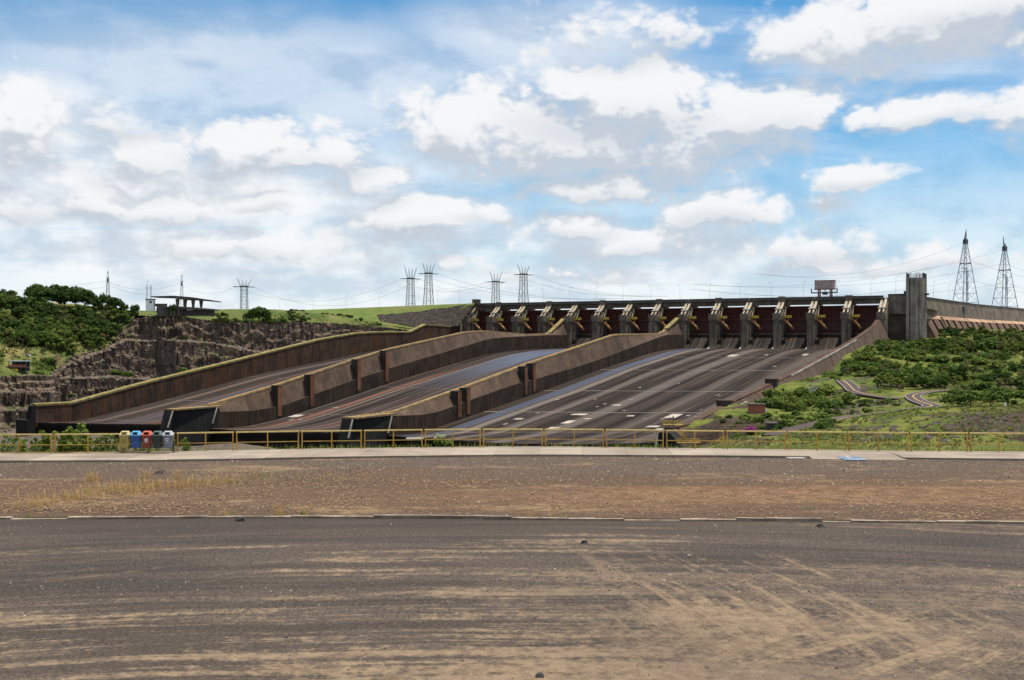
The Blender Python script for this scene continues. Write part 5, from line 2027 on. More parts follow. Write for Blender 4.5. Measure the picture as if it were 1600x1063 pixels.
for px, Y, h in [(1487, 312, 4.9), (1517, 308, 5.2), (1548, 306, 5.0), (1575, 316, 5.3), (1604, 310, 5.0), (1640, 318, 5.4), (1560, 330, 5.6), (1500, 333, 5.0)]:
    X = (px - 800) / 1600 * Y
    place('flat_tree', (X, Y, hR(X, Y) - 0.15), h, {1487: 'flat-topped shade tree at the left end of the terrace row', 1517: 'second flat-topped shade tree from the left in the terrace row', 1548: 'third flat-topped shade tree from the left in the terrace row', 1575: 'fourth flat-topped shade tree of the terrace row, beside the white notice board', 1604: 'flat-topped shade tree of the terrace row cut by the right edge', 1640: 'flat-topped shade tree of the terrace row just beyond the right edge', 1560: 'taller flat-topped shade tree behind the middle of the terrace row', 1500: 'flat-topped shade tree behind the left end of the terrace row'}[px], 'tree', 'row of flat-topped shade trees', 1.15)

# left side
okL = lambda px, X, Y, a, d: Y > float(hill_edge(np.array([px]))[0]) + 3
scatter(-25, 216, 608, 682, 135, ['dark_tree', 'dark_tree', 'mid_tree', 'mid_tree', 'olive_tree', 'light_tree'], 6.0, 9.5, hL, 'in the dense wood on the left hill', 0.34, okL)
scatter(-20, 200, 592, 640, 40, ['olive_tree', 'mid_tree', 'light_tree', 'mid_bush'], 3.5, 6.5, hL, 'along the lower edge of the left wood', 0.5, okL)
scatter(-20, 150, 553, 582, 22, ['light_bush', 'mid_bush'], 1.2, 2.6, hL, 'on the bright meadow ledge above the cliff', 0.7, lambda px, X, Y, a, d: okL(px, X, Y, a, d) and not (4 < px < 52 and Y < 592))
scatter(196, 246, 672, 690, 12, ['dark_bush', 'mid_bush'], 2.5, 4.5, hL, 'at the edge of the wood beside the mown knoll', 0.5, okL)
scatter(325, 480, 690, 850, 52, ['dark_bush', 'mid_bush', 'light_bush'], 2.2, 4.6, hL, 'along the cliff top to the right of the pavilion', 0.42, lambda px, X, Y, a, d: 0.5 < Y - float(hill_edge(np.array([px]))[0]) < 8)
scatter(445, 610, 780, 930, 34, ['dark_bush', 'mid_bush', 'light_bush'], 1.6, 3.6, hL, 'on the grass between the cliff and the embankment', 0.9, okL)
for px, Y, h, w_ in [(70, 690, 14.2, 1.0), (92, 695, 16.3, 1.0), (118, 698, 15.2, 1.0), (58, 702, 13.2, 0.8), (132, 704, 12.5, 0.9)]:
    X = (px - 800) / 1600 * Y
    place('umbrella_tree', (X, Y, hL(X, Y) - 0.3), h, {70: 'umbrella-crowned tree at the front left of the hilltop clump', 92: 'tallest umbrella-crowned tree in the middle of the hilltop clump', 118: 'umbrella-crowned tree at the front right of the hilltop clump', 58: 'low umbrella-crowned tree forming the left end of the hilltop clump', 132: 'low umbrella-crowned tree forming the right end of the hilltop clump'}[px], 'tree', 'umbrella trees on the hilltop', w_)
scatter(30, 200, 680, 702, 30, ['dark_bush', 'mid_bush', 'olive_tree'], 2.5, 4.2, hL, 'under the trees on the crest of the left hill', 0.5)
for px, Y, h in [(150, 690, 9.0), (160, 700, 10.2), (172, 696, 8.2), (183, 694, 8.8), (192, 692, 7.6), (166, 705, 8.6)]:
    X = (px - 800) / 1600 * Y
    place('dark_tree', (X, Y, hL(X, Y) - 0.3), h, 'small dark tree on the hilltop between the umbrella trees and the lone round tree', 'tree', 'small trees on the hilltop', 0.8)
X, Y = (211 - 800) / 1600 * 690, 690
place('dark_tree', (X, Y, hL(X, Y) - 0.3), 8.0, 'lone round dark tree on the mown knoll left of the white kiosk', 'tree', None, 0.85)
X, Y = (405 - 800) / 1600 * 800, 800
place('umbrella_tree', (X, Y, hL(X, Y) - 1.0), 13.0, 'wide dark spreading tree standing alone right of the pavilion', 'tree', None, 0.95)
X, Y = (383 - 800) / 1600 * 800, 806
place('dark_tree', (X, Y, hL(X, Y) - 0.6), 7.5, 'small dark tree touching the left side of the lone spreading tree', 'tree', None, 0.8)
X, Y = (342 - 800) / 1600 * 750, 750
place('flat_tree', (X, Y, hL(X, Y) - 0.3), 7.5, 'thin light tree just right of the pavilion roof', 'tree', None, 1.3)
X, Y = (270 - 800) / 1600 * 684, 684
place('dark_tree', (X, Y, hL(X, Y) - 0.5), 7.0, 'dark tree in front of the left end of the pavilion', 'tree', None, 0.7)
X, Y = (252 - 800) / 1600 * 706, 706
place('mid_tree', (X, Y, hL(X, Y) - 0.3), 7.0, 'green tree behind the pavilion under the left wing of its roof', 'tree', None, 0.9)
X, Y = (35 - 800) / 1600 * 600, 600
place('flat_tree', (X, Y, hL(X, Y) - 0.3), 12.0, 'tall pale-trunked tree with a thin crown above the white shed', 'tree', None, 0.75)
# bushes clinging to the cliff ledges
for px, y, a, h in [(200, 586, -46, 4.5), (181, 584, -50, 5.0), (285, 580, -42, 5.0), (93, 606, -44, 3.0), (112, 618, -30, 3.0), (290, 528, -68, 3.0), (383, 535, -66, 3.0), (192, 606, -38, 3.2), (210, 610, -34, 3), (118, 634, -28, 4), (104, 641, -26, 3)]:
    d, z = inv(px, y + 3, a)
    p = D(a, d, z)
    place(random.choice(['dark_bush', 'mid_bush']), p, h, 'green bush clinging to a ledge of the rock cliff', 'bush', 'bushes on the cliff ledges')

# bare pale tree and magenta bougainvillea
p = ray_hill(1268, 625, hillR)
root = empty('bare_tree', (p.x, p.y, hR(p.x, p.y)), 0, 'leafless pale grey tree among the bushes above the brick hut', 'tree')
b = B()
b.tube((0, 0, -0.5), (0.2, 0, 2.6), 0.32, 6, 0.22)
b.build('trunk', M_BARE, root)
b = B()
for e, w_ in [((-3.2, 0.4, 6.6), 1), ((2.4, 0.2, 7.2), 1), ((0.6, -0.5, 7.6), 1), ((-1.2, 0.6, 7.0), 1), ((3.4, 0.5, 5.2), 1)]:
    q = Vector((0.2, 0, 2.4))
    m_ = q.lerp(Vector(e), 0.5) + Vector((0, 0, 0.5))
    b.tube(q, m_, 0.2, 5, 0.13)
    b.tube(m_, e, 0.13, 4, 0.05)
    b.tube(m_, m_ + Vector((random.uniform(-1, 1), 0.4, 1.9)), 0.09, 4, 0.04)
b.build('branches', M_BARE, root)

p = ray_hill(1172, 681, hillR)
root = empty('bougainvillea', (p.x, p.y, hR(p.x, p.y)), 0, 'bougainvillea bush covered in magenta flowers', 'bush')
V, F = leaf_cloud([(-1.0, 0, 2.3), (0.3, 0.2, 2.9), (1.2, 0, 2.2), (0.2, -0.6, 2.2), (-1.8, 0.2, 1.9)], [0.9, 1.0, 0.9, 0.8, 0.6], 150, 0.16, seed=5)
link_mesh('flowers', np_mesh('flowers', V, F, M_PURPLE), root)
V, F = leaf_cloud([(-0.6, 0.1, 1.1), (0.5, 0, 1.0), (0, 0.2, 1.6)], [0.9, 0.9, 0.8], 120, 0.2, seed=6)
link_mesh('leaves', np_mesh('leaves', V, F, M_LEAFD), root)
b = B()
b.tube((0, 0, -0.4), (0, 0, 1.5), 0.12, 5)
b.build('stem', M_TRUNK, root)


# low scrub and tufts over the hillsides
def scrub(name, spots, size, per, mat, label, rad):
    cs = [(x, y, z + rad * 0.25) for x, y, z in spots]
    rs = [rad * random.uniform(0.6, 1.3) for _ in spots]
    V, F = leaf_cloud(cs, rs, per, size, up=0.8, seed=len(spots))
    o = link_mesh(name, np_mesh(name, V, F, mat))
    return tag(o, label, None, None, 'stuff')


def spots_in(px0, px1, Y0, Y1, n, hf, ok, dens):
    out = []
    while len(out) < n:
        px, Y = random.uniform(px0, px1), math.sqrt(random.uniform(Y0 ** 2, Y1 ** 2))
        X = (px - 800) / 1600 * Y
        a, d = to_ad(X, Y)
        if not ok(px, X, Y, a, d):
            continue
        if vnoise(X, Y, 0.03, 6) < dens + random.uniform(-0.25, 0.25):
            continue
        out.append((X, Y, hf(X, Y)))
    return out


okRs = lambda px, X, Y, a, d: (a > 371 or (a > 359 and d < 420) or d > 540) and float(roadmask(np.array([[X]]), np.array([[Y]]))[0, 0]) > 0.12
scrub('scrub', spots_in(1110, 1720, 232, 330, 1500, hR, okRs, -0.05), 0.26, 12, M_LEAFO, 'olive scrub on the lower bank at the right', 0.75)
scrub('scrub', spots_in(1110, 1720, 232, 330, 900, hR, okRs, 0.0), 0.24, 12, M_LEAFL, 'bright green weeds on the lower bank at the right', 0.65)
scrub('scrub', spots_in(1150, 1720, 330, 720, 2300, hR, okRs, 0.0), 0.42, 12, M_LEAFM, 'green undergrowth on the right hillside', 1.1)
scrub('scrub', spots_in(1150, 1720, 330, 720, 900, hR, okRs, 0.1), 0.40, 12, M_LEAFL, 'bright undergrowth on the right hillside', 1.0)
scrub('scrub', spots_in(-150, 205, 575, 690, 900, hL, okL, -0.6), 0.5, 14, M_LEAFD, 'dark undergrowth in the wood on the left hill', 1.5)
scrub('scrub', spots_in(-100, 190, 545, 590, 700, hL, lambda px, X, Y, a, d: okL(px, X, Y, a, d) and not (6 < px < 50 and Y < 590), -0.6), 0.34, 12, M_LEAFL, 'bright undergrowth on the meadow ledge at the left', 0.8)
scrub('scrub', spots_in(250, 640, 680, 930, 600, hL, lambda px, X, Y, a, d: 0 < Y - float(hill_edge(np.array([px]))[0]) < 30, -0.1), 0.36, 10, M_LEAFO, 'olive scrub along the top edge of the cliff', 0.8)

def outcrop(spots, smin, smax):
    base = np.array([(-1, -1, -.8), (1, -1, -.8), (1, 1, -.8), (-1, 1, -.8), (-.7, -.7, .6), (.7, -.7, .6), (.7, .7, .6), (-.7, .7, .6)])
    fq = np.array([(4, 5, 6, 7), (0, 1, 5, 4), (1, 2, 6, 5), (2, 3, 7, 6), (3, 0, 4, 7)])
    V, F = [], []
    for k, (x_, y_, z_) in enumerate(spots):
        s_ = random.uniform(smin, smax)
        q = base * (1 + rng.normal(size=(8, 3)) * 0.25) * np.array([s_ * random.uniform(0.8, 1.8), s_, s_ * random.uniform(0.5, 0.9)])
        a_ = random.random() * 6.28
        c_, n_ = math.cos(a_), math.sin(a_)
        V.append(np.stack([x_ + q[:, 0] * c_ - q[:, 1] * n_, y_ + q[:, 0] * n_ + q[:, 1] * c_, z_ + q[:, 2]], 1))
        F.append(fq + 8 * k)
    return np.concatenate(V), np.concatenate(F)


ROCKS = []
for px0, px1, Y0, Y1, n in [(1290, 1345, 340, 380, 60), (1330, 1410, 395, 470, 60), (1345, 1430, 350, 385, 50), (1440, 1620, 500, 560, 50), (1440, 1560, 240, 288, 110), (1330, 1420, 255, 300, 50), (1560, 1625, 235, 275, 40), (1210, 1260, 300, 330, 16)]:
    ROCKS += spots_in(px0, px1, Y0, Y1, n, hR, okRs, -0.3)
V, F = outcrop(ROCKS, 0.35, 1.1)
tag(link_mesh('boulders', np_mesh('boulders', V, F, flat('dark_brown_boulders', (0.060, 0.043, 0.033), 0.95, 0.45, 0.8))), 'dark brown boulders and rubble scattered on the right hillside', None, None, 'stuff')

RUB = []
for k_ in range(420):
    kk = random.choice(key[10:250])
    i_ = random.choice((2, 4, 4, 6, 6))
    q = kk[i_] + (kk[i_ - 1] - kk[i_]) * random.uniform(-0.1, 0.7)
    RUB.append((q.x + random.uniform(-1, 1), q.y + random.uniform(-1, 1), q.z + 0.3))
for k_ in range(160):
    kk = random.choice(key2[150:325])
    q = kk[3].lerp(kk[4], random.random())
    RUB.append((q.x, q.y, q.z + 0.6))
V, F = outcrop(RUB, 0.35, 1.3)
tag(link_mesh('rubble', np_mesh('rubble', V, F, flat('pale_brown_rubble', (0.11, 0.082, 0.065), 0.95, 0.5, 0.8))), 'fallen rubble lying on the ledges of the rock cliff', None, None, 'stuff')

# ================================================================== BUILDINGS ON THE HILLS
# pavilion on the left hilltop
K = 690 / 1600
PV = Vector(((290 - 800) * K, 690, (531.5 - 493) * K))
root = empty('pavilion', PV, 0, 'open concrete lookout pavilion with a long flat roof on the left hilltop', 'pavilion')


def pv(px, y):
    return (px - 290) * K, (531.5 - y) * K - PV.z


def pv_box(b, px0, px1, y0, y1, d0, d1):
    x0, z1 = pv(px0, y0)
    x1, z0 = pv(px1, y1)
    return b.box(x0, x1, d0, d1, z0, z1)


b = B()
ring = [pv(*p) for p in [(237, 463.2), (272, 462.3), (300, 464.6), (337, 470.2), (337, 471.6), (302, 468.8), (285, 468.4), (270, 465.6), (237, 464.6)]]
b.prism([(x_, -2, z_) for x_, z_ in ring], [(x_, 13, z_) for x_, z_ in ring])
b.build('roof', M_PAVC, root)
for px, yt in [(276, 467), (288, 468), (300.5, 468.4), (313, 469.4)]:
    x_, zt = pv(px, yt)
    _, zb = pv(px, 481)
    b = B()
    b.hexa([(x_ - 0.55, 1.2, zb), (x_ + 0.55, 1.2, zb), (x_ + 0.55, 2.6, zb), (x_ - 0.55, 2.6, zb)], [(x_ - 0.95, 0.2, zt), (x_ + 0.95, 0.2, zt), (x_ + 0.95, 3.4, zt), (x_ - 0.95, 3.4, zt)])
    b.build('column', M_PAVC, root)
b = B()
ring = [pv(*p) for p in [(258, 479.6), (300, 480.2), (334, 483.0), (334, 485.2), (300, 483.8), (258, 483.0)]]
b.prism([(x_, -1.5, z_) for x_, z_ in ring], [(x_, 12, z_) for x_, z_ in ring])
b.build('deck', M_PAVC, root)
b = B()
for k in range(24):
    px = 278 + 56 * k / 23
    x_, zb = pv(px, 480.4 + max(0, px - 300) * 0.08)
    b.tube((x_, -1.3, zb), (x_, -1.3, zb + 1.0), 0.05, 4)
b.build('handrail', M_DSTEEL, root)
b = B()
pv_box(b, 284, 328, 484.4, 493.5, 2.0, 11)
b.build('lower_wall', M_ROOFD, root)
for px in (262, 267.5, 273, 279):
    b = B()
    pv_box(b, px - 1.6, px + 1.6, 483.4, 494, -0.8, 0.8)
    b.build('pillar', M_PAVC, root)
b = B()
pv_box(b, 240, 259, 474.5, 479, 2, 3)
b.build('side_wall', M_PAVC, root)
b = B()
pv_box(b, 244, 284, 479.2, 494, 1.0, 11)
b.build('base_wall', M_PAVC, root)

root = empty('kiosk', ((236 - 800) * K, 688, (531.5 - 475.5) * K), 0, 'small white kiosk with a grey roof beside the lookout pavilion', 'kiosk')
b = B()
b.box(-2.9, 2.4, 0, 3, -4.5, 2.9)
b.build('wall', M_WHITE, root)
b = B()
b.box(-3.2, 2.9, -0.4, 3.4, 2.9, 3.5)
b.build('roof', M_DSTEEL, root)
b = B()
b.box(-0.4, 1.2, -0.05, 0.05, 0.6, 2.2)
b.build('window', M_GLASS, root)

# hut and shed on the meadow ledge
K2 = 559 / 1600
HZ = (531.5 - 580.5) * K2
root = empty('hut', ((28 - 800) * K2, 559, HZ), 0, 'open-fronted hut with pale teal roof and yellow base on the meadow ledge', 'hut')
b = B()
b.box(-5.6, 5.0, -0.8, 5, 5.4, 5.75)
b.build('roof', M_TEAL, root)
b = B()
b.box(-4.9, 4.6, 3.4, 4.2, 0, 5.4)
b.build('back_wall', M_ROOFD, root)
b = B()
b.box(-5.0, 4.9, -0.6, 3.4, 2.0, 2.4)
b.build('floor', M_PAVC, root)
b = B()
b.box(-4.6, 4.6, -0.55, -0.35, 2.4, 3.6)
b.build('balustrade', M_BRICK, root)
b = B()
b.box(-6.3, 0.2, -0.5, -0.2, -0.6, 1.4)
b.build('yellow_panel', M_YEL, root)
for x_ in (-4.8, -1.6, 1.6, 4.6):
    b = B()
    b.box(x_ - 0.15, x_ + 0.15, -0.5, -0.2, -0.6, 5.4)
    b.build('post', M_DSTEEL, root)
K3 = 588 / 1600
root = empty('shed', ((37.5 - 800) * K3, 588, (531.5 - 557) * K3), 0, 'long white shed with a rusty red roof edge above the teal-roofed hut', 'shed')
b = B()
b.box(-3.0, 3.1, 0, 2.4, -1.5, 1.4)
b.build('wall', M_WHITE, root)
b = B()
b.box(-3.1, 3.2, -0.1, 2.5, 1.4, 1.75)
b.build('roof', M_CRANER, root)
for k in range(4):
    b = B()
    b.box(-2.3 + 1.4 * k, -2.2 + 1.4 * k, -0.06, 0.0, -1.4, 1.4)
    b.build('panel_joint', M_CRANE, root)
K4 = 592 / 1600
root = empty('shelter', ((5 - 800) * K4, 592, (531.5 - 553) * K4), 0.3, 'white tilted roof of a small shelter half hidden by trees at the left edge', 'shelter')
b = B()
b.hexa([(-2.4, 0, 1.4), (1.6, 0, 0.2), (1.6, 3, 0.2), (-2.4, 3, 1.4)], [(-2.4, 0, 1.65), (1.6, 0, 0.45), (1.6, 3, 0.45), (-2.4, 3, 1.65)])
b.build('roof', M_WHITE, root)
b = B()
for x_ in (-2.2, 1.4):
    b.tube((x_, 0.3, -2), (x_, 0.3, 1.3 if x_ < 0 else 0.25), 0.1, 5)
b.build('posts', M_DSTEEL, root)

# brick hut and dark box on the right bank
p = ray_hill(1183, 647, hillR)
z0 = hR(p.x, p.y)
root = empty('brick_hut', (p.x, p.y, z0), -0.12, 'small red brick hut with a dark flat roof on the right bank', 'hut')
b = B()
b.box(-2.85, 2.85, 0, 4.5, -1.2, 3.0)
b.build('wall', M_BRICK, root)
b = B()
b.box(-3.1, 3.1, -0.3, 4.8, 3.0, 3.35)
b.build('roof', M_ROOFD, root)
b = B()
b.box(2.86, 2.94, 0.8, 2.0, 0, 2.1)
b.build('door', M_WHITE, root)
b = B()
b.box(2.9, 3.5, 0.0, 0.12, 0.6, 1.7)
b.tube((3.2, 0.06, -0.5), (3.2, 0.06, 0.7), 0.04, 5)
b.build('notice_plate', M_WHITE, root)
p = ray_hill(1208, 671, hillR)
root = empty('equipment_box', (p.x, p.y, hR(p.x, p.y)), 0.1, 'dark box-shaped shelter on the grass below the brick hut', 'shelter')
b = B()
b.box(-1.6, 1.6, 0.2, 2.2, -0.5, 2.0)
b.build('body', M_DSTEEL, root)
b = B()
b.hexa([(-1.8, -0.3, 2.0), (1.8, -0.3, 2.0), (1.8, 2.4, 2.2), (-1.8, 2.4, 2.2)], [(-1.8, -0.3, 2.12), (1.8, -0.3, 2.12), (1.8, 2.4, 2.32), (-1.8, 2.4, 2.32)])
b.build('roof', M_ROOFD, root)
for x_ in (-1.65, 1.65):
    b = B()
    b.tube((x_, -0.1, -0.4), (x_, -0.1, 2.0), 0.06, 5)
    b.build('post', M_DSTEEL, root)
p = ray_hill(1338, 655, hillR)
root = empty('utility_pole', (p.x, p.y, hR(p.x, p.y)), 0, 'thin grey utility pole with a small lamp arm by the lower road', 'pole')
b = B()
b.tube((0, 0, -0.5), (0, 0, 7.4), 0.10, 6, 0.07)
b.build('post', M_STEEL, root)
b = B()
b.tube((0, 0, 7.3), (-1.2, 0, 7.6), 0.05, 5)
b.box(-1.7, -1.1, -0.12, 0.12, 7.52, 7.66)
b.build('lamp_arm', M_STEEL, root)
p = ray_hill(1571, 640, hillR)
root = empty('notice_board', (p.x, p.y, hR(p.x, p.y)), 0, 'small white notice board on the terrace among the flat-topped trees', 'sign')
b = B()
b.box(-0.35, 0.35, -0.04, 0.04, 0.6, 1.7)
b.build('board', M_WHITE, root)
b = B()
b.tube((0, 0.08, -0.3), (0, 0.08, 1.6), 0.05, 5)
b.build('post', M_DSTEEL, root)

# stairs and platforms at the end of the right chute wall
def stair(name, label, px, y, Y, rz, L, rise, parts):
    p = at(px, y, Y)
    root = empty(name, p, rz, label, 'stairs')
    for s_ in (-0.6, 0.6):
        b_ = B()
        b_.hexa([(0, s_ - 0.06, 0), (L, s_ - 0.06, rise), (L, s_ + 0.06, rise), (0, s_ + 0.06, 0)], [(0, s_ - 0.06, 0.3), (L, s_ - 0.06, rise + 0.3), (L, s_ + 0.06, rise + 0.3), (0, s_ + 0.06, 0.3)])
        b_.build('stringer', M_YELST, root)
        b_ = B()
        for k_ in range(7):
            f_ = k_ / 6
            b_.tube((L * f_, s_, rise * f_ + 0.2), (L * f_, s_, rise * f_ + 1.3), 0.07, 4)
        b_.tube((0, s_, 1.3), (L, s_, rise + 1.3), 0.08, 4)
        b_.build('handrail', M_YELST, root)
    n_ = 9
    for k_ in range(n_):
        f_ = (k_ + 0.5) / n_
        b_ = B()
        b_.box(L * f_ - 0.2, L * f_ + 0.2, -0.55, 0.55, rise * f_ + 0.16, rise * f_ + 0.22)
        b_.build('tread', M_YELST, root)
    return root


stair('access_stairs', 'yellow steel stairs dropping from the end of the right chute wall', 1063, 677, 338, 0.05, 2.6, -3.2, None)
stair('access_stairs', 'yellow steel steps on the bank at the foot of the brown slope', 1118, 697, 300, 0.0, 2.6, 1.6, None)
p = at(1051, 664, 346)
root = empty('access_platform', p, 0, 'yellow railed platform on a tall pole at the end of the right chute', 'platform')
b = B()
b.box(-3.4, 3.4, -0.9, 0.9, 0.0, 0.18)
b.build('deck', M_YELST, root)
for s_ in (-0.85, 0.85):
    b = B()
    for k in range(8):
        x_ = -3.3 + 6.6 * k / 7
        b.tube((x_, s_, 0.18), (x_, s_, 1.25), 0.07, 4)
    b.tube((-3.3, s_, 1.25), (3.3, s_, 1.25), 0.09, 4)
    b.tube((-3.3, s_, 0.7), (3.3, s_, 0.7), 0.07, 4)
    b.build('handrail', M_YELST, root)
b = B()
b.tube((0.2, 0, -11), (0.2, 0, 3.0), 0.22, 6)
b.build('pole', M_HOISTD, root)
p = at(1077, 692, 325)
root = empty('access_platform', p, 0.1, 'long low yellow railed walkway below the brown slope of the right wall', 'platform')
b = B()
b.box(-4.0, 3.6, -0.6, 0.6, 0, 0.16)
b.build('deck', M_YELST, root)
for s_ in (-0.55, 0.55):
    b = B()
    for k in range(8):
        x_ = -3.9 + 7.4 * k / 7
        b.tube((x_, s_, 0.16), (x_, s_, 1.2), 0.06, 4)
    b.tube((-3.9, s_, 1.2), (3.5, s_, 1.2), 0.08, 4)
    b.tube((-3.9, s_, 0.7), (3.5, s_, 0.7), 0.06, 4)
    b.build('handrail', M_YELST, root)
b = B()
for x_ in (-3.4, 3.0):
    b.tube((x_, 0, -4), (x_, 0, 0.05), 0.12, 5)
b.build('supports', M_HOISTD, root)

# ================================================================== CRANE, LAMPS, PYLONS, CABLES
root = empty('gantry_crane', D(306.5, -6, 33.0), ROT, 'gantry crane with a pale boxy cabin standing on the bridge', 'crane')
b = B()
b.box(-7.2, 7.2, -3.2, 3.2, 6.2, 12.2)
b.build('cabin', M_CRANE, root)
for k in range(6):
    b = B()
    b.box(-6.6 + 2.4 * k - 0.06, -6.6 + 2.4 * k + 0.06, -3.3, -3.2, 6.4, 12.0)
    b.build('cladding_rib', M_CRANER, root)
b = B()
b.box(-7.5, 7.5, -3.5, 3.5, 12.2, 12.6)
b.build('cabin_roof', M_CRANER, root)
b = B()
b.box(-7.6, 7.6, -3.6, 3.6, 5.5, 6.2)
b.build('main_girder', M_CRANER, root)
for x_ in (-4.4, 4.4):
    for y_ in (-3.0, 3.0):
        b = B()
        b.tube((x_, y_ * 1.15, -0.6), (x_, y_, 5.5), 0.75, 4, 0.6)
        b.build('leg', M_CRANER, root)
b = B()
b.box(-9.8, 9.8, -3.9, -3.3, 2.6, 3.5)
b.box(-9.9, -9.2, -3.9, -3.3, 2.6, 6.4)
b.box(9.2, 9.9, -3.9, -3.3, 2.6, 6.4)
b.build('spreader_beam', M_DSTEEL, root)
b = B()
b.box(-1.6, 1.6, -2.2, 2.2, 1.6, 3.8)
b.tube((0, 0, 3.8), (0, 0, 5.5), 0.3, 5)
b.build('hook_block', M_DSTEEL, root)


def lamp_post_mesh():
    a = B()
    a.tube((0, 0, 0), (0, 0, 13.5), 0.10, 5, 0.06)
    c = B()
    c.tube((0, 0, 13.4), (1.6, 0, 14.0), 0.08, 4)
    c.box(1.2, 2.5, -0.2, 0.2, 13.9, 14.1)
    return a.mesh('post', M_STEEL), c.mesh('lamp_head', M_STEEL)


LP = lamp_post_mesh()
nL = 0
spots = [(D(25 * k + 14, -11.5, 31.4)) for k in range(1, 14, 1)] + [D(357, -10, 33.9), D(364, -10, 33.9)]
for k, p in enumerate(spots):
    root = empty('street_lamp', p, ROT + random.choice([0, math.pi]), 'thin tall lamp post on the road along the top of the dam', 'lamp post', 'lamp posts along the dam road')
    link_mesh('post', LP[0], root)
    link_mesh('lamp_head', LP[1], root)
for s_ in (30, 75, 130, 185):
    pp, nn = wing(s_)
    root = empty('street_lamp', pp + Vector((0, 0, 33)) - nn * 4, 0.5, 'thin tall lamp post on the crest of the wing dam', 'lamp post', 'lamp posts on the wing dam')
    link_mesh('post', LP[0], root)
    link_mesh('lamp_head', LP[1], root)
for k in range(12, 112, 11):
    p = cre_f[k]
    root = empty('street_lamp', p + Vector((3, 4, -0.1)), 0.8, 'thin tall lamp post on the crest of the grass embankment', 'lamp post', 'lamp posts on the embankment')
    link_mesh('post', LP[0], root)
    link_mesh('lamp_head', LP[1], root)


def lattice(root, levels, r_leg, r_br):
    """levels: list of (z, half width). four legs and braced faces"""
    cor = [(-1, -1), (1, -1), (1, 1), (-1, 1)]
    for cx, cy in cor:
        b_ = B()
        for (z0_, w0_), (z1_, w1_) in zip(levels, levels[1:]):
            b_.tube((cx * w0_, cy * w0_, z0_), (cx * w1_, cy * w1_, z1_), r_leg, 4)
        b_.build('leg', M_STEEL, root)
    b_ = B()
    for (z0_, w0_), (z1_, w1_) in zip(levels, levels[1:]):
        for k_ in range(4):
            (ax, ay), (bx, by) = cor[k_], cor[(k_ + 1) % 4]
            b_.tube((ax * w0_, ay * w0_, z0_), (bx * w1_, by * w1_, z1_), r_br, 3)
            b_.tube((bx * w0_, by * w0_, z0_), (ax * w1_, ay * w1_, z1_), r_br, 3)
            b_.tube((ax * w1_, ay * w1_, z1_), (bx * w1_, by * w1_, z1_), r_br, 3)
    tag(b_.build('bracing', M_STEEL, root), kind='stuff')


def horn_pylon(px, ytop, yarm, ybase, Y, halfpx_arm, halfpx_base, label, tilt):
    k = Y / 1600
    zb = 16.0
    za, zt = (531.5 - yarm) * k, (531.5 - ytop) * k
    zv = (531.5 - ybase) * k
    root = empty('power_pylon', ((px - 800) * k, Y, zb), 0.5, label, 'pylon', 'horned lattice pylons')
    c2 = math.cos(0.5) + 0.35
    ha, hb = halfpx_arm * k / c2, halfpx_base * k / c2
    grow = hb + (hb - ha) * (zv - zb) / (za - zv) * 0.6
    H = za - zb
    n_ = 6
    lv = []
    for i_ in range(n_ + 1):
        f_ = i_ / n_
        w_ = grow + (ha - grow) * (1 - (1 - f_) ** 1.6)
        lv.append((H * f_, w_))
    lattice(root, lv, 0.50, 0.19)
    b_ = B()
    wa = halfpx_arm * k
    for s_ in (-1, 1):
        b_.tube((-wa * 3.1, s_ * ha * 0.8, H + 0.0), (wa * 3.1, s_ * ha * 0.8, H + 0.0), 0.42, 4)
    b_.box(-wa * 1.1, wa * 1.1, -ha, ha, H + 0.3, H + 1.4)
    for q_ in range(-6, 7):
        b_.tube((wa * 3.1 * q_ / 6, -ha * 0.8, H), (wa * 3.1 * (q_ + 0.5) / 6.5, ha * 0.8, H), 0.2, 3)
    b_.build('crossarm', M_DSTEEL, root)
    for sx, lean, hh in ((-0.95, -1.2, 1.0), (-0.3, -0.3, 0.82), (0.35, 0.35, 0.8), (0.95, 1.25, 0.92)):
        b_ = B()
        for dx_ in (-0.2, 0.2):
            b_.tube((wa * (sx + dx_), 0, H + 1), (wa * (sx + lean), 0, H + (zt - za) * hh), 0.36, 4, 0.16)
        for q_ in range(1, 6):
            f_ = q_ / 6
            x_ = wa * (sx + lean * f_)
            b_.tube((x_ - wa * 0.2 * (1 - f_), 0, H + 1 + (zt - za - 1) * hh * f_), (x_ + wa * 0.2 * (1 - f_), 0, H + 1 + (zt - za - 1) * hh * f_ + 0.8), 0.14, 3)
        b_.build('horn', M_STEEL, root)
    return root, Vector(((px - 800) * k, Y, za))


PY = {}
PY['a'] = horn_pylon(641.5, 415, 436, 478, 1350, 5.0, 8.2, 'shorter left pylon of the horned pair on the skyline above the green embankment', 0)
PY['b'] = horn_pylon(669.5, 409.5, 428, 477, 1300, 5.0, 9.5, 'taller right pylon of the horned pair on the skyline above the green embankment', 0)
PY['c'] = horn_pylon(774.5, 423.5, 441, 474, 1420, 5.0, 7.0, 'short horned pylon behind the left end of the bridge', 0)
PY['d'] = horn_pylon(818, 413, 429.5, 473, 1320, 5.0, 8.6, 'tall horned pylon behind the bridge, nearest the middle of the photo', 0)
PY['e'] = horn_pylon(381.5, 434, 448.5, 480, 1350, 5.4, 6.5, 'horned pylon beside the lone spreading tree right of the pavilion', 0)


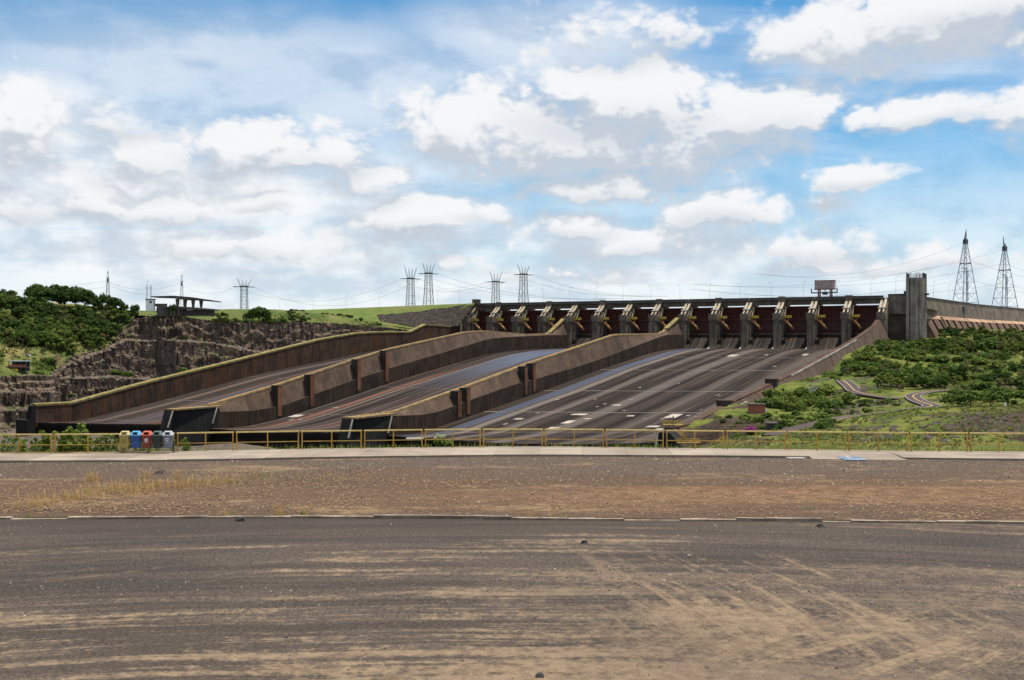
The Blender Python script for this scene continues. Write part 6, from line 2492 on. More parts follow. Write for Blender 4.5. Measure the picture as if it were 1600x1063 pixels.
def thin_pylon(px, ytop, ybase, Y, hb, label):
    k = Y / 1600
    zb = 16.0
    zt = (531.5 - ytop) * k
    zv = (531.5 - ybase) * k
    root = empty('power_pylon', ((px - 800) * k, Y, zb), 0.3, label, 'pylon', 'slim pointed pylons')
    H = zt - zb
    wb = hb * k / 1.25
    lv = [(H * f_, wb * (1.35 - 1.05 * f_) if f_ < 0.78 else wb * 0.42) for f_ in (0, 0.15, 0.3, 0.45, 0.6, 0.72, 0.80, 0.90)] + [(H, 0.15)]
    lattice(root, lv, 0.36, 0.17)
    b_ = B()
    for zz in (0.80, 0.87):
        b_.tube((-wb * 1.0, 0, H * zz), (wb * 1.0, 0, H * zz), 0.3, 4)
    b_.box(-wb * .4, wb * .4, -wb * .4, wb * .4, H * 0.80, H * 0.86)
    b_.build('crossarm', M_DSTEEL, root)
    return Vector(((px - 800) * k, Y, zb + H * 0.82))


t1 = thin_pylon(168.5, 423.5, 463, 1250, 4.0, 'slim pointed pylon above the small trees left on the hilltop')
t2 = thin_pylon(284, 429.5, 463, 1350, 3.6, 'slim pointed pylon rising behind the pavilion roof')
# H-frame behind the kiosk
k_ = 1300 / 1600
root = empty('power_pylon', ((232.5 - 800) * k_, 1300, 16), 0, 'small twin-post pylon behind the white kiosk', 'pylon')
for s_ in (-2.4, 2.6):
    b = B()
    for q_ in (-0.8, 0.8):
        b.tube((s_ + q_ * 1.4, 0, 0), (s_ + q_ * 0.4, 0, 54), 0.26, 4)
    for q_ in range(12):
        b.tube((s_ - 0.9, 0, 4.2 * q_ + 2), (s_ + 0.9, 0, 4.2 * q_ + 5), 0.13, 3)
    b.build('mast', M_STEEL, root)
b = B()
b.tube((-4.4, 0, 50), (4.8, 0, 50), 0.4, 4)
b.tube((-2.4, 0, 54), (-1.0, 0, 60), 0.2, 4)
b.build('crossarm', M_STEEL, root)


def big_pylon(px, ytop, ybase, Y, hb, lean, label):
    k = Y / 1600
    zb = 16.0
    zt, zv = (531.5 - ytop) * k, (531.5 - ybase) * k
    root = empty('power_pylon', ((px - 800) * k, Y, zb), 0.55, label, 'pylon', 'tall tapering pylons at the right')
    H = zt - zb
    wv = hb * k / 1.37
    fv = (zv - zb) / H
    w0 = wv / (1 - fv) * 1.0
    fs = [0, 0.12, fv, fv + 0.10, fv + 0.22, fv + 0.34, fv + 0.42]
    fs += [fs[-1] + (1 - fs[-1]) * q for q in (0.2, 0.4, 0.58, 0.74, 0.9)]
    lv = [(H * f_, max(0.5, w0 * (1 - f_) ** 1.06 + 0.25)) for f_ in fs]
    lattice(root, lv, 0.42, 0.17)
    b_ = B()
    za = H * fs[6]
    wa = lv[6][1]
    b_.box(-wa * 1.1, wa * 1.1, -wa, -wa + 0.6, za, za + 1.2)
    b_.box(-wa * 1.1, wa * 1.1, wa - 0.6, wa, za, za + 1.2)
    b_.box(-wa, wa, -0.4, 0.4, za - 5.5, za - 4.6)
    b_.build('lower_crossarm', M_DSTEEL, root)
    b_ = B()
    zz = H * fs[10]
    b_.box(-2.0, 2.0, -2.0, 2.0, zz - 2.5, zz + 2.5)
    for q_ in range(4):
        b_.tube((-2.2 + lean * q_, -1, zz + 2), (-1.2 + lean * (q_ + 1.2), 1, zz + 6 + 2.6 * q_), 0.35, 4)
    b_.build('head_frame', M_DSTEEL, root)
    for s_ in (-1, 1):
        b_ = B()
        b_.tube((s_ * wa * 0.36, -wa * 0.6, 0), (s_ * wa * 0.34, -wa * 0.5, za - 5), 0.5, 4)
        b_.build('inner_leg', M_STEEL, root)
    return Vector(((px - 800) * k, Y, zb + H * 0.5)), Vector(((px - 800) * k, Y, zb + zz))


b1 = big_pylon(1508.5, 365.5, 473, 1150, 18.0, 0.9, 'larger tall tapering pylon behind the wing dam, left of the two')
b2 = big_pylon(1569.8, 376.5, 479, 1180, 18.0, 0.0, 'tall tapering pylon behind the wing dam, nearest the right edge')


def cable(p, q, sag, r, label, group='power cables across the sky'):
    b_ = B()
    n_ = 18
    pts = []
    for i_ in range(n_ + 1):
        f_ = i_ / n_
        v_ = p.lerp(q, f_)
        v_.z -= sag * 4 * f_ * (1 - f_)
        pts.append(v_)
    b_.path(pts, r, 3)
    return tag(b_.build('power_cable', M_WIRE), label, 'cable', group)


def off(v, dx, dz):
    return v + Vector((dx, 0, dz))


R_ = 0.13
edgeL = at(-140, 452, 1450)
edgeL2 = at(-140, 456, 1450)
cable(edgeL, off(t1, -3, 0), 8, R_, 'upper power cable from the left edge to the first slim pylon')
cable(edgeL2, off(t1, 3, -6), 10, R_, 'lower power cable from the left edge to the first slim pylon')
cable(off(t1, -3, 0), off(t2, -3, 2), 10, R_, 'upper power cable between the two slim pylons')
cable(off(t1, 3, -6), off(t2, 3, -4), 10, R_, 'lower power cable between the two slim pylons')
e = PY['e'][1]
cable(off(t2, -3, 0), off(e, -12, 0), 10, R_, 'power cable from the second slim pylon to the horned pylon')
a_, b_p, c_, d_ = (PY[k][1] for k in 'abcd')
for dx, s_ in ((-13, 24), (13, 30)):
    w_ = 'near' if dx < 0 else 'far'
    cable(off(e, dx, 0), off(a_, dx, 0), s_, R_, f'{w_} power cable sagging from the lone horned pylon to the shorter one of the pair')
    cable(off(a_, dx, 0), off(c_, dx, 0), 16, R_, f'{w_} power cable from the shorter horned pylon of the pair to the bridge pylon')
    cable(off(b_p, dx, 0), at(960 + dx, 467, 900), 10, R_, f'{w_} power cable falling from the taller horned pylon of the pair to the bridge')
    cable(off(d_, dx, 0), at(1030 + dx, 463, 880), 8, R_, f'{w_} power cable falling from the tall horned pylon to the bridge')
    cable(off(c_, dx, 0), at(560, 424 + dx * 0.3, 1700), 20, R_, f'{w_} power cable running left from the short horned pylon behind the bridge')
for (lo, hi), nm in ((b1, 'larger'), (b2, 'right-hand')):
    for dz, txt in ((0, 'low'), (22, 'middle')):
        cable(off(lo, -5, dz), at(1080, 452 - dz * 0.35, 1000), 12, R_, f'{txt} power cable running left from the {nm} tapering pylon')
        cable(off(lo, 5, dz), at(1760, 452 - dz * 0.5, 1250), 12, R_, f'{txt} power cable running right from the {nm} tapering pylon')
    cable(off(hi, 0, 0), at(1180, 428, 1050), 16, R_, f'top power cable running left from the {nm} tapering pylon')

# ================================================================== RAILING
JX = [-350, -250, -150, -24, 83, 191, 274.5, 367, 469, 567, 662, 753, 850, 945, 1039, 1133, 1230, 1324, 1421, 1514, 1607, 1700, 1800, 1900]
jp = []
for px in JX:
    y = float(np.interp(px, [p[0] for p in BASE_PTS], [p[1] for p in BASE_PTS]))
    jp.append(gnd(px, y, G))
vis = 0
nvis = sum(1 for p, q in zip(JX, JX[1:]) if q > 0 and p < 1600)
for i, (p, q) in enumerate(zip(jp, jp[1:])):
    if JX[i + 1] < -120 or JX[i] > 1720:
        continue
    t = (q - p).normalized()
    p0, q0 = p + t * 0.075, q - t * 0.075
    L = (q0 - p0).length
    seen = JX[i + 1] > 0 and JX[i] < 1600
    if seen:
        where = 'leftmost' if vis == 0 else ('rightmost' if vis == nvis - 1 else f'{ORD[vis]} from the left')
        lab = f'yellow railing section, {where} of those in the photo'
        vis += 1
    else:
        lab = 'yellow railing section beyond the left edge of the photo' if JX[i] < 0 else 'yellow railing section beyond the right edge of the photo'
    root = empty('railing', p0, math.atan2(t.y, t.x), lab, 'railing', 'yellow railing sections along the walkway')
    Hh = 1.06
    for x_ in (0.03, L / 2, L - 0.03):
        b = B()
        ln = random.uniform(-0.012, 0.012)
        b.hexa([(x_ - 0.032, -0.032, -0.02), (x_ + 0.032, -0.032, -0.02), (x_ + 0.032, 0.032, -0.02), (x_ - 0.032, 0.032, -0.02)],
               [(x_ - 0.032 + ln, -0.032, Hh - 0.05), (x_ + 0.032 + ln, -0.032, Hh - 0.05), (x_ + 0.032 + ln, 0.032, Hh - 0.05), (x_ - 0.032 + ln, 0.032, Hh - 0.05)])
        b.build('post', M_RAILP, root)
    b = B()
    b.box(-0.02, L + 0.02, -0.04, 0.04, Hh - 0.05, Hh + 0.02)
    b.build('top_rail', M_RAILT, root)
    b = B()
    b.box(0.06, L / 2 - 0.032, -0.02, 0.02, 0.44, 0.485)
    b.box(L / 2 + 0.032, L - 0.06, -0.02, 0.02, 0.44, 0.485)
    b.build('mid_rail', M_RAILP, root)
    if i < 6:
        b = B()
        b.box(0.06, L - 0.06, -0.02, 0.02, 0.03, 0.07)
        b.build('bottom_rail', M_RAILP, root)


# ================================================================== RECYCLING BINS
def plastic(name, col):
    return flat(name, col, 0.42, 0.10, 4.0, 0, 0.5)


def arrow_ring(b, R, w, y, n=3, gap=0.5):
    """three chasing arrows, flat, in the x-z plane"""
    for k in range(n):
        a0 = 2 * math.pi * k / n + math.pi / 2
        a1 = a0 + 2 * math.pi / n - gap
        m_ = 6
        pts_o, pts_i = [], []
        for j in range(m_ + 1):
            a = a0 + (a1 - a0) * j / m_
            pts_o.append(((R + w) * math.cos(a), y, (R + w) * math.sin(a)))
            pts_i.append(((R - w) * math.cos(a), y, (R - w) * math.sin(a)))
        b.grid([pts_o, pts_i])
        tip = a1 + 0.42
        b.add([((R + 2.0 * w) * math.cos(a1), y, (R + 2.0 * w) * math.sin(a1)), ((R - 2.0 * w) * math.cos(a1), y, (R - 2.0 * w) * math.sin(a1)), (R * math.cos(tip), y, R * math.sin(tip))], [(0, 1, 2)])


def text_mesh(txt, size, mat, parent, loc):
    cu = bpy.data.curves.new('lettering', 'FONT')
    cu.body = txt
    cu.size = size
    cu.align_x = 'CENTER'
    cu.extrude = 0.001
    tmp = bpy.data.objects.new('tmp', cu)
    C.objects.link(tmp)
    me = bpy.data.meshes.new_from_object(tmp.evaluated_get(bpy.context.evaluated_depsgraph_get()))
    bpy.data.objects.remove(tmp)
    me.materials.clear()
    me.materials.append(mat)
    o_ = link_mesh('lettering', me, parent, loc)
    o_.rotation_euler = (math.radians(90), 0, 0)
    return o_


BINS = [  # photo x, body colour, rim colour, label, word
    (202.5, (0.36, 0.27, 0.075), (0.52, 0.42, 0.19), 'yellow recycling bin with a black arrow symbol, leftmost of the five', 'METAL'),
    (219.5, (0.016, 0.075, 0.25), (0.10, 0.36, 0.60), 'blue recycling bin with a dark blue square, second of the five', 'PAPEL'),
    (236.5, (0.20, 0.026, 0.022), (0.60, 0.11, 0.06), 'red recycling bin with white arrows, in the middle of the five', 'PLÁSTICO'),
    (252.5, (0.014, 0.028, 0.022), (0.10, 0.13, 0.115), 'dark green recycling bin without visible marks, between the red and grey bins', ''),
    (269.0, (0.14, 0.15, 0.20), (0.42, 0.43, 0.46), 'grey recycling bin with a pale symbol, rightmost of the five', '-'),
]
yb = 706.0
bx = [gnd(b_[0], yb - 0.4, G).x for b_ in BINS]
by = gnd(235, yb, G).y - 0.35
M_BLK = flat('black_print', (0.015, 0.015, 0.015), 0.6, 0.1)
M_DBLUE = flat('dark_blue_print', (0.012, 0.035, 0.16), 0.5, 0.1)
M_DIN = flat('dark_bin_inside', (0.012, 0.012, 0.012), 0.8, 0.1)
root = empty('bin_stand', (bx[0] - 0.2, by + 0.12, G), 0, 'low dark steel frame carrying the five recycling bins', 'stand')
span = bx[-1] - bx[0] + 0.4
for x_ in (0.0, span / 2, span):
    b = B()
    b.box(x_ - 0.03, x_ + 0.03, -0.03, 0.03, -0.01, 0.62)
    b.box(x_ - 0.05, x_ + 0.05, -0.22, 0.22, -0.01, 0.03)
    b.build('leg', M_DSTEEL, root)
b = B()
b.box(0.03, span / 2 - 0.03, -0.025, 0.025, 0.24, 0.29)
b.box(span / 2 + 0.03, span - 0.03, -0.025, 0.025, 0.24, 0.29)
b.box(0.0, span, -0.025, 0.025, 0.62, 0.67)
b.build('crossbar', M_DSTEEL, root)
for (px, cb, cr, lab, word), x_ in zip(BINS, bx):
    root = empty('recycling_bin', (x_, by - 0.19, G + 0.30), random.uniform(-0.04, 0.04), lab, 'bin', 'five recycling bins on one stand')
    mb = plastic('plastic_' + lab.split()[0], cb)
    mr_ = plastic('rim_' + lab.split()[0], cr)
    b = B()
    b.hexa([(-0.185, -0.15, 0), (0.185, -0.15, 0), (0.185, 0.15, 0), (-0.185, 0.15, 0)], [(-0.235, -0.185, 0.66), (0.235, -0.185, 0.66), (0.235, 0.17, 0.66), (-0.235, 0.17, 0.66)])
    b.build('body', mb, root)
    b = B()
    b.box(-0.27, 0.27, -0.22, 0.19, 0.66, 0.72)
    b.build('rim', mr_, root)
    # hooded lid: a frame with a wide slot facing front
    lid = B()
    lid.hexa([(-0.26, -0.21, 0.721), (-0.15, -0.21, 0.721), (-0.15, 0.18, 0.721), (-0.26, 0.18, 0.721)], [(-0.20, -0.12, 0.86), (-0.13, -0.12, 0.86), (-0.13, 0.16, 0.86), (-0.20, 0.16, 0.86)])
    lid.hexa([(0.15, -0.21, 0.721), (0.26, -0.21, 0.721), (0.26, 0.18, 0.721), (0.15, 0.18, 0.721)], [(0.13, -0.12, 0.86), (0.20, -0.12, 0.86), (0.20, 0.16, 0.86), (0.13, 0.16, 0.86)])
    lid.hexa([(-0.20, -0.13, 0.86), (0.20, -0.13, 0.86), (0.20, 0.16, 0.86), (-0.20, 0.16, 0.86)], [(-0.17, -0.10, 0.91), (0.17, -0.10, 0.91), (0.17, 0.13, 0.91), (-0.17, 0.13, 0.91)])
    lid.box(-0.15, 0.15, 0.10, 0.16, 0.721, 0.86)
    lo = lid.build('lid', mr_, root)
    b = B()
    b.box(-0.14, 0.14, 0.06, 0.099, 0.722, 0.858)
    b.build('slot', M_DIN, lo)
    # print on the sloping front
    sym = empty('symbol', (0, -0.178, 0.40), 0, parent=root)
    sym.rotation_euler = (math.radians(3.0), 0, 0)
    bpy.data.objects.remove(sym)
    fy = lambda z: -0.15 - 0.035 * z / 0.66 - 0.003
    if word == 'METAL':
        b = B()
        n_ = 20
        b.add([(0, fy(.44), 0.44)] + [(0.105 * math.cos(2 * math.pi * j / n_), fy(.44) - 0.0, 0.44 + 0.105 * math.sin(2 * math.pi * j / n_)) for j in range(n_)], [(0, j + 1, (j + 1) % n_ + 1) for j in range(n_)])
        s_o = b.build('symbol_disc', M_BLK, root)
        b = B()
        arrow_ring(b, 0.058, 0.016, 0)
        o = b.build('symbol_arrows', M_YEL, root, loc=(0, fy(.44) - 0.004, 0.44))
        text_mesh(word, 0.075, M_BLK, root, (0, fy(.29) - 0.002, 0.265))
    elif word == 'PAPEL':
        b = B()
        b.add([(-0.085, fy(.36), 0.36), (0.085, fy(.36), 0.36), (0.085, fy(.56), 0.56), (-0.085, fy(.56), 0.56)], [(0, 1, 2, 3)])
        b.build('symbol_panel', M_DBLUE, root)
        b = B()
        arrow_ring(b, 0.05, 0.012, 0)
        b.build('symbol_arrows', plastic('mid_blue_print', (0.03, 0.10, 0.32)), root, loc=(0, fy(.46) - 0.004, 0.46))
        text_mesh(word, 0.07, plastic('light_blue_print', (0.12, 0.28, 0.55)), root, (0, fy(.27) - 0.002, 0.265))
    elif word == 'PLÁSTICO':
        b = B()
        arrow_ring(b, 0.068, 0.027, 0)
        b.build('symbol_arrows', M_WHITE, root, loc=(0, fy(.43) - 0.003, 0.43))
        text_mesh(word, 0.06, M_WHITE, root, (0, fy(.28) - 0.002, 0.27))
    elif word == '-':
        b = B()
        arrow_ring(b, 0.07, 0.017, 0)
        b.build('symbol_arrows', M_WHITE, root, loc=(0, fy(.45) - 0.003, 0.45))
        b = B()
        b.add([(-0.09, fy(.30), 0.29), (0.09, fy(.30), 0.29), (0.09, fy(.31), 0.31), (-0.09, fy(.31), 0.31)], [(0, 1, 2, 3)])
        b.build('print_line', M_WHITE, root)

# ================================================================== SMALL GROUND THINGS
# painted symbol on the dropped kerb
p = gnd(1331, 714.6, G)
root = empty('painted_symbol', (p.x, p.y, 0), 0, 'faded blue painted square with a white wheelchair symbol on the dropped kerb', 'marking')


def ramp_z(y):
    x = p.x
    f_ = frontY(x) - 0.55
    e_ = baseY(x) + 0.35
    t_ = min(1, max(0, (y - f_) / (e_ - f_)))
    return (ZV + 0.015) * (1 - t_) + G * t_ + 0.014


def on_ramp(pts, lift=0.0):
    return [(x_, y_, ramp_z(p.y + y_) + lift) for x_, y_ in pts]


b = B()
b.add(on_ramp([(-0.6, -0.75), (0.6, -0.75), (0.6, 0.7), (-0.6, 0.7)]), [(0, 1, 2, 3)])
b.build('blue_square', M_BLUEP, root)
b = B()
n_ = 14
ro = [(0.40 * math.cos(a), -0.18 + 0.40 * math.sin(a)) for a in np.linspace(-3.6, 0.6, n_)]
ri = [(0.30 * math.cos(a), -0.18 + 0.30 * math.sin(a)) for a in np.linspace(-3.6, 0.6, n_)]
b.grid([on_ramp(ro, 0.005), on_ramp(ri, 0.005)])
b.add(on_ramp([(-0.16, -0.1), (-0.02, -0.1), (-0.02, 0.36), (-0.16, 0.36)], 0.005), [(0, 1, 2, 3)])
b.add(on_ramp([(-0.02, -0.1), (0.32, -0.1), (0.32, 0.0), (-0.02, 0.0)], 0.005), [(0, 1, 2, 3)])
b.add(on_ramp([(0.32, -0.1), (0.48, -0.52), (0.58, -0.48), (0.42, 0.0), (0.32, 0.0)], 0.005), [(0, 1, 2, 3, 4)])
b.add(on_ramp([(-0.09 + 0.12 * math.cos(2 * math.pi * j / 10), 0.52 + 0.12 * math.sin(2 * math.pi * j / 10)) for j in range(10)], 0.005), [tuple(range(10))])
b.build('wheelchair_figure', M_WLINE, root)
p = gnd(1243, 716.3, ZV)
b = B()
pts = [(0.62 * math.cos(a) * random.uniform(0.75, 1.1), 0.30 * math.sin(a) * random.uniform(0.75, 1.1)) for a in np.linspace(0, 6.28, 15)[:-1]]
b.prism([(x_, y_, -0.06) for x_, y_ in pts], [(x_, y_, 0.035) for x_, y_ in pts])
tag(b.build('cement_spill', M_WLINE, loc=(p.x, p.y, ZV)), 'white hardened cement splash on the gravel left of the dropped kerb', 'spill')
p = gnd(1321, 737, ZV)
b = B()
b.hexa([(-0.13, -0.09, -0.03), (0.13, -0.1, -0.03), (0.11, 0.1, -0.03), (-0.12, 0.09, -0.03)], [(-0.08, -0.06, 0.13), (0.09, -0.05, 0.10), (0.07, 0.07, 0.14), (-0.09, 0.05, 0.10)])
tag(b.build('stone', M_PEBL, loc=(p.x, p.y, ZV)), 'pale stone lying alone on the gravel below the dropped kerb', 'stone')
for px, py, s_, lab in [(1283, 824, 0.16, 'dark lump of stone just in front of the kerb at the right'), (376, 814, 0.22, 'dark lump of stone against the kerb at the left'), (843, 1057, 0.09, 'dark stone at the bottom edge of the photo'),
                        (913, 849, 0.13, 'dark lone stone on the asphalt near the middle'), (250, 740, 0.2, 'dark stone on the gravel above the dry tufts')]:
    zz = ZP if py > 812 else ZV
    p = gnd(px, py, zz)
    b = B()
    r_ = lambda: random.uniform(0.75, 1.2) * s_
    b.hexa([(-r_(), -r_() * .7, -0.02), (r_(), -r_() * .7, -0.02), (r_(), r_() * .7, -0.02), (-r_(), r_() * .7, -0.02)], [(-r_() * .6, -r_() * .4, r_() * .7), (r_() * .6, -r_() * .4, r_() * .6), (r_() * .5, r_() * .4, r_() * .8), (-r_() * .6, r_() * .4, r_() * .6)])
    tag(b.build('stone', M_PEBD, loc=(p.x, p.y, zz)), lab, 'stone')

# concrete cover on dark legs behind the railing
p = gnd(645, 699.5, G)
root = empty('concrete_cover', (p.x, p.y + 1.2, G), 0, 'pale concrete slab on a low dark base behind the railing', 'slab')
b = B()
b.box(-0.50, 0.50, -0.4, 0.4, 0.36, 0.44)
b.build('top_slab', M_PALE, root)
b = B()
b.box(-0.45, 0.45, -0.32, 0.35, -1.2, 0.36)
b.build('base', M_BLACK, root)


# stones scattered over the lot and the verge
def stones(name, n, mat, label, gen):
    base = np.array([(-1, -1, -.6), (1, -1, -.6), (1, 1, -.6), (-1, 1, -.6), (-.6, -.6, .7), (.6, -.6, .7), (.6, .6, .7), (-.6, .6, .7)])
    fq = np.array([(4, 5, 6, 7), (0, 1, 5, 4), (1, 2, 6, 5), (2, 3, 7, 6), (3, 0, 4, 7)])
    V, F = [], []
    for k in range(n):
        x_, y_, z_, s_ = gen()
        a = random.random() * 6.28
        jit = 1 + rng.normal(size=(8, 3)) * 0.22
        q = base * jit * np.array([s_ * random.uniform(0.7, 1.3), s_ * random.uniform(0.6, 1.1), s_ * random.uniform(0.45, 0.9)])
        c_, s2 = math.cos(a), math.sin(a)
        V.append(np.stack([x_ + q[:, 0] * c_ - q[:, 1] * s2, y_ + q[:, 0] * s2 + q[:, 1] * c_, z_ + q[:, 2]], 1))
        F.append(fq + 8 * k)
    o_ = link_mesh(name, np_mesh(name, np.concatenate(V), np.concatenate(F), mat))
    return tag(o_, label, None, None, 'stuff')


def gen_lot():
    while True:
        Y_ = 12 + 24 * random.random() ** 0.8
        X_ = random.uniform(-0.56, 0.56) * Y_
        w_ = math.exp(-((Y_ - 26.5 - 0.05 * X_ - 2 * vnoise(X_, 0, 0.1)) / 1.6) ** 2) + 0.35 * math.exp(-((Y_ - kerbY(X_) + 1.6) / 1.5) ** 2) + 0.10
        if Y_ < kerbY(X_) - 0.2 and random.random() < w_ * (0.5 + vnoise(X_, Y_, 0.5, 2)):
            return X_, Y_, ZP + 0.004, min(0.04, 0.006 + 0.0055 * random.expovariate(1.0))


def gen_verge():
    while True:
        Y_ = random.uniform(36, 60)
        X_ = random.uniform(-0.54, 0.54) * Y_
        y0_, y1_ = kerbY(X_) + 0.3, frontY(X_) - 0.1
        if not y0_ < Y_ < y1_:
            continue
        f_ = (Y_ - y0_) / (y1_ - y0_)
        w_ = 0.15 + 0.8 * max(0, f_ - 0.5) + 0.4 * max(0, vnoise(X_, Y_, 0.18, 9))
        if random.random() < w_:
            return X_, Y_, ZV + 0.005, min(0.05, 0.008 + 0.007 * random.expovariate(1.0))


stones('gravel', 5200, M_PEBD, 'dark gravel scattered over the parking lot', gen_lot)
stones('gravel', 850, M_PEBL, 'pale gravel scattered over the parking lot', gen_lot)
stones('gravel', 4200, M_PEBD, 'dark gravel on the verge below the walkway', gen_verge)
stones('gravel', 3400, M_PEBM, 'grey gravel on the verge below the walkway', gen_verge)
stones('gravel', 2600, M_PEBL, 'pale gravel on the verge below the walkway', gen_verge)


def litter(name, n, size0, size1, mat, label, gen):
    V = []
    for k in range(n):
        x_, y_, z_ = gen()
        a_ = random.random() * 6.28
        l_, w_ = random.uniform(size0, size1), random.uniform(size0, size1) * 0.6
        c_, q_ = math.cos(a_), math.sin(a_)
        t_ = random.uniform(-0.02, 0.03)
        for u_, v_, h_ in ((-l_, 0, 0), (0, -w_, t_), (l_, 0, 0.01), (0, w_, 0.012)):
            V.append((x_ + u_ * c_ - v_ * q_, y_ + u_ * q_ + v_ * c_, z_ + 0.012 + max(0, h_)))
    V = np.array(V)
    o_ = link_mesh(name, np_mesh(name, V, np.arange(len(V)).reshape(-1, 4), mat))
    return tag(o_, label, None, None, 'stuff')


def gen_litter():
    while True:
        Y_ = random.uniform(36.2, 47)
        X_ = random.uniform(-0.52, 0.52) * Y_
        if kerbY(X_) + 0.4 < Y_ and random.random() < 0.12 + 0.9 * max(0, vnoise(X_, Y_, 0.22, 31)) * (1.3 if X_ > -8 else 0.6):
            return X_, Y_, ZV + 0.01


def gen_litter2():
    while True:
        px, py = random.uniform(0, 640), random.uniform(722, 802)
        if abs(py - (800 - px * 0.112)) > 26 or random.random() < 0.3:
            continue
        q = gnd(px, py, ZV)
        if q.y < frontY(q.x) - 0.1 and vnoise(q.x, q.y, 0.5, 40) > -0.1:
            return q.x, q.y, ZV + 0.01


M_LIT = leaf_mat('dead_leaves', (0.33, 0.215, 0.125), 0.4)
litter('leaf_litter', 4200, 0.02, 0.075, M_LIT, 'dry leaf litter and flakes on the brown verge above the kerb', gen_litter)
litter('leaf_litter', 2600, 0.02, 0.07, M_LIT, 'dry litter among the straw tufts at the left', gen_litter2)
litter('leaf_litter', 1500, 0.02, 0.06, flat('dark_litter', (0.03, 0.024, 0.02), 0.9, 0.4), 'dark litter among the straw tufts at the left', gen_litter2)


# grass blades
def blades(name, spots, hmin, hmax, mat, label, lean=0.5, w=0.012, kind='stuff'):
    n = len(spots)
    S = np.array(spots)
    h = rng.uniform(hmin, hmax, n)
    a = rng.uniform(0, 6.28, n)
    l = rng.uniform(0.1, lean, n) * h
    dx, dy = np.cos(a), np.sin(a)
    wx, wy = -dy * w, dx * w
    mid = np.stack([S[:, 0] + dx * l * 0.35, S[:, 1] + dy * l * 0.35, S[:, 2] + h * 0.6], 1)
    tip = np.stack([S[:, 0] + dx * l, S[:, 1] + dy * l, S[:, 2] + h], 1)
    W = np.stack([wx, wy, np.zeros(n)], 1)
    V = np.stack([S - W, S + W, mid + W * 0.7, mid - W * 0.7, mid - W * 0.7, mid + W * 0.7, tip + W * 0.15, tip - W * 0.15], 1).reshape(-1, 3)
    F = np.arange(len(V)).reshape(-1, 4)
    o_ = link_mesh(name, np_mesh(name, V, F, mat))
    return tag(o_, label, None, None, kind)


def tuft_spots(px, py, zz, rx, ry, n):
    p = gnd(px, py, zz)
    return [(p.x + random.gauss(0, rx), p.y + random.gauss(0, ry), zz) for _ in range(n)]


sp = []
for px, py, rx, ry, n in [(145, 752, 0.18, 0.15, 110), (228, 748, 0.12, 0.1, 40), (279, 747, 0.12, 0.1, 40), (120, 778, 0.7, 0.5, 150), (190, 765, 0.5, 0.5, 120), (205, 772, 0.6, 0.4, 130), (255, 764, 0.8, 0.4, 160),
                          (310, 759, 0.7, 0.35, 160), (350, 754, 1.0, 0.3, 90), (75, 788, 0.5, 0.3, 60), (40, 796, 0.6, 0.3, 50), (165, 770, 0.6, 0.5, 70), (437, 806, 0.12, 0.06, 40), (475, 806, 0.15, 0.06, 14),
                          (350, 806, 0.2, 0.06, 20), (830, 809, 0.2, 0.05, 16), (865, 809, 0.15, 0.05, 14), (400, 748, 1.2, 0.4, 60), (115, 782, 0.2, 0.2, 40), (60, 791, 0.3, 0.2, 40)]:
    sp += tuft_spots(px, py, ZV - 0.02, rx, ry, n)
blades('dry_grass', sp, 0.12, 0.55, M_STRAW, 'dry straw tufts on the gravel at the left', 0.6, 0.010)
sp = []
for k in range(900):
    px = random.gauss(590, 90) if k % 2 else random.gauss(640, 120)
    py = random.gauss(745, 7)
    q = gnd(px, max(722, py), ZV)
    sp.append((q.x, q.y, ZV - 0.01))
blades('dry_grass', sp, 0.02, 0.09, M_STRAW, 'flattened straw on the verge near the middle', 1.6, 0.012)
sp = []
for px, py, rx, ry, n in [(133, 770, 0.15, 0.1, 26), (200, 778, 0.2, 0.1, 20), (247, 760, 0.2, 0.1, 26), (355, 754, 0.5, 0.2, 50), (420, 745, 0.8, 0.3, 50), (46, 808, 0.06, 0.04, 12), (473, 804, 0.06, 0.04, 20), (880, 810, 0.06, 0.03, 10), (1160, 745, 0.3, .2, 10)]:
    sp += tuft_spots(px, py, ZV - 0.02, rx, ry, n)
blades('green_tufts', sp, 0.06, 0.22, M_GRASS, 'small green tufts among the dry straw on the gravel', 0.9, 0.012)
# grass behind the railing
sp = []
for k in range(9000):
    X_ = random.uniform(-34, 36)
    d_ = 0.38 + random.expovariate(1.6)
    if random.random() > 0.42 + 0.9 * vnoise(X_, 0, 0.35, 7) + (0.35 if X_ > 8 else 0):
        continue
    zz = G - 0.06 - (0.05 * d_ if d_ < 0.6 else 0.03 + 0.35 * (d_ - 0.6))
    sp.append((X_, baseY(X_) + d_, zz))
blades('grass', sp, 0.10, 0.36, M_GRASS, 'green grass growing behind the railing', 0.7, 0.014)
sp = []
for k in range(2600):
    X_ = random.uniform(-34, 36)
    d_ = 0.36 + random.expovariate(2.5)
    if random.random() > 0.25 + 0.8 * vnoise(X_, 3, 0.3, 17):
        continue
    sp.append((X_, baseY(X_) + d_, G - 0.07 - 0.1 * d_))
blades('dry_grass', sp, 0.06, 0.30, M_STRAW, 'straw-coloured grass along the edge of the walkway', 0.8, 0.012)
sp = []
for k in range(2500):
    X_ = random.uniform(12, 36)
    d_ = random.uniform(0.6, 3.2)
    sp.append((X_, baseY(X_) + d_, G - 0.10 - 0.5 * max(0, d_ - 0.8)))
blades('seed_grass', sp, 0.35, 0.85, leaf_mat('pale_seed_heads', (0.30, 0.30, 0.16), 0.35), 'tall pale seeding grass on the bank behind the railing at the right', 0.5, 0.010)

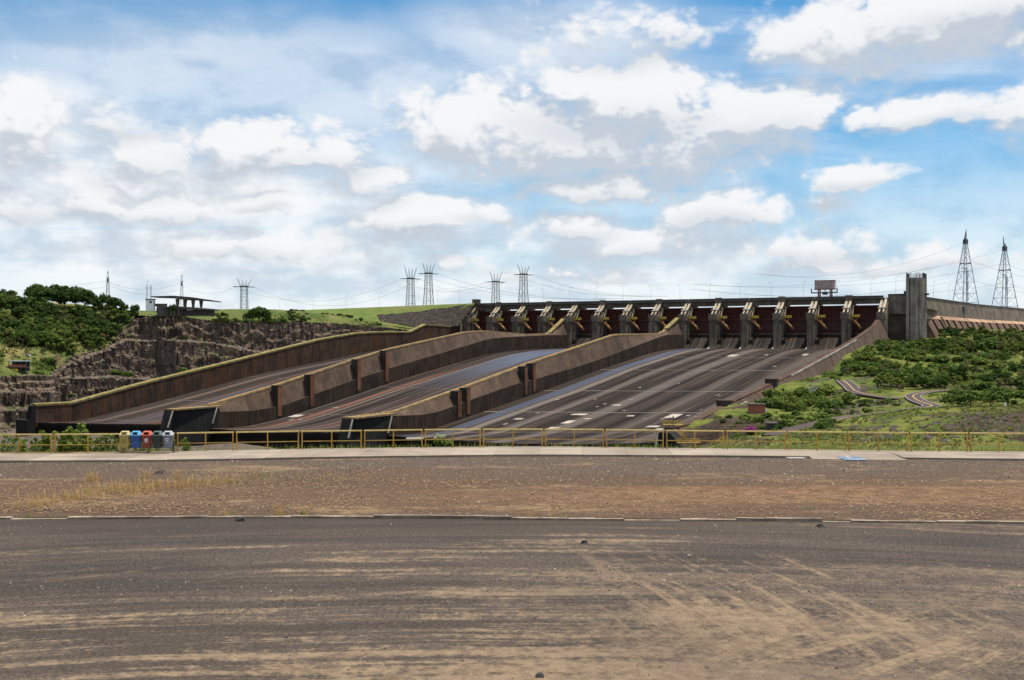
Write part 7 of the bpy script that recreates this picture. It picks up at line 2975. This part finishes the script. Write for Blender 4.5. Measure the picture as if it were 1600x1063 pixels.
# leafy weeds behind the railing at the left
WEEDS = []
for k in range(3):
    V, F = leaf_cloud([(random.uniform(-.3, .3), random.uniform(-.2, .2), 0.2 + 0.22 * j) for j in range(5)], [0.30, 0.30, 0.26, 0.22, 0.14], 34, 0.075, seed=300 + k)
    b = B()
    for j in range(4):
        b.tube((0, 0, -0.4), (random.uniform(-.3, .3), random.uniform(-.2, .2), random.uniform(0.6, 1.1)), 0.012, 4, 0.006)
    WEEDS.append((np_mesh('leaves', V, F, M_WEED), b.mesh('stems', M_WEED)))
n_w = 0
for px, s_ in [(-20, .8), (5, .7), (14, 0.95), (27, 0.8), (45, 0.65), (88, 0.85), (96, 0.9), (104, 1.1), (112, 1.35), (118, 1.45), (122, 1.2), (128, 0.9), (137, 0.8), (150, 0.8), (157, 1.0), (166, 0.9), (178, 0.85), (186, 0.9), (208, .6), (219, .6), (228, .65), (243, .6), (258, .65), (281, 0.75), (287, 0.55), (62, 0.9), (70, 1.15), (78, 1.1), (55, .8), (36, .75)]:
    q = gnd(px, 706.5, G)
    lv, st = random.choice(WEEDS)
    lab = 'tallest leafy weed behind the railing, reaching above the top rail' if s_ > 1.4 else ('leafy green weed behind the railing right of the grey bin' if px > 275 else 'leafy green weed showing below the five bins' if px > 195 else 'leafy green weed behind the railing between the tallest weed and the bins' if px > 118 else 'leafy green weed behind the railing just left of the tallest weed' if px > 82 else 'leafy green weed behind the leftmost railing section')
    root = empty('weed', (q.x, baseY(q.x) + 0.55 + random.random() * 0.5, G - 0.15), random.random() * 6, lab, 'weed', None if s_ > 1.4 else 'weeds behind the railing')
    root.scale = (s_, s_, s_)
    link_mesh('leaves', lv, root)
    link_mesh('stems', st, root)
q = gnd(689, 698, G)
root = empty('flowering_shrub', (q.x, baseY(q.x) + 0.6, G - 0.1), 0, 'small shrub with pale whitish leaves behind the railing', 'shrub')
V, F = leaf_cloud([(-.2, 0, .45), (.15, 0, .4), (.45, 0, .35)], [0.28, 0.26, 0.24], 60, 0.075, seed=77)
link_mesh('leaves', np_mesh('leaves', V, F, M_WEED), root)
V, F = leaf_cloud([(-.15, -0.05, .72), (.12, -.05, .70), (-.3, 0, 0.6)], [0.18, 0.16, 0.14], 34, 0.06, seed=78)
link_mesh('pale_leaves', np_mesh('pale_leaves', V, F, M_PALELEAF), root)
b = B()
b.tube((0, 0, -0.3), (0, 0, 0.5), 0.02, 5)
b.build('stem', M_TRUNK, root)
